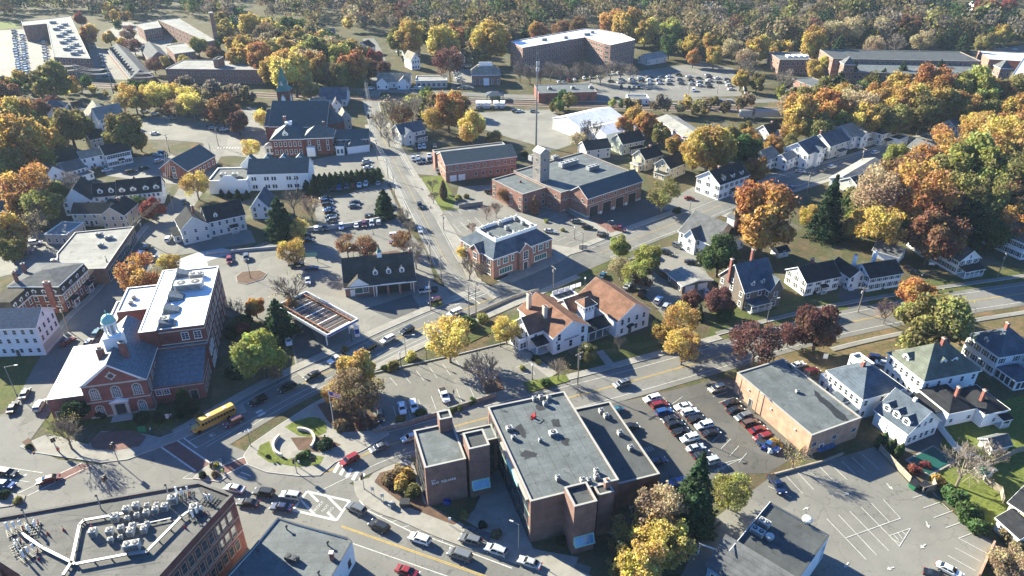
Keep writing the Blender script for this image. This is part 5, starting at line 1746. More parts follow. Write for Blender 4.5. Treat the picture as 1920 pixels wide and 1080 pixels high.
cu = g_.part(MB().box(cx_ -.75,cx_ +.75,cy_ -.75,cy_ +.75,gz + gr -.6,gz + gr +1.0,'trim_white').lathe([(.85,gz + gr +1),(.85,gz + gr +1.2)],'trim_white',8,(cx_,cy_)),'cupola')
MB().lathe([(.95,gz + gr +1.2),(.5,gz + gr +1.9),(.12,gz + gr +2.9),(.03,gz + gr +3.4)],'copper_green',8,(cx_,cy_)).build('spire',cu)
g_.chimney(g_.L -.5,8.2,gz +4,gz + gr +1.1,.9,.9)

# brick bank with railed roof deck
bz = HT((925,486),(927,523))
b_ = Bld('brick_bank','two storey brick office with dark hipped roof and white railed roof deck','building',(925,486),(1035,447),bz)
bd = b_.l((872,446),bz).y
BL = b_.L
bb = b_.block(0,BL,0,bd,bz,'mansard',3.4,'brick_rose','shingle_blue',hipr=4.2,over=.35)
for sx in (.20,.80):
 for u,w in ((sx -.115,.8),(sx,1.9),(sx +.115,.8)):
  b_.win(bb,'F',1,(4.5,),w,2.0,split=(2,2) if w >1 else (1,2),glass='glass_green',u0=BL * u,u1=BL * u)
 b_.win(bb,'F',1,(.9,),5.2,1.9,split=(5,1),glass='glass_green',u0=BL * sx,u1=BL * sx)
pv = b_.block(BL *.40,BL *.60,-1.2,4,bz +.1,'y',2.4,'brick_rose','shingle_grey',over=.3)
b_.win(pv,'F',1,(4.0,),1.9,2.9,split=(2,3),glass='glass'); b_.door(pv,'F',BL *.1,1.8,2.8,'trim_dark')
b_.win(bb,'L',4,(.9,4.5),2.0,1.9,split=(2,2),m=1.6)
gl = b_.block(-1.0,4,bd *.34,bd *.62,bz +.05,'x',2.2,'brick_rose','shingle_grey',over=.3)
b_.win(gl,'L',1,(1,4.5),1.9,2,split=(2,2)); b_.win(bb,'R',4,(.9,4.5),1.6,1.9,m=1.5)
dx0,dx1,dy0,dy1,dz =3.9,BL -3.9,3.9,bd -3.9,bz +3.42
b_.part(MB().box(dx0 +.2,dx1 -.2,dy0 +.2,dy1 -.2,dz,dz +.05,'membrane_grey'),'roof_deck')
ra = MB()
for a,b,c,d in ((dx0 -.1,dx1 +.1,dy0 -.1,dy0 +.1),(dx0 -.1,dx1 +.1,dy1 -.1,dy1 +.1),(dx0 -.1,dx0 +.1,dy0 +.1,dy1 -.1),(dx1 -.1,dx1 +.1,dy0 +.1,dy1 -.1)):
 b_.part(MB().box(a,b,c,d,dz,dz +1.15,'trim_white'),'railing_panel')
n_ =8
for i in range(n_):
 for y in (dy0,dy1): b_.part(MB().box(dx0 +(dx1 - dx0)* i /(n_ -1)-.16,dx0 +(dx1 - dx0)* i /(n_ -1)+.16,y -.16,y +.16,dz,dz +1.55,'trim_white'),'railing_post')
rg = random.Random(9)
for i in range(9):
 x,y = dx0 +1.3+(dx1 - dx0 -2.6)*(i %3)/2+ rg.uniform(-.4,.4),dy0 +1.4+(dy1 - dy0 -2.8)*(i // 3)/2
 b_.unit(x,y,dz +.05,rg.uniform(1.2,2.2),1.2,rg.uniform(1,1.6),'pale air conditioner inside the white railed roof deck of the brick bank','units on the bank roof deck')

# white bank with russet roofs
wz =6.0
w_ = Bld('white_bank','white clapboard bank with russet gable roofs, square tower and chimneys','building',(1038,632),(1103,609),wz)
WL = w_.L
wbk = w_.l((1012,550),wz +3).y
f1 = w_.block(0,WL,0,wbk,wz,'y',3.4,'clap_white','shingle_russet',over=.5)
w_.win(f1,'F',3,(1.0,),1.0,2.0,m=1.3); w_.win(f1,'F',2,(4.2,),1.0,2.0,m=1.4)
text_obj('lettering','Enterprise Bank',.75,'slate_teal',w_.o,(WL *.52,-.06,3.7),(R(90),0,0))
w_.part(MB().tube((WL *.1,-.08,3.75),(WL *.1,-.01,3.75),.3,.3,'slate_teal',10),'logo_disc')
xg = w_.block(-4.6,WL *.5,5.0,12.5,wz,'x',3.2,'clap_white','shingle_russet',over=.5)
w_.win(xg,'L',3,(1.2,4.0),1.0,1.7,m=.9); w_.win(xg,'F',1,(4.0,),1,1.6,u0=2,u1=2)
xb = w_.block(-7.2,-4.62,6.3,11.2,3.2,'flat',wm='clap_white',rm='membrane_grey',trim='trim_white',parapet=.5)
w_.win(xb,'L',3,(.8,),1,1.7,m=.5); w_.win(xb,'F',2,(.8,),.8,1.7,m=.4)
w_.porch(dict(x0=-4.6,x1=0,y0=5,y1=6),'F',.4,4.2,3.2,3.2,'shingle_black',2,.9,False)
x3,y3 = w_.l((1157,601),wz); x4,_ = w_.l((1218,579),wz)
yb3 = w_.l((1125,520),wz +3.6).y
f2 = w_.block(x3,x4,y3,yb3,wz,'y',3.8,'clap_white','shingle_russet',over=.5)
w_.win(f2,'F',4,(1.0,3.9),.9,1.6,m=1.6,skip=(1,)); w_.win(f2,'R',6,(1.0,3.9),.9,1.6,m=2)
w_.win(f2,'F',2,(3.9,),.9,1.6,u0=2.0,u1=4.4)
w_.door(f2,'F',(x4 - x3)*.42,1.2,2.2,'slate_teal')
aw = MB()
for i in range(6):
 a0,a1 = math.pi * i /6,math.pi *(i +1)/6
 aw.face([(1.4* math.cos(a0),0,.7* math.sin(a0)),(1.4* math.cos(a1),0,.7* math.sin(a1)),(1.4* math.cos(a1),-1.3,.5* math.sin(a1)),(1.4* math.cos(a0),-1.3,.5* math.sin(a0))],'shingle_black')
w_.part(aw,'awning',(x3 +(x4 - x3)*.42,y3,2.6))
yc = wbk *.42
cn = w_.block(WL -.5,x3 +.5,yc,yc +8,wz -.3,'x',3.0,'clap_white','shingle_russet',over=.3)
tw = w_.block(WL +1.6,WL +5.0,yc -3.4,yc -.02,9.4,'hip',1.7,'clap_white','shingle_russet',over=.6)
w_.win(tw,'F',3,(7.7,),.55,.9,m=.35,split=(1,1)); w_.win(tw,'L',3,(7.7,),.55,.9,m=.35,split=(1,1)); w_.win(tw,'R',3,(7.7,),.55,.9,m=.35,split=(1,1))
w_.band(tw,7.2,.15,'trim_grey','trim_band')
w_.porch(dict(x0=WL -.2,x1=x3,y0=yc -3.4,y1=yc),'F',.4,x3 - WL -.1,4.2,3.4,'shingle_black',4,1.0,False,floor='concrete')
w_.chimney(1.6,wbk *.86,wz,wz +5.6,1.1,1.1,'stucco_tan','trim_stone'); w_.chimney(1.9,wbk *.42,wz,wz +5.4,1.1,1.1,'stucco_tan','trim_stone')
fl = w_.block(WL +.4,x3 -.6,yc +8.05,yc +12,5.5,'flat',wm='clap_white',rm='membrane_dark',trim='trim_white',parapet=.3)
for i in range(5): w_.part(MB().box(WL +1+ i *2.2,WL +2.9+ i *2.2,yc +12.1,yc +12.2,5.6,6.9,'trim_white'),'screen_panel')

# fire and police station
fz = HT((1102,372),(1104,409))
F_ = Bld('fire_station','large rose brick fire station with truck bays, dark gable roof and clock-less brick tower','fire station',(1102,372),(1204,339),fz)
FL = F_.L
fd = F_.l((1074,356),fz).y
fm_ = F_.block(0,FL,0,fd,fz,'x',3.4,'brick_rose','slate_teal',over=.35)
for i in range(4):
 u = FL *(.12+.235* i)
 F_.garage(fm_,'F',u,4.4,4.2,'hvac_dark','trim_stone','bay_door')
 if i: F_.part(MB().box(u - FL *.1175-.35,u - FL *.1175+.35,-.6,-.11,0,1.2,'trim_white'),'bollard_base')
F_.win(fm_,'F',5,(6.2,),.9,1.0,m=2.2,trim='trim_stone',split=(1,1)); F_.win(fm_,'L',2,(6.2,),.9,1.0,m=2.4,trim='trim_stone',split=(1,1))
F_.band(fm_,5.2,.22); F_.band(fm_,.0,.9,'trim_stone')
fq =[F_.l(p,8.6) for p in ((972,304),(1110,280),(1217,329),(1000,330))]
fy1 = F_.l((1110,280),8.6).y
fx0 = F_.l((1050,345),8.6).x
hall = F_.block(-5.0,FL +3.5,fd +.02,fy1,8.2,'flat',wm='brick_rose',rm='membrane_grey',trim='coping',parapet=.4)
F_.win(hall,'R',5,(2,5.5),1.2,1.5,trim='trim_stone'); F_.win(hall,'F',1,(5,),1.0,1.2,trim='trim_stone',u0=2.4,u1=2.4)
F_.band(hall,5.2,.22,sides='FL'); F_.win(hall,'L',3,(2.0,5.6),1.0,1.2,trim='trim_stone',u0=fy1 - fd -10,u1=fy1 - fd -3)
hx = F_.block(-17,-5.02,fd +9,fy1 -1,7.6,'flat',wm='brick_rose',rm='membrane_grey',trim='coping',parapet=.4)
F_.win(hx,'F',3,(1.5,4.6),1.2,1.5,trim='trim_stone'); F_.win(hx,'L',4,(1.5,4.6),1.2,1.5,trim='trim_stone')
tq = F_.l((1016,377)); tz =20.6
tw_ = F_.block(tq.x -1.2,tq.x +3.6,tq.y,tq.y +4.8,tz,'y',1.5,'brick_grey','trim_stone',over=.1)
for z_ in (16.8,12.6): F_.win(tw_,'F',1,(z_,),1.2,1.2,trim='trim_stone',split=(2,2)); F_.win(tw_,'L',1,(z_,),1.2,1.2,trim='trim_stone',split=(2,2))
F_.win(tw_,'F',2,(4.6,),.9,1.4,trim='trim_stone'); F_.win(tw_,'L',2,(4.6,),.9,1.4,trim='trim_stone')
F_.band(tw_,7.6,.25,'trim_white'); F_.band(tw_,3.0,.2,'trim_white')
for p,w,d,h,lab in (((1066,310),9.5,2.6,2.0,'long white box air handler on the fire station roof behind the tower'),((1111,317),6,2.2,1.6,'pale rooftop unit between the long air handler and the dark gable of the fire station'),((1040,298),3,2,1.5,'small white unit behind the brick tower of the fire station'),((1000,300),4,2.4,2.2,'grey ducted unit on the roof left of the brick tower')):
 roof_unit(G(p,8.4),F_.rz,w,d,h,lab,None)
# west block with dark roof
p_ = Bld('police_station','two storey rose brick police building with long dark roof and white garage doors','building',(835,309),(968,293),8.0)
pb = p_.block(0,p_.L,0,15,8.0,'x',3.2,'brick_rose','slate_teal',over=.3)
p_.win(pb,'F',10,(5.4,),1.0,1.3,trim='trim_stone',split=(2,2),m=1.6); p_.win(pb,'F',6,(1.4,),1.1,1.5,trim='trim_stone',u0=p_.L *.42,u1=p_.L -2)
p_.win(pb,'L',3,(1.4,5.2),1.2,1.5,trim='trim_stone',m=2)
for u in (.1,.22): p_.garage(pb,'F',p_.L * u,2.9,2.7,'trim_white','trim_stone')
p_.band(pb,4.4,.25)
p_.block(-1,p_.L,15.02,19,8.2,'flat',wm='brick_rose',rm='membrane_pale',trim='coping',parapet=.4)

# ---------------------------------------------------------------- church, rectory and their outbuildings
h_ = Bld('brick_church','large brick church with long dark teal roof and green spired bell tower','church',(505,236),(611,237),9.0)
HL = h_.L
hb = h_.block(0,HL,0,21,9.0,'x',9.5,'brick_dark','slate_teal',over=.4)
h_.win(hb,'F',7,(2.5,),1.3,4.5,trim='trim_stone',split=(2,3),m=2)
ap = MB()
poly =[(HL -.02,3.5),(HL +4.5,5.5),(HL +6.5,10.5),(HL +4.5,15.5),(HL -.02,17.5)]
h_.part(MB().prism(poly,0,9.0,'brick_dark'),'apse_wall')
n = len(poly)
e_ = MB().hull([(x +(.4 if x > HL else 0),y,8.95) for x,y in poly],[(HL -.01+(x - HL)*.02,10.5+(y -10.5)*.06,15.5) for x,y in poly],'slate_teal')
h_.part(e_,'apse_roof')
awn = h_.part(MB().box(-.5,.5,-.1,0,2.5,6.0,'trim_white').face([(-.5,-.1,6),(.5,-.1,6),(0,-.1,7)],'trim_white'),'arched_window',(HL +2.3,4.35,0),R(24))
MB().face([(-.32,-.12,2.8),(.32,-.12,2.8),(.32,-.12,5.8),(0,-.12,6.6),(-.32,-.12,5.8)],'glass').build('pane',awn)
tw2 = h_.block(-1.5,4.5,21.5,27.5,20,'flat',wm='brick_dark',rm='slate_teal',trim='trim_stone',parapet=.4)
for sd in 'FLR':
 loc,rz = h_.place(tw2,sd,3.0,12)
 if h_.faces_cam(sd,loc[0],loc[1]):
  w3 = h_.part(MB().box(-1.2,1.2,-.1,0,0,5,'trim_stone').face([(-1.2,-.1,5),(1.2,-.1,5),(0,-.1,7)],'trim_stone'),'belfry_arch',loc,rz)
  MB().face([(-.8,-.13,.4),(.8,-.13,.4),(.8,-.13,4.8),(0,-.13,6.2),(-.8,-.13,4.8)],'trim_white').build('louvre',w3)
sp_ = h_.part(MB().hull([(-2,21,20.5),(5,21,20.5),(5,28,20.5),(-2,28,20.5)],[(-.6,22.4,22.5),(3.6,22.4,22.5),(3.6,26.6,22.5),(-.6,26.6,22.5)],'copper_green').hull([(-.6,22.4,22.5),(3.6,22.4,22.5),(3.6,26.6,22.5),(-.6,26.6,22.5)],[(1.45,24.45,33),(1.55,24.45,33),(1.55,24.55,33),(1.45,24.55,33)],'copper_green'),'spire')
for sd,(ox,oy) in (('F',(1.5,22.2)),('L',(-.8,24.5)),('R',(3.8,24.5))):
 q = MB().face([(-.9,-.05,0),(.9,-.05,0),(0,-.05,2.6)],'trim_stone').hull([(-.9,0,0),(.9,0,0),(0,0,2.6)],[(-.9,1.4,0),(.9,1.4,0),(0,1.8,2.6)],'copper_green').build('lucarne',sp_)
 q.location =(ox,oy,23.2); q.rotation_euler[2]= R(SIDES[sd][0])
MB().box(1.4,1.6,24.45,24.55,33,35,'steel').box(1.0,2.0,24.45,24.55,34,34.2,'steel').build('cross',sp_)
tr_ = h_.block(-3.0,4.5,2,17,8.5,'x',6,'brick_dark','slate_teal',over=.3)
r_ = Bld('brick_rectory','brick rectory with hipped teal slate roof, white gabled dormer and roof lantern','house',(508,262),(568,260),8.4)
r1 = r_.block(0,r_.L,0,15,8.4,'hip',5.4,'brick_dark','slate_teal',over=.5,hipr=6.5)
r_.win(r1,'F',6,(1.2,5.0),1.0,2.0,m=1.3,trim='trim_white'); r_.win(r1,'L',3,(1.2,5),1,2,m=1.5)
r_.dormer(r1,'F',r_.L *.45,2.6,1.8,1.2,'trim_white','slate_teal',1.4)
r_.part(MB().box(r_.L *.42,r_.L *.62,6.2,8.8,13.2,14.6,'trim_white'),'roof_lantern')
r_.chimney(r_.L *.4,9.5,12,16.5,1.1,1.1); r_.chimney(r_.L +9,9,10,13.5,.9,.9)
r2 = r_.block(r_.L +.02,r_.L +13.5,1,13,8.2,'hip',4.2,'brick_dark','slate_teal',over=.5,hipr=5.5)
r_.win(r2,'F',3,(5.0,2.2),1.0,1.9,m=2,trim='trim_white'); r_.win(r2,'R',3,(1.2,5),1,1.9)
r_.part(MB().box(r_.L +1.2,r_.L +5,-1.4,.98,0,4.4,'trim_white'),'white_porch_box')
cv = r_.block(-4.2,-.02,3,7.5,4.2,'hip',1.4,'clap_white','membrane_pale',over=.3)
r_.win(cv,'F',2,(1.2,),1,1.8,m=.7); r_.win(cv,'L',2,(1.2,),1,1.8,m=.7)
r3 = r_.block(r_.L +14.8,r_.L +18.5,-1.5,3.5,4.6,'hip',1.2,'clap_white','slate_teal',over=.3)
r_.win(r3,'F',2,(1.2,),.9,1.8,m=.5,trim='trim_grey')
r4 = r_.block(r_.L +15,r_.L +30,5,13,6,'x',3.4,'brick_dark','slate_teal',over=.4)
r_.win(r4,'F',5,(1.0,3.8),.9,1.4,m=1.2,trim='trim_white'); r_.win(r4,'R',2,(1,3.8),.9,1.4)
k_ = Bld('white_garage','white garage with hipped grey roof beside the brick rectory','garage',(651,276),(692,271),3.6)
kb = k_.block(0,k_.L,0,9,3.6,'hip',3.0,'stucco_white','slate_teal',over=.35,hipr=4.6)
for i in range(3): k_.garage(kb,'R',1.8+ i *2.7,2.3,2.4)
k_.part(MB().box(.4,k_.L -.4,-.05,0,.2,.35,'trim_grey'),'plinth')
# ---------------------------------------------------------------- houses: one recipe, every house its own numbers
def house(label,A,B,z,depth,roof='x',rise=3,wm='clap_white',rm='shingle_black',F=4,S=2,rows=2,shut=None,dorm=(),chim=(),porch=None,wings=(),trim='trim_white',cat='house',name='house',far=False,h=1.5,w=.9,door=None,over=.4,hipr=None,group=None,dsize=(1.4,1.25),yoff=0):
 b = Bld(name,label,cat,A,B,z,group,far=far)
 k = b.block(0,b.L,yoff,yoff + depth,z,roof,rise,wm,rm,over=over,trim=trim,hipr=hipr)
 st = z / rows
 zs =[.9+ st * i for i in range(rows)]
 if F: b.win(k,'F',F,zs,w,h,shut=shut)
 if S:
  b.win(k,'L',S,zs,w,h,shut=shut); b.win(k,'R',S,zs,w,h,shut=shut)
  if roof =='x' and rise >2.2:
   b.win(k,'L',1,(z +.3,),.7,1.1); b.win(k,'R',1,(z +.3,),.7,1.1)
  if roof =='y' and rise >2.2: b.win(k,'F',1,(z +.3,),.7,1.1)
 for sd,u in dorm: b.dormer(k,sd,u * b.width(k,sd),dsize[0],dsize[1],.9,'trim_white',rm,.7)
 for u,v,top in chim: b.chimney(u * b.L,yoff + v * depth,z -.5,z + top,.8,.8)
 if porch:
  sd,u0,u1,dp = porch[:4]
  W = b.width(k,sd)
  b.porch(k,sd,u0 * W,u1 * W,dp,2.7,rm,max(2,int((u1 - u0)* W /2.2)+1))
 if door is not None: b.door(k,'F',door * b.L)
 for wg in wings:
  x0,x1,y0,y1,hh,rf,rs = wg[:7]
  o = dict(wg[7]) if len(wg)>7 else {}
  g = b.block(x0,x1,y0,y1,hh,rf,rs,o.get('wm',wm),o.get('rm',rm),over=.3,trim=trim,hipr=o.get('hipr'))
  rws =[.9] if hh <4.5 else [.9,.9+ hh /2]
  if o.get('win',True):
   b.win(g,'F',max(1,int((x1 - x0)/2.6)),rws,w,min(h,1.4),m=.6)
   b.win(g,'L',max(1,int((y1 - y0)/3)),rws,w,min(h,1.4),m=.6); b.win(g,'R',max(1,int((y1 - y0)/3)),rws,w,min(h,1.4),m=.6)
  for sd,u in o.get('dorm',()): b.dormer(g,sd,u * b.width(g,sd),1.9,1.5,.9,'trim_white',o.get('rm',rm),.8)
  for u in o.get('garage',()): b.garage(g,o.get('gside','F'),u * b.width(g,o.get('gside','F')),2.4,2.3)
 return b
BLK ='trim_dark'
# right side of the lower street
hA = house('white house with blue grey hipped roof and red chimney beside the orange brick hall',(1553,696),(1618,748),6.6,12.5,'hip',4.2,'clap_white','shingle_blue',6,3,2,chim=((.42,.42,5.2),),hipr=6,
   wings=((-3.0,2.2,9.5,12.5,6.9,'flat',0,dict(rm='membrane_pale')),(-2.6,-.02,.6,4.6,3.2,'flat',0,dict(rm='membrane_pale')),(4.5,8.2,-2.0,-.02,3.4,'hip',.8,dict(rm='shingle_blue',hipr=1.0)),
     ))
hA.porch(dict(x0=hA.L -2.6,x1=hA.L +.5,y0=0,y1=1),'F',.2,2.4,2.2,2.8,'shingle_blue',2,.4)
hA2 = house('white carriage house with three gabled dormers and a garage door',(1643,768),(1703,811),4.4,10.5,'x',4.6,'clap_white','shingle_blue',0,3,1,dorm=(('F',.2),('F',.5),('F',.8)),dsize=(2.0,1.7),name='carriage_house')
hA2.garage(dict(x0=0,x1=hA2.L,y0=0,y1=10),'F',2.2,2.8,2.6); hA2.win(dict(x0=0,x1=hA2.L,y0=0,y1=10.5),'R',2,(1.1,4.9),1.1,1.3,u0=3,u1=7)
_u = hA2.part(MB().box(hA2.L *.55-.35,hA2.L *.55+.35,4.9,5.6,8.6,9.8,'trim_white'),'roof_ventilator')
MB().tube((hA2.L *.55,5.25,9.8),(hA2.L *.55,5.25,11.2),.05,.02,'steel_dark',5).build('weather_vane',_u)
hB = house('white house with large grey green hipped roof and three dormers',(1667,662),(1733,714),6.8,17,'hip',6.0,'clap_white','shingle_green',6,5,2,dorm=(('F',.36),),chim=((.55,.5,7.6),(.35,.78,7.4)),hipr=7,dsize=(2.0,1.7),
   wings=((-3.4,1.5,12,17,7.2,'flat',0,dict(rm='shingle_green')),))
hBk = dict(x0=0,x1=hB.L,y0=0,y1=17,h=6.8,rise=6.0)
for u in (.42,.62): hB.dormer(dict(hBk,rise=6.0* hB.L /17*.9),'R',u *17,2.0,1.7,2.4,'trim_white','shingle_green',.7)
hBx = hB.block(hB.L +.02,hB.L +9.5,-.5,7.5,4.2,'hip',1.7,'clap_white','shingle_black',over=.3,hipr=4)
hB.win(hBx,'R',2,(1.2,),.9,1.0)
hB.porch(hBx,'F',.4,7.5,2.6,2.9,'shingle_black',4,.5)
hBy = hB.block(hB.L +2.5,hB.L +12,7.6,14.5,4.2,'hip',1.6,'clap_white','shingle_black',over=.3,hipr=3.5)
hB.win(hBy,'R',1,(1.2,),.9,1.0); hB.porch(hBy,'R',4.2,6.8,1.8,2.8,'shingle_black',2,.3)
hB.chimney(hB.L +6.0,4.2,4,8.4,.7,.7); hB.chimney(hB.L +8.4,9.6,4,8.2,.7,.7)
hC = house('white house with blue grey roof and glazed sun porch, shaded by the olive tree',(1815,628),(1874,669),6.4,12,'hip',5.0,'clap_white','shingle_blue',4,3,2,dorm=(('F',.45),),chim=((.5,.45,6.4),),hipr=6,shut=BLK)
hCx = hC.block(hC.L +.02,hC.L +6.5,.5,7,3.0,'hip',1.5,'trim_white','shingle_blue',over=.3,hipr=3)
hC.win(hCx,'F',4,(.5,),1.2,2.1,m=.3,split=(1,1)); hC.win(hCx,'R',4,(.5,),1.2,2.1,m=.3,split=(1,1))
house('white house end with dark roof seen at the picture edge past the sun porch',(1895,640),(1960,690),6.4,11,'hip',4,'clap_white','shingle_blue',3,2,2,chim=((.2,.5,5.4),))
# far side of the lower street
hD = house('dark shingled house with blue grey roof, white trimmed porch and tall chimneys',(1397,547),(1455,533),6.6,12,'x',6.4,'shingle_brown_wall','shingle_blue',3,3,2,dorm=(('F',.3),('F',.62)),chim=((-.03,.62,7.6),(.84,.85,7.6)),porch=('F',.08,.75,3.0),w=1.1,
   wings=((7.6,12.2,-2.4,4,6.6,'y',3.6),))
hE = house('white shuttered colonial house with black roof and brick chimney next to dark shingled house',(1513,530),(1576,517),5.0,9.5,'x',3.2,'clap_white','shingle_black',4,3,2,shut=BLK,chim=((.45,.6,4.6),),door=.52)
hE.porch(dict(x0=0,x1=hE.L,y0=0,y1=9),'F',hE.L *.44,hE.L *.6,1.2,2.6,'shingle_black',2,.5,False)
hF = house('white shuttered house with two white chimneys and a wing beside the parked driveway cars',(1632,521),(1692,511),5.2,8.5,'x',2.6,'clap_white','shingle_black',5,3,2,shut=BLK,door=.5,wings=((-5.5,-.02,2.5,12,4.8,'y',2.2),))
hF.chimney(-1,7,5,10,.9,.9,'stucco_white'); hF.chimney(hF.L *.62,8,5,10,.9,.9,'stucco_white')
hG = house('white garage with grey roof behind the white house with two chimneys',(1638,468),(1686,482),2.8,7.5,'x',2.2,'clap_white','shingle_grey',0,0,1,name='garage',cat='garage')
hG.garage(dict(x0=0,x1=hG.L,y0=0,y1=7.5),'R',2,2.6,2.2); hG.garage(dict(x0=0,x1=hG.L,y0=0,y1=7.5),'R',5.4,2.6,2.2)
hH = house('long white shuttered house with grey roof and screened front porch under rust coloured tree',(1732,452),(1800,489),5.4,8.5,'x',3.2,'clap_white','shingle_grey',7,3,2,shut=BLK,door=.25)
hH.porch(dict(x0=0,x1=hH.L,y0=0,y1=8.5),'R',.3,8.3,3.2,2.8,'shingle_black',5,.6)
hI = house('large white house with hipped grey roofs at the edge of the golden trees',(1845,424),(1925,458),6.2,13,'hip',4,'clap_white','shingle_green',7,3,2,shut=BLK,hipr=6,wings=((-4.5,-.02,5,11,6,'hip',2.5,dict(hipr=3)),),chim=((.6,.4,5),))
house('small white garden shed with dark roof between the dark house and spruce',(1461,474),(1480,470),2.2,4,'x',1.2,'clap_pale','shingle_black',1,0,1,name='garden_shed',cat='shed')
# house with roof cupola
hJ = house('grey roofed house with witch hat cupola, skylights and white porch posts',(1274,433),(1332,458),6.0,16,'x',5.6,'clap_white','shingle_grey',4,4,2,wings=((3.2,8.2,-1.2,4.5,6.0,'y',3.0),(hA.L *.0+9.5,15.5,9,17,6.5,'hip',3.5,dict(rm='shingle_black',hipr=3.5))))
xq =12.5
cj = hJ.part(MB().box(xq -1.5,xq +1.5,11.5,14.5,9,12.2,'trim_white').box(xq -1.7,xq +1.7,11.3,14.7,12.2,12.4,'trim_white'),'cupola')
MB().hull([(xq -1.8,11.2,12.4),(xq +1.8,11.2,12.4),(xq +1.8,14.8,12.4),(xq -1.8,14.8,12.4)],[(xq -.05,12.95,15.4),(xq +.05,12.95,15.4),(xq +.05,13.05,15.4),(xq -.05,13.05,15.4)],'shingle_grey').build('witch_hat_roof',cj)
hK = house('low black garage with pale flat roof between bare trees and parked cars',(1252,512),(1280,536),3.0,11,'x',1.0,'shingle_brown_wall','membrane_pale',2,0,1,name='garage',cat='garage')
for u in (2.8,7.6): hK.garage(dict(x0=0,x1=hK.L,y0=0,y1=11),'R',u,3.2,2.3)
hL = house('tall white apartment house with black roof, three dormers and dark shutters',(1350,346),(1405,327),7.0,12,'x',4.0,'clap_white','shingle_black',6,3,2,shut=BLK,dorm=(('F',.2),('F',.5),('F',.8)),chim=((.3,.5,4.8),(.7,.5,4.8)),porch=('F',.38,.62,1.4),dsize=(1.7,1.5))
house('cream gabled house with black roof behind the fire station',(1210,299),(1242,290),5.6,8,'x',3.4,'clap_cream','shingle_black',3,2,2,chim=((.6,.5,4.2),),wings=((-3,-.02,1,6,3.0,'hip',.8,dict(rm='membrane_pale',hipr=2)),))
house('pale yellow gabled house with black roof and sun porch, next to the cream house',(1257,316),(1287,304),5.4,8.5,'x',3.4,'clap_cream','shingle_black',3,2,2,wings=((-2.6,-.02,.5,6.5,2.8,'hip',.8,dict(hipr=2)),(7.8,13,1.5,7,3.4,'x',2.2,dict(dorm=(('F',.5),)))))
house('sage green house with black roof among trees behind the fire station',(1168,270),(1208,262),5.6,9,'x',3.6,'clap_sage','shingle_black',4,2,2,chim=((.3,.5,4.4),(.8,.5,4.4)),porch=('F',.3,.9,2))
house('grey house with brown roof half hidden behind bare trees by the warehouse',(1100,282),(1145,276),5,9,'x',3,'clap_pale','shingle_brown',3,2,2)
# row along the upper street
house('white gabled house with blue roof and front bay on the upper street',(1516,289),(1549,275),7.2,12,'x',3.8,'clap_white','shingle_blue',3,4,2,wings=((6,10,-1.6,3,7,'y',2),(-9,-.02,5,11,5,'x',2,dict(rm='membrane_pale'))))
house('white house with slate blue roof, arched entrance and red brick chimney on the upper street',(1557,274),(1593,262),6.4,12,'x',4.2,'clap_pale','shingle_blue',4,3,2,chim=((.1,.6,5.4),(.75,.6,5.4)),wings=((-4,-.02,6,12,5.8,'flat',0,dict(rm='membrane_pale')),),porch=('F',.4,.75,2))
house('white house with tan roof and front porch on the upper street',(1598,257),(1636,247),6.2,14,'x',4,'clap_white','shingle_tan',4,3,2,wings=((5,10,-2,4,6,'y',2.4),),porch=('F',.55,.98,2))
house('grey house with hipped black roof and pale porch on the upper street',(1655,252),(1684,243),6.0,11,'hip',4,'clap_pale','shingle_black',4,3,2,dorm=(('L',.5),),hipr=4.5,porch=('F',.15,.95,2.4))
house('white flat roofed garage beside the grey hipped house',(1686,264),(1704,257),3,7,'flat',0,'stucco_white','membrane_dark',0,0,1,name='garage',cat='garage')
house('house with black roof and pale dormers by the freight siding',(1443,252),(1468,246),5.2,9,'x',3.6,'clap_pale','shingle_black',2,2,2,chim=((.6,.5,4.4),),wings=((3,9,-4,0,4.2,'y',2.4,dict(rm='shingle_tan')),))
house('white house with tan roof and dark shutters beside the orange maple',(1440,300),(1462,290),5.4,9,'x',3,'clap_white','shingle_tan',3,2,2,shut=BLK,wings=((5,10,2,8,5,'x',2),))
house('house with dark blue gable roof under the big gold trees',(1762,222),(1778,216),6,9,'x',4,'clap_pale','shingle_blue',2,2,2,chim=((.4,.5,5),),far=True)
house('long white house with blue roof at the end of the upper street',(1794,240),(1832,228),4.6,9,'x',3,'clap_white','shingle_blue',5,2,2,far=True)
house('white house gable rising among gold trees south of the upper street',(1732,286),(1760,282),6.5,9,'y',3.4,'clap_white','shingle_grey',2,2,2,far=True)
house('long pale roofed garage block beside the big spruce',(1600,345),(1660,308),3.6,10,'x',1.8,'stucco_white','membrane_pale',4,0,1,name='garage',cat='garage')
house('grey gabled cottage half hidden by the rust coloured tree',(1610,350),(1650,338),4,9,'x',2.6,'clap_grey','shingle_blue',2,1,1)
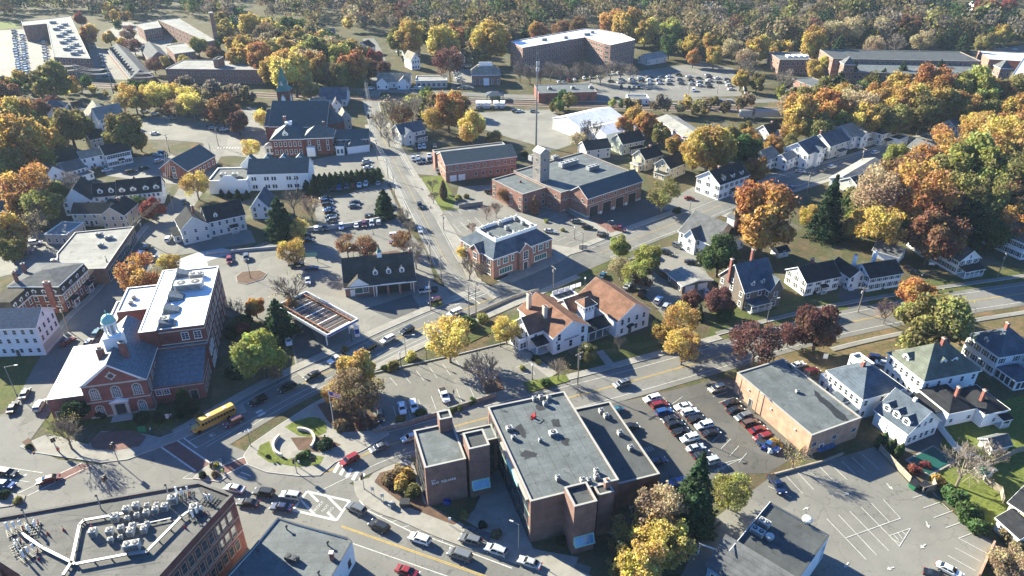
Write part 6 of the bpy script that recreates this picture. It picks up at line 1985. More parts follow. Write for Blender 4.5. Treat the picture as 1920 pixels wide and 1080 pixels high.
# left of the church
hM = Bld('white_inn','long white inn with dark grey roof, rear gables and paired windows','building',(464,327),(577,324),7.4)
mbk = hM.block(0,hM.L,0,13,7.4,'x',4.4,'stucco_white','slate_teal',over=.25)
for u in (.09,.30,.42,.67,.79):
 for dx in (-.55,.55): hM.win(mbk,'F',1,(1.0,4.5),.8,1.6,u0=hM.L * u + dx,u1=hM.L * u + dx,trim='trim_white',split=(1,1))
ml = hM.block(-16,-.02,-2.5,13,5.4,'flat',wm='stucco_white',rm='membrane_dark',trim='trim_white',parapet=.5)
hM.part(MB().hull([(-12,-2.45,5.3),(-3,-2.45,5.3),(-3,-2.2,5.3),(-12,-2.2,5.3)],[(-9,-2.45,8.0),(-6,-2.45,8.0),(-6,-2.2,8.0),(-9,-2.2,8.0)],'stucco_white'),'gable_screen')
for u in (-6,hM.L *.06,hM.L *.34,hM.L *.62): hM.block(u,u +8,13.05,16,7.0,'y',3.8,'stucco_white','slate_teal',over=.2)
for x_ in (-11,-6): hM.unit(x_,3,5.5,2.4,2,1.6,'white rooftop unit in the dark well of the long white inn','units on the inn roof')
hN = house('white three part house with black roof, dormer and grey gable front above the ditch',(389,416),(458,401),6.4,9,'x',4.2,'clap_pale','shingle_black',5,0,2,dorm=(('F',.25),),wings=((-9.5,-.02,-1.5,9,6.2,'y',4.0),(-12,-9.6,2,8,3,'shed',.8)),chim=((-.25,.5,5.5),),porch=('F',.55,.75,1.6))
house('small white gabled house with grey roof tucked behind the tall pine',(470,389),(503,388),5,11,'y',4,'clap_white','shingle_blue',2,3,2)
hO = house('cream colonial house with black roof and brown trimmed windows',(133,400),(200,400),5.4,8,'x',2.6,'clap_cream','shingle_black',4,2,2,trim='trim_white',wings=((12.5,21,-2.2,9,5.6,'y',3.2),),chim=((1.25,.5,4.6),),door=.5)
hP = house('long white row house with black roof, four steep gablets and grey gable end',(220,366),(302,358),5.4,10,'x',4.4,'clap_white','shingle_black',9,2,2,dorm=(('F',.12),('F',.37),('F',.66),('F',.9)),dsize=(2.2,1.3),chim=((.4,.5,5.2),),wings=((-19,-9,-3,11,5.6,'y',5.2,dict(rm='shingle_black')),(-9,-.02,1,9,5.2,'x',4,dict(dorm=(('F',.3),('F',.75)))),(-4.5,-.5,-3,1,3,'hip',1.6,dict(hipr=1.8))))
hQ = house('white shuttered house with black roof and bow front by the brick chapel',(197,291),(244,281),6.2,9,'x',3.2,'clap_white','shingle_black',5,2,2,shut=BLK,porch=('F',.45,.65,1.4),wings=((-9,-.02,4,11,5.6,'x',2.4,dict(rm='shingle_tan')),(-19,-9.02,5,13,5.8,'x',3)))
house('white house with grey roof and dark porch beside the orange trees',(125,323),(160,313),5,9,'x',3,'clap_white','shingle_grey',4,2,2,wings=((-8,-.02,2,10,5,'y',3.4),(1,9,-3.5,-.02,3,'hip',.8,dict(hipr=1.7))))
hR = Bld('brick_chapel','brick gable fronted chapel with dark teal roof beside parked cars','building',(300,315),(351,320),4.6)
rbk = hR.block(0,hR.L,0,hR.l((385,290),4.6).y,4.6,'y',4.6,'brick_red','slate_teal',over=.4)
hR.win(rbk,'F',1,(3.2,),1.6,2.6,split=(2,2)); hR.win(rbk,'F',1,(.6,),1.6,1.9,split=(2,2)); hR.win(rbk,'F',2,(1.2,),1,1.0,m=1.0); hR.win(rbk,'R',6,(1.2,),1.2,1.6,m=1.5)
# grey flat roofed shop row
rz_ =5.6
fs,fl_ = poly_block('grey_shop_row','long pale flat roofed shop row with tall dark shop windows on the street','building',[(107,507),(107,477),(141,437),(252,426),(198,505)],rz_,'brick_brown','membrane_pale',.3,'coping')
fc = fs.location.to_2d(); pf = lambda p: G(p,rz_).to_2d()- fc
wall_windows(fs,pf((198,505)),pf((252,426)),11,(.7,),2.6,3.6,'trim_grey',split=(2,2),m=2.2)
wall_windows(fs,pf((107,507)),pf((198,505)),2,(2,),1.0,1.0,'trim_grey',m=5)
for p,w,lab in (((187,442),2.2,'pale rooftop unit at the cream house end of the shop row roof'),((190,462),1.8,'dark rooftop unit in the middle of the shop row roof'),((205,448),2.6,'low white skylight box on the shop row roof'),((103,492),2,'grey rooftop unit beyond the parapet of the shop row')):
 roof_unit(G(p,rz_ +.06),.3,w,1.4,1.2,lab,None)
house('small tan flat roofed office beside the shop row',(83,442),(125,443),3.4,11,'flat',0,'stucco_tan','membrane_pale',3,3,1,name='office')
# left edge
house('white house with blue grey roof and porch at the left picture edge',(-40,402),(26,391),5.4,10,'x',3.6,'clap_white','shingle_blue',4,2,2,wings=((2,11,-4,-.02,3,'hip',1.2,dict(hipr=2)),))
for lab,A,B,z,d,rf,rs,wm,rm in (('grey hipped roof house by the railway under the power lines',(78,205),(122,201),5,9,'hip',3.4,'clap_white','shingle_blue'),('white gabled house with pale shingle roof by the railway',(165,218),(205,212),6,12,'y',5,'clap_white','shingle_tan'),('white house with steep pale roof behind the olive tree',(185,224),(232,214),6,9,'x',5,'clap_white','membrane_pale'),('small house with black roof by the railway gate',(138,205),(158,202),4.5,8,'x',3,'clap_pale','shingle_black'),
          ('grey house with dark roof below the gold tree',(170,262),(198,256),5,9,'x',3,'clap_grey','shingle_black'),('white house with steep black gables above the railway houses',(8,262),(40,258),5,9,'x',3,'clap_white','shingle_grey'),('pale cottage roof among trees at the left edge below the mill',(5,198),(34,196),4.5,8,'x',2.6,'clap_white','membrane_pale'),('grey roofed house among orange trees at the left edge',(-20,345),(14,338),5,9,'x',3,'clap_pale','shingle_grey')):
 house(lab,A,B,z,d,rf,rs,wm,rm,3,2,2,far=True)
# behind the church
house('grey gabled house with pale shingle roof right behind the church apse',(637,224),(658,222),6,9,'y',3.8,'clap_grey','shingle_tan',2,3,2,far=True)
house('long building with broad blue grey roof behind the church',(600,187),(649,186),4,16,'x',5,'clap_pale','shingle_blue',3,2,1,far=True,name='hall')
house('small house with grey roof and white gable behind the church roof',(585,196),(612,193),4,8,'x',2.6,'clap_white','shingle_tan',2,1,1,far=True)
house('small white gabled house wedged beside the broad blue grey roof',(622,197),(640,196),4.5,8,'y',3,'clap_white','shingle_grey',2,1,1,far=True)
house('grey house with blue roof and front porch beside the main street trees',(752,252),(797,243),5.6,10,'x',3.6,'clap_pale','shingle_blue',4,2,2,wings=((1,6,-2.5,3,5.4,'y',2.6),),porch=('F',.6,1,2),far=True)
# shops and houses north of the railway
house('white house with twin front gables and tan roof by the railway road',(708,153),(768,153),4,12,'x',4,'clap_white','shingle_tan',5,2,1,wings=((0,7,-4,4,4,'y',3.2),(13,20,-4,4,4,'y',3.2)),far=True)
house('long flat roofed shop with dark awning beside the twin gabled house',(779,153),(838,152),4,13,'flat',0,'stucco_tan','membrane_pale',6,0,1,w=2,h=2,far=True,name='shop')
hS = house('brick municipal hall with hipped tan roof and white railed flat top',(885,141),(938,140),6.5,16,'mansard',4.5,'brick_mill','shingle_tan',5,4,1,hipr=5,far=True,name='municipal_hall',h=2.4)
hS.part(MB().box(4.8,hS.L -4.8,4.6,4.8,11,12.2,'trim_white').box(4.8,hS.L -4.8,11.2,11.4,11,12.2,'trim_white'),'roof_railing'); hS.part(MB().box(hS.L /2-1.8,hS.L /2+1.8,-.6,0,0,4.5,'trim_white'),'portico')
for lab,A,B,z,d,rf,rs,wm,rm in (('tall narrow white house on the corner of the hill road',(771,112),(787,110),7,12,'y',4,'clap_white','shingle_tan'),('low house with blue roof below the bright yellow tree',(757,96),(788,94),4,9,'x',3,'clap_pale','shingle_blue'),('small white gabled house beside the red tree',(668,88),(692,90),5,9,'y',4,'clap_white','shingle_black'),('blue house with grey roof in front of the wood',(602,66),(628,65),6,10,'x',4,'clap_blue','shingle_blue'),('white gabled house with long blue roof by the hill road',(545,70),(578,70),5,10,'x',4,'clap_white','shingle_blue'),('tiny white house among orange trees beside the municipal hall',(858,108),(872,107),4,9,'y',3,'clap_white','membrane_pale'),('pale blue house high in the dark wood',(1318,14),(1340,14),8,12,'y',4,'clap_blue','shingle_grey'),('white house at the edge of the wood by the far road',(1828,12),(1860,12),6,12,'x',4,'clap_white','shingle_grey'),('low white house behind the commuter car park',(1215,112),(1250,106),4,10,'x',3,'clap_pale','membrane_pale'),('low brick house roof with white gable by the hill road',(428,78),(490,76),6,14,'flat',0,'brick_mill','membrane_white')):
 house(lab,A,B,z,d,rf,rs,wm,rm,3,2,2,far=True)
# railway station block and shelters
s1 = Bld('brick_depot','low brick depot with grey roof beside the railway and the steel mast','building',(1010,176),(1119,173),5.5,far=True)
sb = s1.block(0,s1.L,0,20,5.5,'flat',wm='brick_red',rm='membrane_grey',trim='coping',parapet=.3)
s1.win(sb,'F',5,(1.2,),1.6,2.2,m=4,trim='trim_dark')
for i,x in enumerate((8,22,33)): s1.unit(x,9,5.6,2.5,2,1.5,'pale rooftop unit on the brick depot by the railway','units on the depot')
house('white trailer shaped kiosk by the railway parking',(1178,186),(1217,186),3.2,9,'flat',0,'stucco_white','membrane_grey',4,0,1,far=True,name='kiosk')
t_ = Bld('station_shelter','station shelter with pale blue grey hipped roof on posts','shelter',(913,180),(943,180),3.4,far=True)
t_.part(MB().hull([(-.5,-.5,3.4),(t_.L +.5,-.5,3.4),(t_.L +.5,8.5,3.4),(-.5,8.5,3.4)],[(3,3.6,5.2),(t_.L -3,3.6,5.2),(t_.L -3,4.4,5.2),(3,4.4,5.2)],'shingle_blue'),'roof')
for i in range(4):
 for y in (.3,7.7): t_.part(MB().box(t_.L * i /3-.15,t_.L * i /3+.15,y -.15,y +.15,0,3.4,'trim_dark'),'post')
t_.part(MB().box(1.5,t_.L -1.5,3,5,0,2.8,'glass_green'),'waiting_room')
u_ = Bld('white_warehouse','white metal warehouse with low gable roof and white roller doors','warehouse',(1037,221),(1088,240),6,far=True)
ub = u_.block(0,u_.L,0,u_.l((1120,197),8).y,6,'y',3.2,'stucco_white','membrane_white',over=.2)
ub2 = u_.block(u_.L +.02,u_.L +15,4,ub['y1']+5,5.5,'y',2.4,'stucco_white','membrane_white',over=.2)
for u in (3,8,13): u_.garage(ub,'F',u,3.4,3.6)
x_ = Bld('blue_roofed_shed','long storage shed with pale blue metal roof and red stripe among trees','warehouse',(1230,222),(1290,262),5,far=True)
xb_ = x_.block(0,x_.L,0,12,5,'x',1.6,'stucco_white','membrane_pale',over=.2)
x_.part(MB().box(0,x_.L,-.08,-.01,4.2,4.9,'sign_red'),'red_stripe')
# apartment block
ap,al = poly_block('apartment_block','five storey brown brick apartment block with bright white roof','building',[(957,79),(980,91),(1097,71),(1132,83),(1145,86),(1191,76),(1165,64),(1120,56),(1095,55)],16.5,'brick_mill','membrane_white',.5,'coping_white')
ac = ap.location.to_2d(); pa_ = lambda p: G(p,16.5).to_2d()- ac
for a,b,n in (((980,91),(1097,71),16),((1097,71),(1132,83),7),((1132,83),(1145,86),2),((1145,86),(1191,76),7),((957,79),(980,91),5)):
 wall_windows(ap,pa_(a),pa_(b),n,(1.2,4.4,7.6,10.8,14),1.6,1.6,'trim_stone',m=2.5,one=True)
for (p,w) in (((1020,76),4),((1060,72),3),((1100,66),5),((1110,62),3)): roof_unit(G(p,16.6),.3,w,2.4,1.6,'grey rooftop unit on the bright white apartment roof','units on the apartment block')
# mills, top left
def mill(label,A,B,z,depth,F=8,S=4,rows=3,wm='brick_mill',rm='membrane_pale',extra=(),w=1.5,h=1.9,name='brick_mill'):
 b = Bld(name,label,'mill',A,B,z,far=True)
 if isinstance(depth,tuple): depth = b.l(depth,z).y
 k = b.block(0,b.L,0,depth,z,'flat',wm=wm,rm=rm,trim='coping',parapet=.3)
 zs =[1.2+ z / rows * i for i in range(rows)]
 b.win(k,'F',F,zs,w,h,m=2,trim='trim_stone'); b.win(k,'L',S,zs,w,h,m=2,trim='trim_stone'); b.win(k,'R',S,zs,w,h,m=2,trim='trim_stone')
 for e in extra:
  q = b.block(*e[:5],'flat',wm=wm,rm=rm,trim='coping',parapet=.3)
  b.win(q,'F',max(2,int((e[1]- e[0])/4)),zs[:max(1,int(e[4]/(z / rows)))],w,h,trim='trim_stone'); b.win(q,'R',3,zs[:max(1,int(e[4]/(z / rows)))],w,h,trim='trim_stone')
 return b
def mill_poly(label,px,z,walls,rows):
 o,_ = poly_block('brick_mill',label,'mill',px,z,'brick_mill','membrane_pale',.3,'coping')
 c = o.location.to_2d(); f = lambda p: G(p,z).to_2d()- c
 for a,b,n in walls: wall_windows(o,f(a),f(b),n,[1.2+ z / rows * i for i in range(rows)],1.5,1.9,'trim_stone',m=2.5,one=True)
mill_poly('tall grey brown mill block with pale roof beside the long car rows',[(101,108),(170,111),(132,31),(40,41),(43,49),(88,45)],12,(((101,108),(170,111),6),((170,111),(132,31),18)),3)
for i in range(15): roof_unit(G(((108,128,118)[i %3]+ i *2.2-8,44+ i *4.2),12.1),0,4,3,2,'grey rooftop unit on the tall mill block','units on the tall mill')
mill_poly('angled mill with pale roof under the wood',[(297,38),(335,35),(403,76),(388,79)],10,(((388,79),(403,76),3),((297,38),(388,79),14),((403,76),(335,35),10)),3)
mill_poly('short mill wing with pale roof facing the angled mill',[(255,46),(295,39),(303,52),(270,57)],9,(((270,57),(303,52),6),((255,46),(270,57),4)),2)
mill_poly('small brick mill annex with pale grey roof beside the green tree',[(311,86),(347,81),(366,97),(327,102)],7,(((327,102),(366,97),6),((311,86),(327,102),3)),2)
ch = empty('mill_chimney','tall tapering brick mill chimney standing beside the angled mill','chimney',G((410,97)))
MB().lathe([(2.2,0),(2.0,8),(1.5,26),(1.7,27),(1.7,28)],'brick_mill',12).build('stack',ch); MB().lathe([(1.75,28),(1.6,28.6)],'trim_stone',12).build('cap',ch)
m4 = mill('long two storey brick mill with grey roof above the railway',(310,130),(494,132),9,26,17,3,2,w=1.2,h=1.4)
m4.block(m4.L *.47,m4.L *.53,5,13,14,'flat',wm='brick_mill',rm='membrane_dark',trim='coping',z0=9.1)
m5 = house('long grey roofed train shed with a row of slanted dormers',(203,95),(245,147),4.5,13,'x',4.6,'brick_mill','shingle_grey',0,0,1,far=True,name='train_shed',cat='shed')
for i in range(11): m5.dormer(dict(x0=0,x1=m5.L,y0=0,y1=13,h=4.5,rise=4.6),'F',m5.L *(.06+ i *.088),3,1.8,.8,'brick_mill','shingle_grey',.8)
house('grey roofed mill store between the train shed and the brick annex',(264,92),(280,112),5,13,'x',5,'brick_mill','shingle_grey',2,3,1,far=True,name='mill_store',cat='mill')
# mills, right
mill('long brick mill with dark flat roof in front of the wood',(1562,111),(1840,116),12,30,28,4,3,rm='membrane_dark')
m7 = mill('long brick mill with grey roof and pyramid capped stair towers',(1597,136),(1866,143),9.5,26,28,4,2,rm='membrane_grey')
for x in (-6.5,m7.L +.1):
 tq_ = m7.block(x,x +6.4,-3,5,15,'hip',4,'brick_mill','shingle_grey',over=.5,hipr=3.4)
 m7.win(tq_,'F',2,(2,6,10.5),1.2,2,trim='trim_stone'); m7.win(tq_,'L',2,(2,6,10.5),1.2,2,trim='trim_stone')
m8 = mill('small brick mill with row of roof lights and white paneled edge',(1462,113),(1523,113),9,24,6,3,2,rm='membrane_grey')
for i in range(4): m8.part(MB().box(8+ i *4,10.5+ i *4,8,13,9.05,10.2,'trim_white'),'roof_light')
mill('low brick store with grey roof beside the pyramid capped tower',(1521,163),(1560,160),6,20,3,3,2,rm='membrane_grey')
m9 = mill('white roofed supermarket block behind the gold trees',(1890,152),(1990,165),8,90,6,6,1,rm='membrane_white',name='supermarket')
m9b = mill('low white and blue roofed hall beside the supermarket block',(1855,112),(1960,118),6,30,4,2,1,rm='membrane_white',name='supermarket')
# small sheds, lower right
house('white garden shed with grey roof in the green back yard',(1862,840),(1895,832),2.2,3.4,'x',1.4,'clap_white','shingle_grey',0,0,1,name='garden_shed',cat='shed')
house('little weathered shed with white door by the play yard',(1832,876),(1850,888),2,3,'x',1,'clap_pale','shingle_grey',0,0,1,name='garden_shed',cat='shed')
house('cream house corner with dark solar roof at the right edge',(1895,942),(1960,985),5.5,10,'x',3,'clap_cream','shingle_black',2,2,2)
house('low pale porch wing with white stair at the right edge',(1872,972),(1912,1008),3.2,6,'x',1.5,'clap_pale','shingle_black',3,1,1)
# ---------------------------------------------------------------- vehicles, placed one by one
def cars(lst,tail,group,far=False,name=None):
 for x,y,hx,hy,s,*t in lst:
  col,kind = s.split()
  car((x,y),(x + hx,y + hy),kind,col,f'{col} {WORD[kind]} {t[0] if t else tail}',group,far,name)
H1 =(20,-5)
def rowcars(lst,h,where,group,far=False):
 """a parked row listed from one end; each car counted along its row"""
 for i,(x,y,s) in enumerate(lst):
  col,kind = s.split()
  f =1 if (i *7)%3 else -1
  car((x,y),(x + h[0]* f,y + h[1]* f),kind,col,f'{col} {WORD[kind]}, {ORD[i]} {where}',group,far)
rowcars([(1154,769,'teal sedan'),(1181,802,'black suv'),(1232,865,'navy sedan'),(1270,904,'blue sedan')],H1,'from the street in the row along the low office wing','cars along the office wing')
rowcars([(1223,748,'white suv'),(1237,760,'red suv'),(1245,773,'blue suv'),(1257,786,'black sedan'),(1266,797,'black suv'),(1277,811,'black suv'),(1293,822,'white suv'),(1304,840,'silver sedan'),(1316,853,'black sedan'),(1331,866,'silver suv')],H1,'from the street on the office side of the double row','office side of the double row')
rowcars([(1281,762,'white sedan'),(1293,773,'white suv'),(1306,787,'black suv'),(1320,798,'white suv'),(1333,812,'black sedan')],H1,'from the street on the hall side of the double row','hall side of the double row')
rowcars([(1344,729,'beige suv'),(1371,755,'black sedan'),(1379,769,'black sedan'),(1394,782,'grey suv'),(1407,794,'brown suv'),(1421,806,'red sedan'),(1430,821,'red suv')],(20,-6),'from the street in the row by the orange hall','cars beside the orange hall')
cars([(1496,684,20,-6,'white sedan','parked at the street end of the orange brick hall'),(1522,697,20,-6,'maroon suv','parked behind the orange brick hall next to the blue roofed house'),
  (754,765,4,20,'white sedan','parked beside the hedge, nearer the dark car'),(776,762,5,20,'white suv','parked beside the hedge, next to the white sedan'),(833,742,9,22,'white pickup','with open door in the small lot'),(713,779,3,20,'black sedan','parked in the shade at the end of the small lot'),
  (1166,720,-20,6,'grey suv','driving on the lower street past the white bank'),(655,863,-20,11,'red suv','waiting at the zebra crossing'),(711,839,-20,8,'grey sedan','driving behind the red car towards the zebra crossing'),(770,820,-20,7,'silver sedan','half hidden behind the brick office corner'),
  (668,954,-20,-9,'grey suv','just right of the painted box'),(711,987,-20,-9,'black suv','second after the painted box on the main street'),(787,1011,-20,-7,'white suv','driving on the main street beside the double yellow line'),(862,1041,-20,-7,'grey van','driving behind the white car on the main street'),
  (882,1013,-20,-6,'grey suv','parked first in the kerb bays by the plaza'),(930,1032,-20,-7,'silver suv','parked second in the kerb bays by the plaza'),(993,1055,-20,-7,'silver sedan','parked third in the kerb bays by the plaza'),(764,1072,20,7,'red sedan','driving away on the main street'),
  (545,930,-20,-3,'silver suv','waiting in front of the painted box, upper lane'),(527,951,-20,-2,'navy sedan','waiting in front of the painted box, lower lane'),(495,924,-20,-3,'black suv','second in the upper queue at the planted island'),(465,943,-20,-2,'black sedan','second in the lower queue at the planted island'),(440,916,-20,-4,'silver sedan','at the head of the upper queue by the planted island'),
  (90,899,-20,5,'maroon sedan','turning on the brick crossing'),(14,886,20,3,'black sedan','waiting at the stop line beside the blue car'),(9,908,20,3,'blue sedan','waiting at the stop line in the outer lane'),
  (438,791,-20,10,'maroon suv','driving beside the yellow school bus'),(484,752,-20,10,'black suv','first in line behind the school bus'),(539,727,-20,10,'black suv','second in line behind the school bus'),(585,704,-20,10,'black sedan','third in line behind the school bus'),(632,674,-20,10,'white pickup','beside the yellow crowned tree on the street'),(691,653,-20,10,'black suv','on the street in front of the fuel canopy'),(727,637,-20,10,'white suv','on the street right of the fuel sign'),(763,620,-20,10,'black suv','leading uphill past the white lamp pole'),(853,587,-20,8,'white van','waiting at the crossing by the repair garage'),
  (74,761,11,-20,'silver suv','driving along the low white wing of the hall'),(47,738,11,-20,'grey sedan','driving opposite the low white wing of the hall'),(24,764,11,-20,'black sedan','parked by the lamp post at the left kerb'),(128,640,20,-12,'maroon sedan','parked in front of the shopfront of the white corner house'),(166,643,16,-20,'silver sedan','parked beside the cupola hall, lower one'),(183,624,14,-20,'teal suv','parked beside the cupola hall, upper one'),
  (541,639,4,20,'white sedan','on the dark driveway beside the bright green tree'),(552,591,3,20,'white suv','parked beside the fuel canopy under the pine'),(801,545,20,-3,'white pickup','parked at the repair garage corner'),(814,564,-20,6,'maroon suv','parked beside two clipped shrubs at the crossing'),
  (430,488,1,20,'red suv','parked at the top of the rear lot'),(462,483,1,20,'grey suv','parked next to the red one at the top of the rear lot'),(556,496,20,-2,'black pickup','under the orange tree of the rear lot'),(585,503,20,-2,'navy sedan','parked behind the solar sign of the rear lot'),(577,526,2,20,'white sedan','behind the fuel canopy by the bare tree'),
  (741,441,20,-1,'white suv','parked beside the reddish crab tree'),(742,454,20,-2,'maroon sedan','partly under the reddish crab tree'),(573,441,20,-1,'black suv','upper of two side by side under the pine'),(575,450,20,-1,'black sedan','lower of two side by side under the pine'),(618,526,1,20,'white hatchback','beside the brick wall of the repair garage')][:-1],'',None)
rowcars([(593,428,'white suv'),(609,427,'black pickup'),(640,425,'white suv'),(668,422,'white sedan'),(683,421,'maroon suv'),(697,419,'silver suv'),(710,417,'silver suv')],(2,20),'from the pine in the row along the retaining wall','cars along the retaining wall')
rowcars([(623,355,'black suv'),(636,352,'blue suv'),(650,350,'grey suv'),(663,348,'red suv'),(674,347,'white pickup'),(686,345,'white suv'),(709,343,'silver sedan')],(-3,20),'from the white inn in the row under the evergreen hedge','cars under the hedge')
rowcars([(609,371,'black sedan'),(612,377,'navy suv'),(614,384,'black suv'),(616,393,'blue sedan'),(619,399,'black suv'),(620,406,'black sedan'),(621,413,'grey suv')],(20,-3),'from the hedge in the column beside the bare trees','cars beside the bare trees')
cars([(666,379,20,-2,'black sedan','upper of two in the middle of the hedge lot'),(663,386,20,-2,'grey sedan','lower of two in the middle of the hedge lot'),(734,388,20,-1,'black suv','behind the small pine by the street'),(695,406,20,-2,'black suv','nearer the yellow sapling above the retaining wall'),(711,405,20,-2,'grey suv','beside the small pine above the retaining wall'),(688,302,20,-1,'silver sedan','topmost of three in the church lot'),(687,309,20,-1,'black sedan','middle of three in the church lot'),(690,314,20,-1,'white sedan','lowest of three in the church lot'),
  (787,385,6,20,'black pickup','driving down the north street'),(788,431,6,20,'white sedan','driving down the north street in the shadow'),(716,284,6,20,'grey sedan','on the north street by the white garage'),(690,218,5,20,'black suv','on the north street behind the church'),
  (1050,391,20,8,'silver suv','parked by the fire station wall'),(1081,415,20,2,'grey sedan','parked first in front of the fire station'),(1102,426,20,2,'black sedan','parked second in front of the fire station'),(1131,441,20,2,'black suv','parked third in front of the fire station by the trees'),(918,359,20,-1,'black suv','parked in the shade below the police building'),(1031,433,20,3,'silver sedan','parked beside the brick bank'),(1161,429,20,6,'red pickup','on the fire station apron'),
  (1271,461,20,8,'grey suv','parked by the house with witch hat cupola'),(1251,474,20,6,'black suv','parked in the yard between lime trees and cupola house'),(1229,481,14,20,'black sedan','parked under the lime coloured trees'),(1248,511,20,-10,'maroon suv','parked beside the low black garage'),(1296,491,20,2,'black sedan','parked behind the low black garage'),(1176,536,14,-20,'silver sedan','parked first in the row behind the white bank'),(1204,550,14,-20,'black suv','parked second in the row behind the white bank'),(1234,563,14,-20,'white suv','parked third in the row behind the white bank'),(1249,575,14,-20,'silver suv','parked fourth in the row behind the white bank'),(1130,516,14,-20,'teal sedan','behind the ridge of the white bank'),(1325,549,6,20,'silver sedan','in the driveway beside the maroon trees'),
  (1294,372,20,2,'red sedan','in the driveway of the tall apartment house'),(1501,321,20,3,'white sedan','parked before the white houses of the upper street'),(1545,319,20,-6,'grey sedan','parked at the kerb before the white bay house'),(1560,313,20,-6,'white suv','parked at the kerb, ahead of the grey sedan'),(1641,286,20,-6,'white suv','driving on the upper street'),(1637,307,-20,6,'silver sedan','driving on the upper street beside the lamp pole'),(1484,352,-20,6,'blue sedan','driving on the upper street under the gold tree'),
  (1588,538,16,12,'white suv','in the dark driveway between two white houses'),(1708,505,20,6,'black suv','in the driveway beside the two chimney house'),(1716,511,20,6,'black sedan','in the driveway, next to the black one by the white fence'),(1645,672,20,3,'navy suv','behind the blue roofed house'),(1658,682,20,4,'white sedan','between the two hipped roof houses'),(1470,618,-20,5,'white suv','driving past the maroon trees'),
  (1456,909,14,20,'navy pickup','parked beside the arched fence in the striped lot'),(1780,1069,20,10,'white sedan','alone in the striped lot by the brown wall'),(1757,1081,20,8,'black sedan','at the bottom edge of the striped lot'),(1440,836,20,10,'blue pickup','among scrap by the orange brick hall'),
  (316,448,12,-20,'white suv','driving away past the grey gabled house'),(275,464,12,-20,'black suv','parked by the shop row utility pole'),(264,476,12,-20,'white suv','parked along the tall shop windows'),(243,498,12,-20,'white sedan','parked at the orange tree end of the shop row'),(290,484,20,-4,'silver sedan','by the gravel bed'),(66,455,20,-2,'white suv','in the yard beside the tan office'),(46,475,20,-8,'grey suv','upper of three in the yard behind the shop row'),(57,468,20,-8,'silver suv','middle of three in the yard behind the shop row'),(38,481,20,-8,'black sedan','lower of three in the yard behind the shop row'),(152,424,14,-18,'white sedan','between the cream house and the tan office'),(345,378,3,20,'black sedan','parked on the street by the yellow tree'),(324,331,20,-6,'black sedan','at the door of the brick chapel')],'',None)
cars([(172,313,20,3,'grey sedan'),(187,317,20,-2,'black suv'),(201,319,20,-4,'white sedan'),(246,322,20,-4,'black suv'),(270,315,20,-4,'black sedan'),(296,290,20,2,'white sedan'),(305,287,20,2,'black suv'),(298,302,20,-6,'silver suv')],'parked near the brick chapel','cars near the brick chapel')
rowcars([(x,y,s) for x,y,_,_,s in [(1047,154,10,12,'white suv'),(1057,154,10,12,'silver sedan'),(1066,151,10,12,'red suv'),(1077,149,10,12,'white sedan'),(1095,147,10,12,'white suv'),(1108,145,10,12,'silver suv'),(1122,143,10,12,'white sedan'),(1139,139,10,12,'silver suv'),(1149,138,10,12,'white suv'),(1159,137,10,12,'white van'),(1176,137,10,12,'silver suv')]],(10,12),'from the mast in the row under the apartment trees','cars below the apartment block',True)
cars([(1145,152,20,-2,'black sedan'),(1163,154,20,-2,'white sedan'),(1165,149,20,-2,'silver suv'),(1201,146,20,-2,'silver sedan'),(1202,151,20,-2,'black suv'),(1217,144,20,-2,'black suv'),(1218,150,20,-2,'white suv'),(1219,156,20,-2,'white sedan'),(1255,143,20,-2,'white sedan'),(1272,140,20,-2,'black van'),(1274,149,20,-2,'grey suv'),(1255,157,20,-2,'black sedan'),(1277,156,20,-2,'black suv'),(1310,146,20,-2,'black sedan'),(1327,140,20,-2,'silver sedan'),(1329,145,20,-2,'black suv'),(1330,151,20,-2,'white suv'),(1312,160,20,-2,'white suv'),(1330,162,20,-2,'black sedan'),(1326,156,20,-2,'grey suv'),(1300,169,2,20,'white van'),(1235,150,20,-2,'silver suv'),(1237,156,20,-2,'white sedan'),(1240,144,20,-2,'grey sedan'),(1185,148,20,-2,'white suv'),(1188,154,20,-2,'silver sedan'),(1292,143,20,-2,'white sedan'),(1295,150,20,-2,'black suv'),(1297,157,20,-2,'silver suv'),(1345,146,20,-2,'white sedan'),(1348,154,20,-2,'black sedan'),(1312,153,20,-2,'silver sedan'),(1255,150,20,-2,'white suv'),(1363,149,20,-1,'grey suv'),(1366,154,20,-1,'silver sedan'),(1368,160,20,-1,'white suv'),(1371,167,20,-1,'white sedan'),(1165,163,3,20,'black suv'),(1180,164,3,20,'black sedan'),(1189,164,3,20,'grey suv'),(1198,164,3,20,'black suv'),(1213,165,3,20,'grey sedan'),(1350,189,20,1,'blue sedan'),(1369,190,20,1,'silver suv'),(1157,184,20,1,'black sedan')],'in the wide commuter car park','cars in the commuter car park',True)
rgc = random.Random(3)
for k,(x,yy0,yy1,n) in enumerate(((27,58,136,17),(41,66,140,17),(81,64,114,11))):
 for i in range(n):
  y = yy0 +(yy1 - yy0)* i /(n -1)
  s = rgc.choice(['white','silver','silver','white','grey','white'])+' '+ rgc.choice(['sedan','suv','suv'])
  cars([(x +(y -60)*.13+ rgc.uniform(-1,1),y,20,rgc.choice((-1,0,1)),s)],ORD[i]+' from the wood in '+('the outer long column of the mill lot','the inner long column of the mill lot','the short column under the mill wall')[k],'cars by the tall mill',True)
cars([(190+ i *1.4,104+ i *5.6,20,0,s) for i,s in enumerate(['white suv','silver suv','white sedan','','black suv','black sedan','','black pickup']) if s],'beside the long train shed','cars by the train shed',True)
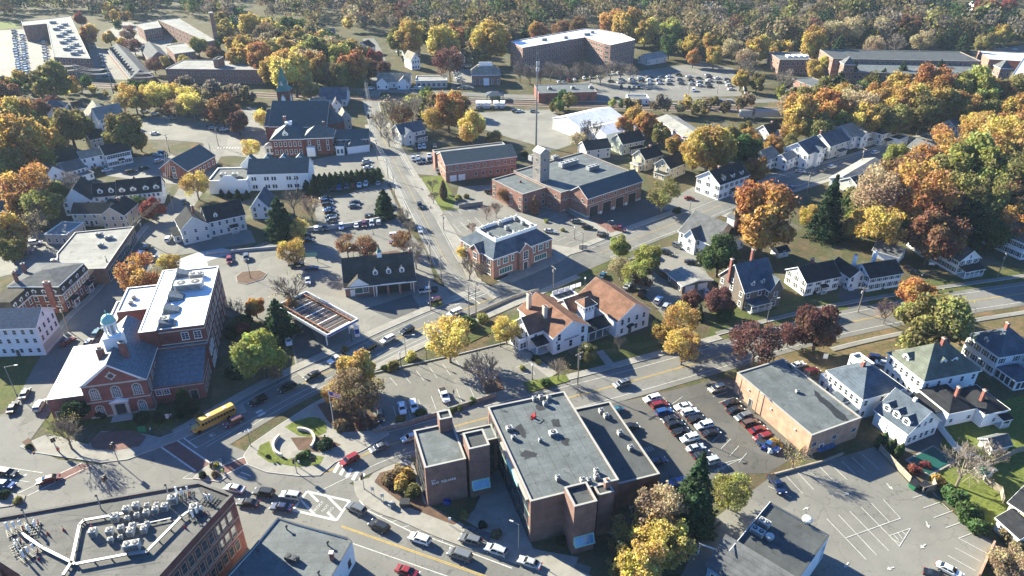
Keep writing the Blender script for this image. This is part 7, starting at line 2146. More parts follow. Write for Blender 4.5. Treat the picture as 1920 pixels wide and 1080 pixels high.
rowcars([(x,y,s) for x,y,s in ((852,131,'silver suv'),(855,136,'white suv'),(857,141,'silver sedan'),(860,146,'white suv'),(862,151,'silver suv'),(862,160,'black sedan'),(865,165,'grey suv'),(868,127,'black sedan'),(878,127,'black suv'))],(20,-1),'in the column beside the brick municipal hall','cars by the municipal hall',True)
cars([(x,y,4,20,s) for x,y,s in ((777,278,'black suv'),(787,276,'silver suv'),(795,275,'white suv'),(775,298,'silver suv'),(784,303,'grey suv'),(795,302,'navy suv'),(805,300,'black suv'),(784,295,'white sedan'),(805,292,'white pickup'),(815,273,'grey sedan'),(822,321,'grey suv'))],'in the lot beside the police building','cars by the police building')
cars([(x,y,20,-2,s) for x,y,s in ((748,97,'white sedan'),(757,108,'black suv'),(758,112,'grey sedan'),(690,159,'black sedan'),(696,166,'white suv'),(716,161,'black suv'),(678,173,'grey sedan'),(795,175,'black sedan'),(778,166,'white pickup'),(787,166,'white van'),(318,205,'white sedan'),(270,208,'white suv'),(290,213,'white sedan'),(325,221,'silver sedan'),(290,250,'white sedan'),(395,235,'black suv'),(400,240,'silver suv'),(420,243,'white suv'),(966,208,'black suv'),(974,208,'white sedan'),(1000,208,'grey sedan'),(1480,172,'white suv'),(1840,85,'white sedan'),(1880,88,'black suv'),(1903,92,'white sedan'))],'near the railway and the northern streets','cars near the railway',True)
for i,x in enumerate((897,908,916,930,942)):
 o = tag(MB().box(-1.4,1.4,-3,3,.5,3.2,'sign_white').box(-1,1,3,4.6,.5,2.2,'hvac').box(-1.3,1.3,-2.4,-1.6,0,.9,'rubber').box(-1.3,1.3,2.6,3.4,0,.9,'rubber').build('box_truck'),f'white box truck, {ORD[i]} from the bright yellow tree in the yard row','truck','box trucks in the yard')
 o.location = G((x,201)); o.rotation_euler[2]= R(180+ rgc.uniform(-6,6))
fw = empty('freight_wagon','long grey freight wagon standing on the siding behind the houses','wagon',G((1440,222)),0)
MB().box(-16,16,-1.5,1.5,1.2,4.6,'hvac').build('body',fw); MB().box(-16,16,-1.55,1.55,4.6,4.75,'steel').build('roof',fw)
for x in (-13,-11,11,13): MB().tube((x,-1.3,.5),(x,1.3,.5),.5,.5,'steel_dark',10).build('wheel',fw)
# school bus
a,b = G((401,788),1),G((357,810),1)
bus = empty('school_bus','long yellow school bus standing at the brick crossing','bus',(a.x,a.y,.095),math.atan2(b.y - a.y,b.x - a.x))
MB().box(-5.3,3.7,-1.2,1.2,.55,2.7,'school_bus_yellow').hull([(-5.3,-1.2,2.7),(3.7,-1.2,2.7),(3.7,1.2,2.7),(-5.3,1.2,2.7)],[(-5.2,-.8,3.08),(3.6,-.8,3.08),(3.6,.8,3.08),(-5.2,.8,3.08)],'school_bus_yellow').build('body',bus,.06)
MB().hull([(3.7,-1.1,.55),(5.4,-.85,.55),(5.4,.85,.55),(3.7,1.1,.55)],[(3.7,-1.05,1.75),(5.2,-.75,1.5),(5.2,.75,1.5),(3.7,1.05,1.75)],'school_bus_yellow').build('bonnet',bus,.06)
MB().face([(3.72,-1.0,1.8),(3.72,1.0,1.8),(3.72,1.0,2.6),(3.72,-1.0,2.6)],'glass_car').build('windscreen',bus)
for q in (-1,1):
 for i in range(11):
  x =-5.0+ i *.77
  MB().box(x,x +.62,q *1.21-.012,q *1.21+.012,1.75,2.45,'glass_car').build('side_window',bus)
 for z in (1.15,1.6): MB().box(-5.3,3.7,q *1.215-.015,q *1.215+.015,z,z +.07,'steel_dark').build('rub_rail',bus)
 for x in (-3.2,4.2):
  MB().tube((x,q *.9,.5),(x,q *1.22,.5),.5,.5,'rubber',14).build('wheel',bus)
 MB().box(4.9,5.1,q *1.3-.2,q *1.3+.1,1.7,2.0,'steel_dark').build('mirror',bus)
 MB().box(5.35,5.45,q *.65-.15,q *.65+.15,.85,1.1,'lamp_clear').build('headlight',bus)
for x in (-3.4,.6): MB().box(x,x +.7,-.4,.4,3.08,3.16,'sign_white').build('roof_hatch',bus)
MB().box(5.35,5.5,-1,1,.45,.7,'steel_dark').build('bumper',bus)
# ---------------------------------------------------------------- trees, one by one: x, y, half-width (photo pixels), kind, colour, what sets it apart
def trees(s,group=None):
 for x,y,r,kind,col,lab in s:
  tree(x,y,r,kind,col,lab,group)
F,T,B ='full','thin','bare'
trees([(486,662,46,F,'lime','dense bright green round tree between memorial hall and dark driveway'),(522,600,32,'pine','pine','green pine beside the fuel canopy driveway'),(478,575,19,F,'orange','small orange tree left of the driveway pine'),(547,578,17,F,'orange','small orange tree behind the driveway pine'),(456,618,14,F,'red','little red tree beside the memorial hall wall'),(440,580,24,B,'grey','bare grey tree by the rear lot kerb'),(545,545,38,B,'tan','wide bare tan tree behind the fuel canopy'),
  (668,735,46,T,'brown','big brown thinning tree beside the flagpole'),(628,738,24,T,'gold','low gold tree at the foot of the big brown tree'),(672,693,36,F,'yellow','yellow crowned tree beside the street, behind the brown tree'),(842,632,44,T,'yellow','large airy yellow tree on the verge beside the small lot'),(950,617,26,T,'yellow','smaller yellow tree at the corner of the white bank'),(906,690,40,B,'grey','bare grey spreading tree in the small lot'),(1102,660,17,F,'olive','clipped round olive tree by the white bank path'),(1047,690,22,B,'tan','bare tan bush tree in front of the white bank'),(1162,640,14,B,'grey','small bare tree on the white bank lawn'),
  (1276,595,36,T,'gold','upper gold tree beside the white bank'),(1282,645,36,T,'gold','lower gold tree beside the street by the white bank'),(1238,622,20,T,'gold','low gold branch tree between the white bank and larger gold trees'),(1312,588,11,'spruce','dark','slim dark spruce behind the gold trees'),(1352,563,26,F,'burgundy','burgundy tree left of the dark shingled house'),(1296,562,17,F,'burgundy','smaller burgundy tree by the driveway'),(1418,643,42,T,'burgundy','brownish red thinning tree over the lower street'),(1481,625,24,T,'burgundy','small reddish street tree beside the white car'),(1536,613,42,F,'burgundy','dense wine red street tree'),(1664,582,23,B,'pink','pink and bare street tree beside the orange tree'),(1724,555,34,F,'orange','vivid orange street tree'),(1752,606,64,F,'olive','wide olive green tree behind the green hipped house'),
  (1162,462,20,F,'lime','lime and orange tree at the fire station corner'),(1165,500,22,T,'tan','tan thin tree beside the bank sign'),(1194,512,26,T,'lime','lime tree above the white bank car park'),(1214,482,26,F,'lime','lime tree beside the yard of parked cars'),(1206,522,20,T,'burgundy','brownish tree at the end of the white bank car park'),(1350,478,36,F,'green','bright green tree beside the cupola house'),(1436,408,66,F,'orange','huge golden maple beside the cupola house'),(1555,398,40,'spruce','dark','tall dark spruce rising over the upper street'),(1521,402,22,F,'gold','gold tree tucked beside the tall spruce'),
  (1725,360,64,T,'orange','enormous orange brown oak over the long white house'),(1655,362,52,T,'tan','wide thin tan oak beside the enormous orange oak'),(1700,325,44,T,'rust','rust top of the oak group beside the upper street'),(1752,438,50,F,'rust','lower rust red crown in front of the long white house'),(1655,420,45,T,'gold','thin gold tree beside the tall spruce'),(1826,318,60,F,'lime','tall yellow green tree right of the enormous rust oak'),(1880,345,58,T,'olive','olive brown tree at the right edge above the white house'),(1786,280,46,T,'orange','orange tree beside the upper street'),(1888,262,48,T,'gold','gold tree at the right edge by the upper street'),(1816,425,38,'pine','dark','dark pine behind the long white house'),(1768,335,44,F,'olive','olive tree behind the rust oak'),(1682,295,24,F,'lime','small lime tree over the garage block'),(1915,420,40,T,'orange','orange tree at the right edge behind the white house'),(1845,250,36,T,'gold','gold tree above the orange tree by the upper street'),
  (1330,275,46,F,'gold','broad gold and green tree behind the apartment house'),(1396,282,32,F,'green','green tree beside the apartment house roof'),(1290,278,18,T,'gold','small gold tree left of the broad gold tree'),(1420,316,22,F,'orange','orange maple beside the white house with tan roof'),(1244,362,30,T,'olive','olive tree on the lawn beside the fire station'),(1375,300,18,T,'tan','tan tree behind the apartment house'),(1215,235,24,F,'orange','orange tree between the warehouses'),(1190,222,22,F,'gold','gold tree beside the white warehouse'),(1168,238,18,F,'orange','orange tree behind the sage green house'),(1238,250,20,F,'olive','olive tree beside the blue roofed shed'),(1110,245,26,B,'grey','bare tree in front of the white warehouse'),(1085,262,16,T,'tan','tan tree behind the fire station'),
  (1305,930,58,'spruce','pine','large dark green spruce beside the big striped lot'),(1372,918,38,T,'lime','lime yellow bush tree between spruce and striped lot'),(1228,955,52,T,'tan','thin tan tree beside the office building'),(1202,1045,50,F,'yellow','bright gold tree at the bottom beside the office driveway'),(1255,1020,48,T,'yellow','gold brown tree left of the white pergola'),(1180,1005,40,T,'olive','olive brown tree against the office tower'),(1165,1060,26,T,'olive','small olive tree at the office driveway'),(1222,995,44,T,'gold','airy yellow tree in front of the tan tree by the office'),(1270,965,30,T,'tan','tan bush tree between office trees and spruce'),(1895,1055,34,T,'tan','tan tree at the bottom right corner of the striped lot'),(1215,905,26,T,'rust','rusty thin tree at the corner of the low office wing'),(1492,852,28,B,'yellow','yellow bare shrub tree at the orange brick hall corner'),
  (120,805,38,B,'olive','olive thinning tree at the corner of the memorial hall'),(140,768,24,F,'dark','dark evergreen at the front corner of the memorial hall'),(345,752,22,'pine','dark','dark cone shaped evergreen before the memorial hall wing'),(1812,868,46,B,'grey','large bare tree behind the white carriage house'),(1860,850,30,B,'grey','smaller bare tree beside the garden shed'),
  (262,518,42,T,'orange','wide orange tree in front of the shop row'),(318,492,20,T,'gold','gold tree beside the gravel bed'),(366,345,24,T,'gold','yellow thin tree at the white inn corner'),(524,412,32,'pine','pine','tall green pine beside the small white gabled house'),(546,468,26,T,'gold','gold orange tree under the tall pine'),(582,388,24,B,'pink','bare pinkish tree beside the white inn'),(548,375,24,B,'grey','bare grey tree behind the tall pine'),(560,430,20,T,'yellow','thin yellow tree right of the tall pine'),(650,460,20,T,'rust','left one of two reddish crab trees in the rear lot'),(686,462,22,T,'rust','right one of two reddish crab trees in the rear lot'),(755,450,20,T,'rust','reddish crab tree beside the white car near the street'),(720,384,22,'pine','pine','small green pine beside the north street'),(778,472,28,B,'grey','bare grey street tree before the repair garage'),(757,402,16,B,'tan','upper bare tan tree by the retaining wall'),(766,425,14,B,'grey','lower bare tree by the retaining wall'),(880,500,22,B,'tan','bare tan tree at the brick bank corner'),(903,505,20,B,'grey','bare tree in front of the brick bank corner'),(868,470,14,T,'yellow','yellowish small tree beside the brick bank'),(912,395,14,B,'pink','left pinkish bare tree behind the brick bank'),(930,390,15,B,'pink','right pinkish bare tree behind the brick bank'),(886,425,12,B,'pink','pinkish bare tree at the bank car park'),(947,362,16,T,'rust','rusty thin tree below the police building'),
  (810,345,12,B,'tan','upper bare sapling on the police lawn'),(812,368,12,B,'tan','lower bare sapling on the police lawn'),(50,345,44,T,'orange','big orange tree beside the white house on the left'),(80,385,34,T,'olive','olive tree below the big orange tree'),(125,345,28,B,'grey','bare grey tree beside the row house'),(60,420,28,B,'tan','bare tan tree above the yard'),(14,430,30,F,'gold','gold tree at the left edge above the yard'),(18,470,22,F,'olive','olive tree at the left edge by the yard'),(286,390,20,F,'red','red tree beside the cream house'),(260,378,13,F,'green','small green tree behind the cream house garden'),(195,375,10,F,'orange','tiny orange tree before the row house'),
  (886,238,28,F,'yellow','bright yellow tree by the pale yard'),(840,208,32,F,'orange','orange tree by the north street'),(812,222,24,T,'gold','gold tree behind the grey porch house'),(735,205,30,B,'tan','bare tan tree by the rail crossing'),(772,200,26,B,'grey','bare grey tree beside the rail crossing'),(752,215,20,T,'rust','rusty tree between bare trees near the crossing'),(712,228,22,B,'tan','bare street tree along the north street'),(728,252,18,B,'tan','bare street tree nearer the grey porch house'),(925,258,16,T,'olive','olive bush tree by the police roof'),(857,190,20,F,'gold','gold tree above the bright yellow one'),(868,205,12,'pine','pine','small green pine among the gold trees by the yard'),
  (236,248,36,F,'olive','olive and orange tree above the white bow front house'),(128,235,34,F,'olive','olive tree among the railway houses'),(32,270,52,F,'gold','large dark gold tree at the left edge'),(28,215,34,F,'gold','gold tree at the left edge below the mill lot'),(75,300,26,T,'olive','olive tree beside the white left houses'),(75,235,24,T,'gold','gold brown tree below the grey hipped house'),(100,190,14,T,'burgundy','small brownish tree before the hipped railway house'),(415,205,28,F,'rust','rust tree by the railway bank'),(446,228,20,F,'burgundy','dark wine tree by the church lot'),(357,192,26,T,'yellow','yellow tall tree by the railway'),(295,180,24,T,'yellow','yellow tree left of the tall yellow railway tree'),(250,182,24,T,'gold','gold tree by the railway near the power lines'),(325,200,18,T,'rust','rusty bush tree by the railway'),(95,150,32,F,'olive','olive gold tree at the foot of the tall mill'),(492,220,16,T,'yellow','thin yellow tree beside the church wall'),(580,168,18,T,'gold','thin gold tree behind the church tower'),(470,275,18,T,'yellow','yellow tree on the lawn beside the rectory'),(372,285,14,T,'pink','pink red thin tree beside the brick chapel'),(280,340,8,F,'rust','small rusty shrub tree behind the row house')])
trees([(x,358- i *0,7,'column','red','upright dark red column tree beside the police drive') for i,x in enumerate((976,))]+[(1003,386,7,'column','rust','upright rust column tree at the fire station wall'),(831,357,7,'column','brown','dark upright column tree on the police lawn')])
for i in range(13): tree(590+ i *10,341- i *1.1,11,'pine','green',f'small evergreen, {ORD[i]} from the white inn in the hedge row','evergreen hedge row','hedge_evergreen')
for i,x in enumerate((415,430,446,463,560,575,588)): tree(x,(362,364,366,364,362,350,352)[i],(6,6,9,6,7,10,12)[i],'pine','dark',f'dark cone evergreen, {ORD[i]} from the yellow tree along the white inn','evergreens at the inn','cone_evergreen')
for i,(x,y) in enumerate(((1648,826),(1660,822),(1668,838),(1676,834),(1682,848),(1690,843))): tree(x,y,5.5,'column','green',f'slim green arborvitae, {ORD[i]} from the garage door of the carriage house','arborvitae row','arborvitae')
tree(338,440,8,'shrub','dark','dark round bush at the corner of the grey gabled house')
# pieces of wood edge and tall gold row
GR =[(1500,215,38,'gold'),(1558,205,36,'orange'),(1538,240,28,'olive'),(1608,200,36,'tan'),(1655,225,30,'olive'),(1700,195,36,'gold'),(1742,165,40,'orange'),(1690,165,28,'gold'),(1780,200,32,'olive'),(1828,172,42,'lime'),(1872,185,32,'orange'),(1908,205,32,'gold'),(1640,185,26,'gold'),(1585,232,22,'lime'),(1850,215,26,'olive'),(1480,195,24,'tan'),(1730,215,30,'olive'),(1800,160,24,'rust')]
NB ={}
for x,y,r,c in sorted(GR):
 NB[c]= NB.get(c,-1)+1
 tree(x,y,r,F if c != 'tan' else T,c,f'{ORD[NB[c]]} {c} tree from the freight siding in the belt before the mills','tree belt before the mills')
for x,y,r in ((1598,140,18),(1655,148,14),(1690,140,17),(1760,135,16),(1572,160,18),(1740,50,18),(1805,90,18),(1780,75,14),(1575,88,16)): tree(x,y,r,'pine','pine','dark green pine near the long right hand mills','pines by the mills')
TOPS =[(550,135,36,'yellow'),(525,120,28,'gold'),(600,100,30,'olive'),(640,112,26,'lime'),(665,125,28,'orange'),(700,108,16,'red'),(480,105,28,'orange'),(450,110,24,'gold'),(830,82,30,'yellow'),(855,72,20,'orange'),(842,115,28,'burgundy'),(918,75,34,'gold'),(900,105,16,'olive'),(770,70,28,'gold'),(745,75,22,'olive'),(370,85,16,'lime'),(288,122,14,'burgundy'),(165,65,18,'orange'),(150,36,11,'red'),(240,62,14,'burgundy'),(205,70,12,'gold'),(228,80,9,'gold'),(250,85,14,'burgundy'),(470,50,22,'gold'),(310,115,10,'yellow'),(345,115,12,'yellow'),(400,100,12,'rust'),(420,58,14,'olive'),(490,120,22,'orange'),(620,135,20,'tan'),(575,115,26,'tan'),(1050,55,18,'rust'),(1010,60,18,'orange'),(1085,50,16,'rust'),(985,62,12,'pine'),(1180,45,30,'gold'),(1145,40,22,'orange'),(1210,60,24,'gold'),(1258,60,22,'lime'),(1255,85,20,'green'),(1285,65,14,'lime'),(1300,85,18,'gold'),(1330,80,16,'gold'),(1300,108,14,'orange'),(1340,105,18,'gold'),(1375,90,22,'tan'),(1400,110,20,'tan'),(1420,90,22,'gold'),(1450,75,16,'tan'),(1525,80,28,'gold'),(1560,60,24,'tan'),(1590,55,26,'tan'),(1620,60,20,'olive'),(1660,50,24,'tan'),(1700,55,24,'rust'),(1730,75,20,'tan'),(1680,80,20,'grey'),(1640,85,20,'tan'),(1390,150,16,'gold'),(1420,155,16,'olive'),(1470,150,24,'grey'),(1530,130,18,'gold'),(1550,120,14,'yellow'),(1400,130,22,'grey'),(1880,65,18,'gold'),(1850,80,18,'olive'),(1840,15,14,'red'),(1862,15,14,'red'),(1890,15,14,'red'),(1410,190,8,'red'),(1340,190,10,'olive'),(1310,192,8,'lime')]
for x,y,r,c in TOPS:
 k ='pine' if c =='pine' else B if c =='grey' else T if c in ('tan','burgundy') else F
 z ='left of the north street' if x <720 else 'between the north street and apartment block' if x <990 else 'around the commuter car park' if x <1480 else 'behind the right hand mills'
 sz ='large' if r >25 else 'mid sized' if r >17 else 'small'
 tree(x,y,r,k,c,f'{sz} {c} tree {z}',f'trees {z}')
for i in range(12): tree(975+ i *19,132- i *.6+(i %3)*5,17,B,'grey',f'bare grey tree, {ORD[i]} from the steel mast before the apartment block','bare trees before the apartments')
MORE =(('by the railway west of the church',T,((262,190,20,'gold'),(280,172,22,'yellow'),(312,176,22,'gold'),(338,200,20,'tan'),(345,180,22,'yellow'),(378,200,20,'tan'),(398,215,16,'rust'),(436,212,18,'rust'),(230,190,18,'tan'))),
  ('on the left side among the white houses',F,((10,240,36,'olive'),(55,262,30,'gold'),(20,310,34,'olive'),(70,205,18,'rust'),(160,240,20,'olive'),(215,262,20,'olive'),(260,262,18,'gold'),(100,262,22,'gold'),(45,195,18,'tan'),(105,365,22,'olive'),(40,385,26,'orange'),(30,455,20,'gold'),(10,175,22,'rust'))),
  ('behind the church towards the hill road',F,((510,100,24,'olive'),(535,95,22,'gold'),(565,108,24,'yellow'),(590,125,26,'gold'),(615,85,20,'tan'),(650,95,20,'gold'),(690,130,20,'rust'),(505,135,20,'gold'),(640,140,22,'olive'),(455,85,20,'gold'),(495,60,20,'brown'),(570,85,18,'olive'),(720,130,14,'burgundy'))),
  ('in the belt along the upper street',F,((1520,190,30,'olive'),(1580,185,30,'gold'),(1625,225,30,'gold'),(1680,225,30,'olive'),(1760,200,32,'gold'),(1805,205,30,'gold'),(1850,170,30,'gold'),(1890,170,30,'olive'),(1720,180,28,'yellow'),(1490,240,24,'gold'),(1660,185,28,'gold'),(1910,165,26,'orange'))),
  ('in the right hand wood above the white houses',F,((1860,290,44,'gold'),(1910,300,44,'gold'),(1800,370,44,'olive'),(1850,390,44,'olive'),(1900,385,44,'rust'),(1735,310,36,'orange'),(1630,370,30,'tan'),(1610,420,26,'gold'),(1760,390,40,'rust'),(1905,240,34,'orange'),(1830,235,30,'gold'),(1870,440,26,'green'))),
  ('between the apartment house and the freight siding',F,((1370,265,26,'olive'),(1350,300,22,'gold'),(1405,262,22,'gold'),(1450,275,20,'orange'),(1300,300,16,'gold'),(1480,270,16,'olive'),(1265,270,16,'gold'),(1400,240,14,'olive'))))
for where,k,lst in MORE:
 for x,y,r,c in lst:
  sz ='large' if r >31 else 'mid sized' if r >21 else 'small'
  tree(x,y,r,T if c in ('tan','brown') else k,c,f'{sz} {c} tree {where}',f'trees {where}')
# shrubs
SH =[(735,686,15,'olive','round olive shrub on the verge by the lamp'),(770,668,12,'yellow','low yellow shrub on the verge beside the lamp'),(722,690,8,'green','small green shrub at the lot corner'),(608,832,17,'dark','large dark clipped shrub in the corner park'),(560,858,12,'green','clipped hedge shrub at the curved wall'),(575,852,10,'green','low hedge shrub beside the curved wall'),(502,856,5,'dark','tiny dark shrub on the corner lawn'),(730,895,20,'brown','brown shrub at the tip of the office planting bed'),(755,905,22,'gold','gold shrub in the office planting bed'),(745,885,16,'tan','tan grass clump in the office planting bed'),(775,920,18,'olive','olive shrub against the office wall'),(765,890,16,'gold','gold climber shrub by the office wall'),(640,800,18,'brown','brown shrub under the flagpole'),(680,795,16,'burgundy','reddish shrub beside the brown tree'),(190,775,14,'dark','dark shrub left of the memorial hall door'),(265,785,15,'dark','dark shrub right of the memorial hall door'),(300,785,15,'dark','dark round shrub before the memorial hall wing'),(325,775,14,'dark','dark shrub at the wing entrance of the memorial hall'),(375,780,10,'olive','small shrub by the hall path'),(405,890,9,'brown','brown planting on the traffic island, street side'),(378,892,10,'dark','dark planting on the traffic island, crossing side'),(402,873,9,'olive','olive planting at the tip of the traffic island'),(8,928,12,'dark','dark planting on the left traffic island'),(32,938,10,'olive','olive shrub in the round planter on the left island'),(55,838,8,'dark','dark planting at the hall corner kerb'),(1790,930,24,'green','green hedge shrub nearest the dumpsters'),(1815,962,26,'green','green hedge shrub in the middle of the lot edge'),(1835,985,22,'green','green hedge shrub at the play yard end'),(1810,951,9,'yellow','yellow shrub in the lot hedge'),(1715,880,13,'red','left dark red shrub behind the fence'),(1736,872,11,'red','right dark red shrub behind the fence'),(1762,900,14,'gold','gold shrub beside the dumpsters'),(1880,1050,28,'tan','tan scrub beside the brown lot wall'),(1900,1010,24,'brown','brown scrub below the cream house'),(980,690,7,'lime','lime shrub at the white bank corner path'),(1003,672,9,'dark','dark shrub by the white bank bay'),(1010,680,8,'lime','lime green shrub by the white bank porch'),(1025,718,12,'green','green shrub on the bank island'),(1360,590,18,'green','green shrub on the dark house lawn'),(880,605,18,'green','green bank shrub under the utility pole'),(905,598,14,'lime','lime shrub on the street bank'),(815,572,6,'lime','left round shrub at the garage corner'),(825,570,6,'lime','right round shrub at the garage corner'),(845,772,9,'green','green shrub at the small lot wall, left'),(863,765,9,'green','green shrub at the small lot wall, middle'),(885,752,9,'green','green shrub at the small lot wall, right'),(790,775,12,'green','green hedge clump beside the white cars'),(752,785,10,'olive','olive shrub by the dark parked car'),(1055,1015,14,'dark','dark planting at the office plaza'),(1085,1000,12,'brown','brown planting under the office tower'),(905,985,10,'dark','dark planter shrub under the office skylight'),(930,1000,12,'brown','brown planting in the plaza triangle'),(872,965,12,'olive','olive shrub by the office sign wall'),(1270,395,9,'dark','dark shrub at the fire station lawn tip'),(985,290,8,'green','green shrub by the police roof'),(860,372,8,'lime','lime shrub on the police wall'),(875,368,7,'olive','olive shrub on the police wall'),(1024,415,5,'lime','small lime shrub on the bank lot edge'),(1055,431,5,'lime','second lime shrub on the bank lot edge'),(648,655,8,'olive','low shrub at the fuel station kerb'),(1450,830,14,'gold','gold weeds beside the scrap'),(1520,545,10,'dark','dark shrub at the colonial house front'),(1560,535,10,'dark','dark shrub right of the colonial porch'),(455,600,20,'green','green bush mass behind the memorial hall'),(430,625,18,'dark','dark bush beside the memorial hall'),(440,700,18,'dark','dark bush on the memorial hall slope'),(515,700,14,'tan','tan bush under the bright green tree')]
for x,y,r,c,l in SH: tree(x,y,r,'shrub',c,l)
# ---------------------------------------------------------------- the wood beyond, and scrub between the houses
def scatter(name,label,px_zones,seed,leaves,r0,r1,pal,gap,ls=.13):
 """one mass of woodland: small leafy crowns spread over the zones"""
 rg = np.random.default_rng(seed)
 C,U,V,Tn,Hu =[],[],[],[],[]
 cell ={}
 for zone,n,avoid in px_zones:
  P =[G(p) for p in zone]
  x0,x1 = min(p.x for p in P),max(p.x for p in P); y0,y1 = min(p.y for p in P),max(p.y for p in P)
  poly =[(p.x,p.y) for p in P]
  av =[[(G(q).x,G(q).y) for q in a] for a in avoid]
  def inside(x,y,pl):
   c = False
   for i in range(len(pl)):
    (xa,ya),(xb,yb)= pl[i -1],pl[i]
    if (ya > y)!=(yb > y) and x <(xb - xa)*(y - ya)/(yb - ya)+ xa: c = not c
   return c
  made = tries =0
  while made < n and tries < n *12:
   tries += 1
   x,y = rg.uniform(x0,x1),rg.uniform(y0,y1)
   if not inside(x,y,poly) or any(inside(x,y,a) for a in av): continue
   key =(int(x / gap),int(y / gap))
   if any((key[0]+ i,key[1]+ j) in cell and math.hypot(cell[(key[0]+ i,key[1]+ j)][0]- x,cell[(key[0]+ i,key[1]+ j)][1]- y)< gap *.8 for i in (-1,0,1) for j in (-1,0,1)): continue
   cell[key]=(x,y)
   made += 1
   r = r0 +(r1 - r0)* rg.random()** 1.6
   sp = math.sin(x *.021+1.3)+ math.sin(y *.027+ x *.011)+ math.sin(x *.06- y *.05)*.7
   ps = pal[max(0,min(len(pal)-1,int((sp +2.7)/5.4* len(pal))))]
   zc = r * rg.uniform(1.3,1.9)
   col = np.array(TREECOL[ps[rg.integers(len(ps))]])
   m = int(leaves * rg.uniform(.75,1.2))
   nl =9
   L = rand_dirs(nl)*.6
   k = RNG.integers(0,nl,m)
   D = rand_dirs(m)
   Q =(L[k]+ D *.42)* r
   Q[:,2]= Q[:,2]*1.1+ zc
   keep = Q[:,2]>.3
   a,b = leaf_axes(D,r * ls,.3)
   C.append((Q + np.array([x,y,0]))[keep]); U.append(a[keep]); V.append(b[keep])
   t = RNG.random(nl)[k]
   Tn.append(tone_of(t,Q,m)[keep]); Hu.append(np.tile(col * rg.uniform(.55,.95),(int(keep.sum()),1)))
 me = quads_mesh(name,np.concatenate(C),np.concatenate(U),np.concatenate(V),np.concatenate(Tn),'leaf_far',np.concatenate(Hu))
 return tag(obj(name,me),label,'woodland',None,'stuff')
HILL =[([(440,62),(600,60),(700,60),(700,112),(640,150),(500,150),(430,105)],120,[[(640,62),(745,62),(735,100),(640,100)],[(595,45),(640,45),(640,80),(595,80)],[(415,55),(500,55),(500,85),(415,85)]]),([(745,62),(960,60),(955,92),(900,96),(870,118),(800,120),(745,84)],80,[[(750,80),(800,80),(800,125),(750,125)],[(850,92),(885,92),(885,170),(850,170)]]),([(200,30),(250,35),(245,60),(210,62)],10,[]),([(405,40),(440,60),(430,100),(412,100)],14,[])]
A1 =[[(36,30),(140,25),(180,110),(36,60)],[(245,32),(340,26),(420,80),(245,60)],[(415,-40),(440,-40),(540,80),(470,80)],[(590,40),(640,40),(640,72),(590,72)],[(530,50),(585,50),(585,75),(530,75)],[(640,60),(760,60),(760,80),(640,80)],[(1310,-10),(1345,-10),(1345,20),(1310,20)],[(1690,-5),(1990,25),(1990,75),(1850,55),(1690,18)],[(1820,0),(1865,0),(1865,15),(1820,15)]]
scatter('distant_woodland','autumn woodland covering the rising ground beyond the town',[([(-400,-62),(2350,-62),(2150,78),(1840,90),(1560,94),(1400,98),(1225,96),(1200,62),(1110,47),(1000,62),(950,76),(860,62),(760,80),(700,74),(600,76),(440,62),(420,45),(345,30),(300,30),(255,36),(225,28),(200,38),(140,28),(60,30),(36,38),(-200,38)],3800,A1)],5,210,5.0,10.5,[('grey','brown','grey','brown'),('brown','tan','burgundy'),('olive','brown','dark'),('grey','brown','dark'),('dark','green','brown'),('brown','grey','olive'),('tan','grey','gold','brown')],9,.1)
scatter('scrub_belt','scrub and young trees filling the gaps along the railway and yards',[([(1180,60),(1560,70),(1560,128),(1400,118),(1240,108)],170,[]),([(1560,70),(1990,60),(1990,84),(1560,94)],200,[]),([(250,176),(480,186),(470,200),(260,196)],60,[]),([(-60,160),(90,166),(240,176),(240,188),(80,182),(-60,176)],40,[]),([(1130,206),(1300,212),(1420,216),(1420,224),(1300,222),(1130,210)],20,[]),([(500,90),(690,90),(690,140),(500,150)],90,[[(640,60),(760,60),(760,100),(640,100)]]),([(1450,175),(1920,165),(1920,215),(1640,235),(1480,225)],150,[]),([(-60,200),(70,230),(60,330),(-60,320)],60,[]),([(1720,300),(1960,240),(1960,380),(1740,400)],70,[]),([(1580,385),(1700,380),(1700,440),(1590,450)],26,[]),([(755,195),(880,200),(870,225),(760,230)],30,[]),([(1060,205),(1030,203),(1035,212),(1075,213)],8,[])],6,420,2.0,5.0,[('olive','tan','gold'),('brown','grey','tan'),('olive','green','lime'),('tan','rust','gold')],4.5)
scatter('hillside_trees','mixed autumn trees massed on the slope below the wood',HILL,9,420,3.6,6.6,[('olive','gold','tan'),('brown','tan','gold'),('olive','green','yellow'),('tan','orange','gold','rust')],6.5)
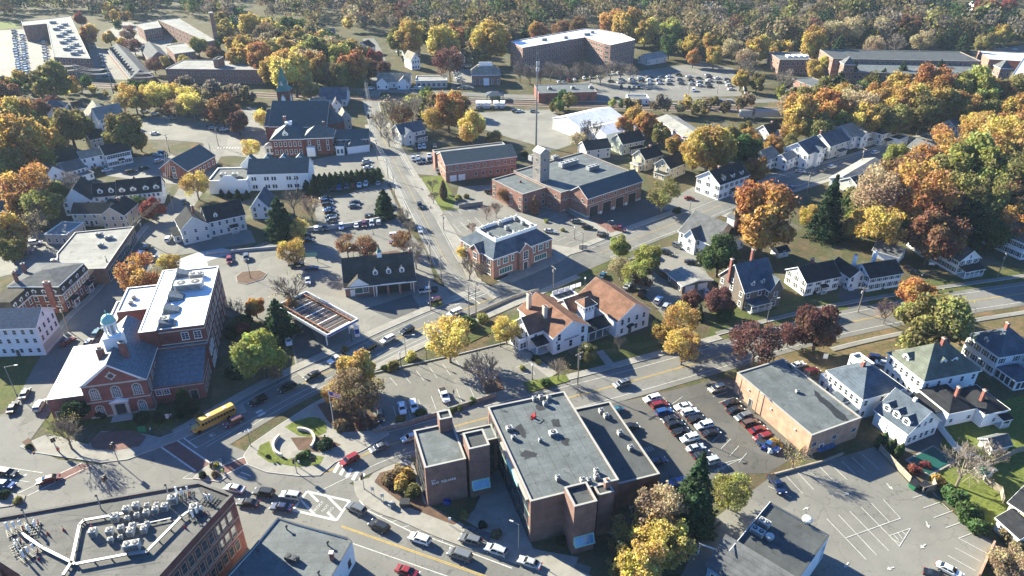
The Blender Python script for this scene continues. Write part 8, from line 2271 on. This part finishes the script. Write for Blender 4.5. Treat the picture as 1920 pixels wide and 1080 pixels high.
# ---------------------------------------------------------------- street furniture
def thing(name,label,cat,p,rz=0,group=None,z=.1):
 q = G(p); return empty(name,label,cat,(q.x,q.y,z),rz,group)
def lamp(p,h,label,arm=1.8,rz=0,mat='steel',group=None):
 o = thing('street_lamp',label,'street lamp',p,rz,group)
 MB().lathe([(.2,-.1),(.2,.3),(.1,.4),(.07,h)],mat,8).build('pole',o)
 if arm:
  MB().tube((0,0,h -.1),(arm,0,h +.25),.05,.04,mat,6).build('arm',o); MB().box(arm -.1,arm +.7,-.16,.16,h +.18,h +.34,'hvac').build('lamp_head',o)
 else:
  MB().lathe([(.12,h),(.22,h +.1),(.26,h +.5),(.05,h +.75)],'sign_white',8).build('lamp_head',o)
def upole(p,h,label,rz=0,wires=True):
 o = thing('utility_pole',label,'utility pole',p,rz)
 MB().lathe([(.17,-.3),(.1,h)],'wood_pole',8).build('pole',o)
 MB().box(-1.3,1.3,-.07,.07,h -.7,h -.55,'wood_pole').build('crossarm',o)
 for x in (-1.1,-.4,.4,1.1): MB().lathe([(.06,h -.55),(.05,h -.35)],'sign_white',6,(x,0)).build('insulator',o)
 MB().lathe([(.24,h -2.4),(.26,h -1.6),(.15,h -1.5)],'hvac',8,(.32,0)).build('transformer',o)
 return o
def wire(pts,label,sag=.8,r=.03,offs=((0,0),),mat='wire_lit'):
 c = pts[0]
 o = empty('power_line',label,'power line',c)
 for dx,dz in offs:
  mb = MB()
  for a,b in zip(pts,pts[1:]):
   d =(b - a); n = Vector((-d.y,d.x,0)).normalized()* dx
   prev = None
   for i in range(9):
    t = i /8
    q = a.lerp(b,t)+ n - c + Vector((0,0,dz - sag *4* t *(1- t)))
    if prev is not None: mb.tube(prev,q,r,r,mat,3)
    prev = q
  mb.build('wire',o)
PO =[((808,582),10,'utility pole beside the crossing at the repair garage'),((880,598),11,'tall utility pole at the junction bank'),((893,595),11,'second tall utility pole at the junction bank'),((828,530),10,'utility pole on the north street before the repair garage'),((808,500),10,'utility pole beside the bare street tree'),((740,368),10,'utility pole at the hedge end on the north street'),((728,336),10,'utility pole beside the church lot'),((708,300),10,'utility pole by the white garage'),((832,432),7,'utility pole in the bank lot'),((1037,540),8,'pale utility pole on the verge before the white bank'),((1083,722),10.5,'pale utility pole with lamp before the white bank'),((1298,675),9,'utility pole inside the gold trees'),((1608,586),9,'leaning dark utility pole by the orange street tree'),((1870,520),9,'utility pole before the long white house'),((1512,365),10,'utility pole by the tall spruce on the upper street'),((1612,317),10,'pale utility pole on the upper street'),((130,622),9,'dark utility pole at the white corner house'),((272,455),9,'utility pole at the shop row'),((210,520),8,'utility pole before the shop row windows'),((326,395),9,'utility pole by the row house'),((318,285),9,'utility pole at the chapel lot'),((410,275),9,'left utility pole in the church side lot'),((398,300),8,'right utility pole in the church side lot'),((438,205),10,'utility pole by the wine tree'),((615,165),10,'utility pole behind the church roof'),((683,152),10,'utility pole at the rail crossing'),((764,180),10,'utility pole on the rail road'),((867,175),10,'utility pole beside the municipal hall'),((1290,186),10,'utility pole by the commuter car park'),((1210,172),10,'utility pole on the railway kerb')]
for p,h,l in PO: upole(p,h,l,random.uniform(0,3))
W3 =((0,0),(.8,0),(-.8,0),(.2,-1.2))
wp = lambda l:[G(p)+ Vector((0,0,9.4)) for p in l]
wire(wp([(893,595),(828,530),(740,368),(728,336),(708,300),(696,230),(683,152)]),'bundle of power lines along the north street',offs=W3)
wire(wp([(880,598),(1037,540),(1200,470)]),'power lines above the verge before the white bank',offs=W3[:3],mat='cable')
wire(wp([(1083,722),(1298,675),(1608,586),(1870,520)]),'power lines along the lower street',offs=W3[:3],mat='cable')
wire(wp([(130,622),(210,520),(272,455),(326,395),(318,285)]),'power lines along the left street',offs=W3[:3],mat='cable')
wire(wp([(1512,365),(1612,317),(1760,270)]),'power lines along the upper street',offs=W3[:3],mat='cable')
for i,(p,q) in enumerate((((65,165),(155,176)),((155,176),(215,182)),((215,182),(300,190)))):
 wire([G(p)+ Vector((0,0,17)),G(q)+ Vector((0,0,17))],('first','second','third')[i]+' bright span of power cables along the railway from the mill',1.5,.07,((0,0),(2,0),(-2,0),(1,-2.5),(-1,-2.5)))
for p,l in (((155,176),'steel power mast by the railway under the bright cables'),((215,182),'steel power mast beside the yellow railway trees')):
 o = thing('power_mast',l,'power mast',p)
 MB().lathe([(.4,0),(.2,18)],'steel',6).build('pole',o); MB().box(-3,3,-.12,.12,16.6,16.9,'steel').build('crossarm',o)
# steel radio mast
o = thing('radio_mast','very tall grey steel radio mast behind the police building','mast',(1005,272))
MB().lathe([(.5,0),(.42,12),(.3,30),(.25,40)],'steel',10).build('pole',o)
for z in (36,38.6):
 for a in (0,2.1,4.2): MB().box(.7* math.cos(a)-.2,.7* math.cos(a)+.2,.7* math.sin(a)-.2,.7* math.sin(a)+.2,z,z +1.8,'sign_white').build('antenna',o)
for x,y in ((-.4,0),(.6,.2)): MB().tube((x,y,40),(x,y,47),.06,.03,'steel',4).build('whip',o)
# flagpole
o = thing('flagpole','white flagpole with striped flag in the corner park','flagpole',(627,802))
MB().lathe([(.35,0),(.35,.25),(.09,.3),(.05,11.3)],'trim_white',8).build('pole',o); MB().lathe([(.12,11.3),(.12,11.5)],'trim_stone',6).build('finial',o)
for i in range(7):
 fz =10.9- i *.22
 MB().hull([(.08 if i >3 else 1.0,0,fz -.22),(2.7,-.5,fz -.55),(2.7,-.47,fz -.55),(.08 if i >3 else 1.0,.03,fz -.22)],[(.08 if i >3 else 1.0,0,fz),(2.7,-.5,fz -.33),(2.7,-.47,fz -.33),(.08 if i >3 else 1.0,.03,fz)],'sign_red' if i %2==0 else 'sign_white').build('flag_stripe',o)
MB().hull([(.08,0,10.0),(1.0,-.17,9.9),(1.0,-.13,9.9),(.08,.04,10.0)],[(.08,0,10.92),(1.0,-.17,10.8),(1.0,-.13,10.8),(.08,.04,10.92)],'sign_blue').build('flag_canton',o)
# curved seat wall in the corner park
c = G((552,833)); o = empty('curved_wall','cream curved low wall around the corner park paving','wall',(c.x,c.y,.2))
for k,(a0,a1) in enumerate(((R(150),R(250)),(R(-20),R(95)))):
 mb = MB(); n =14
 for i in range(n):
  t0,t1 = a0 +(a1 - a0)* i / n,a0 +(a1 - a0)*(i +1)/ n
  q =[(4.4* math.cos(t0),4.4* math.sin(t0)),(4.9* math.cos(t0),4.9* math.sin(t0)),(4.9* math.cos(t1),4.9* math.sin(t1)),(4.4* math.cos(t1),4.4* math.sin(t1))]
  mb.hull([(x,y,0) for x,y in q],[(x,y,.9) for x,y in q],'trim_stone')
 mb.build('wall_segment',o)
# low walls and fences
def wall(px,h,w,mat,name,label,cat='wall',cap=None):
 pts =[G(p) for p in px]; c = pts[0]
 o = empty(name,label,cat,(c.x,c.y,0))
 for a,b in zip(pts,pts[1:]):
  d = b - a; L = d.length; rz = math.atan2(d.y,d.x)
  s = MB().box(0,L,-w /2,w /2,-.1,h,mat).build('wall_run',o,.02); s.location = a - c; s.rotation_euler[2]= rz
  if cap:
   k = MB().box(-.02,L +.02,-w /2-.06,w /2+.06,h,h +.1,cap).build('coping',o); k.location = a - c; k.rotation_euler[2]= rz
 return o
def fence(px,h,label,mat='wood_fence',n=None,name='board_fence',gap=.06):
 pts =[G(p) for p in px]; c = pts[0]
 o = empty(name,label,'fence',(c.x,c.y,0))
 for a,b in zip(pts,pts[1:]):
  d = b - a; L = d.length; rz = math.atan2(d.y,d.x)
  m = max(1,round(L /2.4)); w = L / m
  me = MB().box(gap,w - gap,-.04,.04,.1,h,mat).box(gap,w - gap,-.06,-.04,h *.25,h *.33,mat).box(gap,w - gap,-.06,-.04,h *.75,h *.83,mat).mesh('panel')
  pm = MB().box(-.07,.07,-.07,.07,0,h +.15,mat).mesh('post')
  for i in range(m):
   q = a - c + d *(i / m)
   obj('panel',me,o,q,rz); obj('post',pm,o,q,rz)
wall([(700,812),(760,798),(860,765),(930,742)],1.1,.5,'stone_wall','stone_wall','rough stone wall below the small lot',cap=None)
wall([(683,775),(690,808)],.9,.3,'concrete','low_wall','short pale wall at the end of the small lot')
wall([(560,435),(600,432),(660,425),(735,410)],1.6,.4,'concrete_cool','retaining_wall','grey retaining wall between the two rear lots',cap='concrete_cool')
wall([(388,478),(470,470),(520,466)],1.0,.4,'concrete_cool','retaining_wall','grey wall along the ditch above the rear lot')
wall([(860,390),(905,384)],1.6,.5,'concrete','retaining_wall','pale retaining wall below the police drive')
wall([(1862,1022),(1834,1085)],1.3,.35,'brick_orange','low_wall','brown wall closing the striped lot')
wall([(1445,893),(1545,866),(1580,852)],.6,.4,'wood_fence','timber_kerb','timber edge along the top of the striped lot')
wall([(700,700),(860,665),(960,640)],.3,.3,'granite','lot_kerb','pale kerb along the verge of the small lot')
wall([(870,600),(960,560),(1010,545)],1.0,.4,'stone_wall','stone_wall','stone wall on the bank below the junction')
fence([(1648,845),(1706,905)],1.8,'weathered board fence beside the striped lot',name='board_fence')
fence([(1755,800),(1790,845),(1835,870)],1.9,'white panel fence behind the carriage house','trim_white',name='panel_fence')
fence([(1700,460),(1730,485)],1.7,'white panel fence beside the long white house','trim_white',name='panel_fence')
fence([(1862,872),(1905,850),(1960,835)],1.8,'dark board fence around the green back yard',name='board_fence')
fence([(1845,905),(1875,925),(1880,945)],1.8,'tan board fence beside the play yard',name='board_fence')
fence([(1120,640),(1165,660),(1210,640)],.8,'low fence on the bank lawn','wood_fence',name='low_fence') if False else None
fence([(1385,133),(1398,183)],1.2,'pale rail fence at the end of the commuter car park','trim_stone',name='rail_fence')
# lamps
for p,h,l,arm in (((762,675),8,'white street lamp on the verge beside the yellow tree',2.2),((32,742),9,'tall pale street lamp by the left kerb',2.4),((972,1037),8,'white street lamp on the plaza beside the main street',-1.8),((1138,447),7,'dark lamp post before the fire station apron',1.2),((1437,605),8,'street lamp by the dark shingled house',2),((1083,690),7,'curved lamp arm on the lower street pole',1.6)):
 lamp(p,h,l,arm,random.uniform(-.4,.2))
for p,l in (((752,688),'black lamp post by the round shrub'),((800,675),'black lamp post under the yellow tree'),((928,735),'black lamp post at the small lot island'),((938,650),'black lamp post at the lot entrance'),((998,712),'black lamp post on the bank lawn'),((1178,560),'black lamp post behind the white bank'),((1096,545),'black lamp post on the verge'),((1008,400),'black lamp post by the police lot'),((1077,448),'black lamp post by the bank lot edge'),((1293,398),'black lamp post at the fire station lawn'),((660,640),'black lamp post at the fuel station')):
 lamp(p,4.2,l,0,mat='steel_dark')
for p,l in (((665,498),'tall lamp between the two crab trees'),((470,522),'lamp in the planted island of the rear lot'),((700,440),'lamp beside the parked row at the retaining wall'),((560,365),'lamp at the hedge lot'),((1092,470),'lamp at the bank sign'),((1316,470),'lamp in the yard of the cupola house'),((1285,815),'lamp between the double rows of the office lot'),((1415,775),'lamp on the orange hall wall side'),((1316,160),'lamp in the commuter car park'),((1345,175),'lamp at the commuter car park kerb'),((1420,185),'lamp by the red shrub'),((1180,180),'lamp beside the white kiosk')):
 lamp(p,7,l,1.1,random.uniform(0,6),'steel_dark')
# traffic signals
def signal(p,h,label,rz,heads):
 o = thing('traffic_signal',label,'traffic signal',p,rz)
 MB().lathe([(.2,0),(.1,.3),(.08,h)],'steel',8).build('pole',o)
 for a in heads:
  b = MB().box(-.2,.2,.18,.5,h -1.4,h -.2,'hvac_dark').build('signal_head',o); b.rotation_euler[2]= a
  for i,m in enumerate(('lamp_red','school_bus_yellow','sign_green')):
   MB().tube((0,.5,h -.42- i *.38),(0,.56,h -.42- i *.38),.12,.12,m,8).build('lens',b)
signal((223,868),6,'traffic signal on the corner before the memorial hall',.3,(0,2.6)); signal((210,934),6.5,'traffic signal on a pole before the brick corner block',0,(0,1.6,3.2)); signal((403,890),3.6,'traffic signal on the planted island',.4,(0,1.5)); signal((557,888),4.5,'traffic signal at the tip of the corner park',.5,(0,1.6)); signal((683,918),4.5,'traffic signal at the office point',.2,(0,2.1)); signal((108,846),4,'signal beside the hall corner',0,(0,1.5))
for p,l in (((471,838),'triple globe lamp at the corner park kerb'),):
 o = thing('globe_lamp',l,'street lamp',p)
 MB().lathe([(.2,0),(.07,.4),(.06,4.4)],'steel_dark',8).build('pole',o)
 for x,y in ((-.5,0),(.5,0),(0,.5)): MB().lathe([(.05,4.3),(.22,4.5),(.22,4.7),(.05,4.9)],'sign_white',8,(x,y)).build('globe',o)
# signs and boards
def board(p,w,h,z,label,mat='sign_white',rz=0,name='sign_board',cat='sign'):
 o = thing(name,label,cat,p,rz)
 MB().box(-w /2,w /2,-.05,.05,z,z + h,mat).build('panel',o)
 for q in (-1,1): MB().tube((q * w *.38,.0,-.1),(q * w *.38,0,z + h *.9),.05,.05,'steel',5).build('post',o)
for p,w,h,z,l,m in (((588,870),1.2,1.5,.5,'dark green sign cabinet on the corner lawn','cloth_dark'),((700,930),.7,.9,1.6,'square grey street sign at the office point','hvac'),((718,942),.7,.9,1.6,'square grey street sign beside the first one at the point','hvac'),((844,986),.5,.7,1.6,'small white parking sign at the plaza steps','sign_white'),((562,878),.4,.6,1.6,'small white sign at the corner park kerb','sign_white'),((1093,468),3.0,1.6,.2,'low white stone bank sign at the car park entrance','trim_stone'),((1154,512),2.0,2.2,.8,'tan framed bank sign among the lime trees','stucco_tan'),((1546,676),1.2,1.6,.6,'white yard sign before the blue roofed house','sign_white'),((268,812),1.8,1.6,.3,'green banner stand on the brick terrace','sign_green'),((318,787),1.5,1.5,.2,'white tent sign on the hall lawn','sign_white'),((418,889),.4,.9,.5,'yellow keep right sign on the planted island','cloth_hivis'),((1746,500),2,.9,.6,'white post sign by the long white house','sign_white')):
 board(p,w,h,z,l,m,random.uniform(-.3,.3))
o = thing('solar_sign','framed rack of grey glass panels above the navy car','solar panel',(583,492),.1)
for i in range(5): MB().hull([(-2.5+ i,-.8,2.4),(-1.55+ i,-.8,2.4),(-1.55+ i,.8,3.2),(-2.5+ i,.8,3.2)],[(-2.5+ i,-.8,2.46),(-1.55+ i,-.8,2.46),(-1.55+ i,.8,3.26),(-2.5+ i,.8,3.26)],'glass_green').build('panel',o)
for x in (-2.4,2.4): MB().box(x -.08,x +.08,-.08,.08,0,2.9,'steel_dark').build('post',o)
# bins, dumpsters, play things, pool
def dumpster(p,label,mat='sign_green',rz=0):
 o = thing('dumpster',label,'dumpster',p,rz)
 MB().hull([(-.9,-.6,.15),(.9,-.6,.15),(.9,.6,.15),(-.9,.6,.15)],[(-1.1,-.8,1.3),(1.1,-.8,1.3),(1.1,.8,1.3),(-1.1,.8,1.3)],mat).build('body',o,.03); MB().hull([(-1.1,-.8,1.31),(1.1,-.8,1.31),(1.1,.8,1.31),(-1.1,.8,1.31)],[(-1.05,-.75,1.4),(1.05,-.75,1.4),(1.05,.75,1.7),(-1.05,.75,1.7)],'hvac_dark').build('lid',o)
dumpster((1712,915),'green dumpster against the board fence',rz=.6); dumpster((1732,918),'black dumpster next to the green one','hvac_dark',.6); dumpster((760,950),'small dark bin on the main street pavement','hvac_dark'); dumpster((815,548),'dark dumpster beside the repair garage','hvac_dark',.1)
fence([(1728,925),(1752,918),(1748,905)],1.7,'weathered screen fence round the dumpsters')
pool = tag(MB().box(-5,5,-3,3,0,.35,'concrete').build('pool_surround'),'covered swimming pool with dark green cover behind the fence','pool')
pool.location = G((1745,865)); pool.rotation_euler[2]=.5
MB().box(-4.5,4.5,-2.5,2.5,.35,.42,'pool_cover').build('pool_cover',pool)
o = thing('swing_set','wooden swing set with small green roof on the lawn','swing set',(1823,905),.4)
for x in (-2,1): MB().tube((x,-.9,0),(x,0,2.4),.07,.07,'wood_fence',5).build('leg',o); MB().tube((x,.9,0),(x,0,2.4),.07,.07,'wood_fence',5).build('leg',o)
MB().tube((-2.1,0,2.4),(2.6,0,2.4),.08,.08,'wood_fence',5).build('beam',o); MB().box(1.2,2.8,-.7,.7,1.3,1.4,'wood_fence').build('platform',o); MB().hull([(1,-.9,2.5),(3,-.9,2.5),(3,.9,2.5),(1,.9,2.5)],[(1,-.02,3.2),(3,-.02,3.2),(3,.02,3.2),(1,.02,3.2)],'sign_green').build('roof',o)
for i,(p,m,l) in enumerate((((1445,848),'sign_white','white scrap crate in the corner heap'),((1432,842),'cloth_blue','blue tarpaulin bundle in the corner heap'),((1460,838),'school_bus_yellow','yellow scrap drum in the corner heap'),((838,944),'cloth_blue','blue folded parasol by the office wall'),((735,950),'steel','grey cabinet at the bus stop'))):
 o = thing('scrap_crate' if i <3 else 'cabinet',l,'crate',p,i)
 MB().hull([(-.8,-.6,0),(.8,-.6,0),(.8,.6,0),(-.8,.6,0)],[(-.6,-.5,1),(.75,-.4,.8),(.6,.5,1.1),(-.7,.4,.9)],m).build('body',o,.05); MB().box(-.3,.3,-.2,.2,.9,1.15,m).build('lid',o)
# steps beside the plaza
o = thing('plaza_steps','dark granite steps from the pavement to the office plaza','steps',(895,1003),-.4)
for i in range(5): MB().box(-2.8+ i *1.15,-1.75+ i *1.15,-1.2,1.2,0,.2+.03* i,'shingle_grey').build('step',o)
# people
def person(p,rz,top,legs,label,lean=0):
 me = bpy.data.meshes.new('body')
 V =[(0,0,.95),(0,0,1.2),(0,.02,1.45),(0,.03,1.56),(0,.03,1.68),(.2,.02,1.42),(.28,0,1.12),(.25,-.12,.88),(-.2,.02,1.42),(-.28,0,1.12),(-.25,.1,.88),(.1,0,.9),(.12,-.1- lean,.5),(.12,-.02- lean,.08),(.12,-.18- lean,.04),(-.1,0,.9),(-.12,.06+ lean,.5),(-.12,.12+ lean,.08),(-.12,-.04+ lean,.04)]
 E =[(0,1),(1,2),(2,3),(3,4),(2,5),(5,6),(6,7),(2,8),(8,9),(9,10),(0,11),(11,12),(12,13),(13,14),(0,15),(15,16),(16,17),(17,18)]
 Rr =[.15,.14,.15,.055,.1,.07,.05,.04,.07,.05,.04,.09,.07,.05,.04,.09,.07,.05,.04]
 me.from_pydata(V,E,[])
 b = obj('body',me)
 sk = b.modifiers.new('skin','SKIN')
 for v,r in zip(me.skin_vertices[0].data,Rr): v.radius =(r,r)
 me.skin_vertices[0].data[0].use_root = True
 b.modifiers.new('smooth','SUBSURF').levels =1
 m2 = bpy.data.meshes.new_from_object(b.evaluated_get(bpy.context.evaluated_depsgraph_get()))
 bpy.data.objects.remove(b)
 for m in (top,legs,'skin'): m2.materials.append(MATS[m])
 for f in m2.polygons:
  z = f.center.z
  f.material_index =2 if z >1.5 or (z <.95 and abs(f.center.x)>.2) else 0 if z >.95 else 1
 o = thing('person',label,'person',p,rz,z=.2)
 k = obj('body',m2,o); k.scale =(1.03,)*3
 MB().lathe([(.09,1.72),(.12,1.76),(.1,1.86),(.04,1.9)],'cloth_dark',8,(0,.05)).build('hair',o)
person((302,817),.4,'cloth_dark','cloth_dark','person in dark clothes standing on the pavement by the brick terrace'); person((284,812),2,'sign_white','cloth_blue','person in a white top beside the green banner',.1); person((851,742),1,'cloth_dark','cloth_blue','person in dark jacket beside the open white pickup truck'); person((112,850),.5,'sign_red','cloth_dark','person in red top waiting at the signal by the hall corner'); person((410,879),2,'cloth_hivis','cloth_dark','person in bright yellow vest on the planted island')
# air: pale even haze round the whole place
hz,nt,bs = new_mat('haze')
nt.nodes.remove(bs)
pv = nd(nt,'ShaderNodeVolumePrincipled')
pv.inputs['Color'].default_value =(.62,.8,1,1)
pv.inputs['Density'].default_value =.00006
pv.inputs['Anisotropy'].default_value =.1
nt.links.new(pv.outputs[0],[n for n in nt.nodes if n.type =='OUTPUT_MATERIAL'][0].inputs['Volume'])
MATS['haze']= hz
hb_ = MB().box(-1600,1600,-130,2000,-1.2,117,'haze').build('haze')
tag(hb_,kind='stuff')
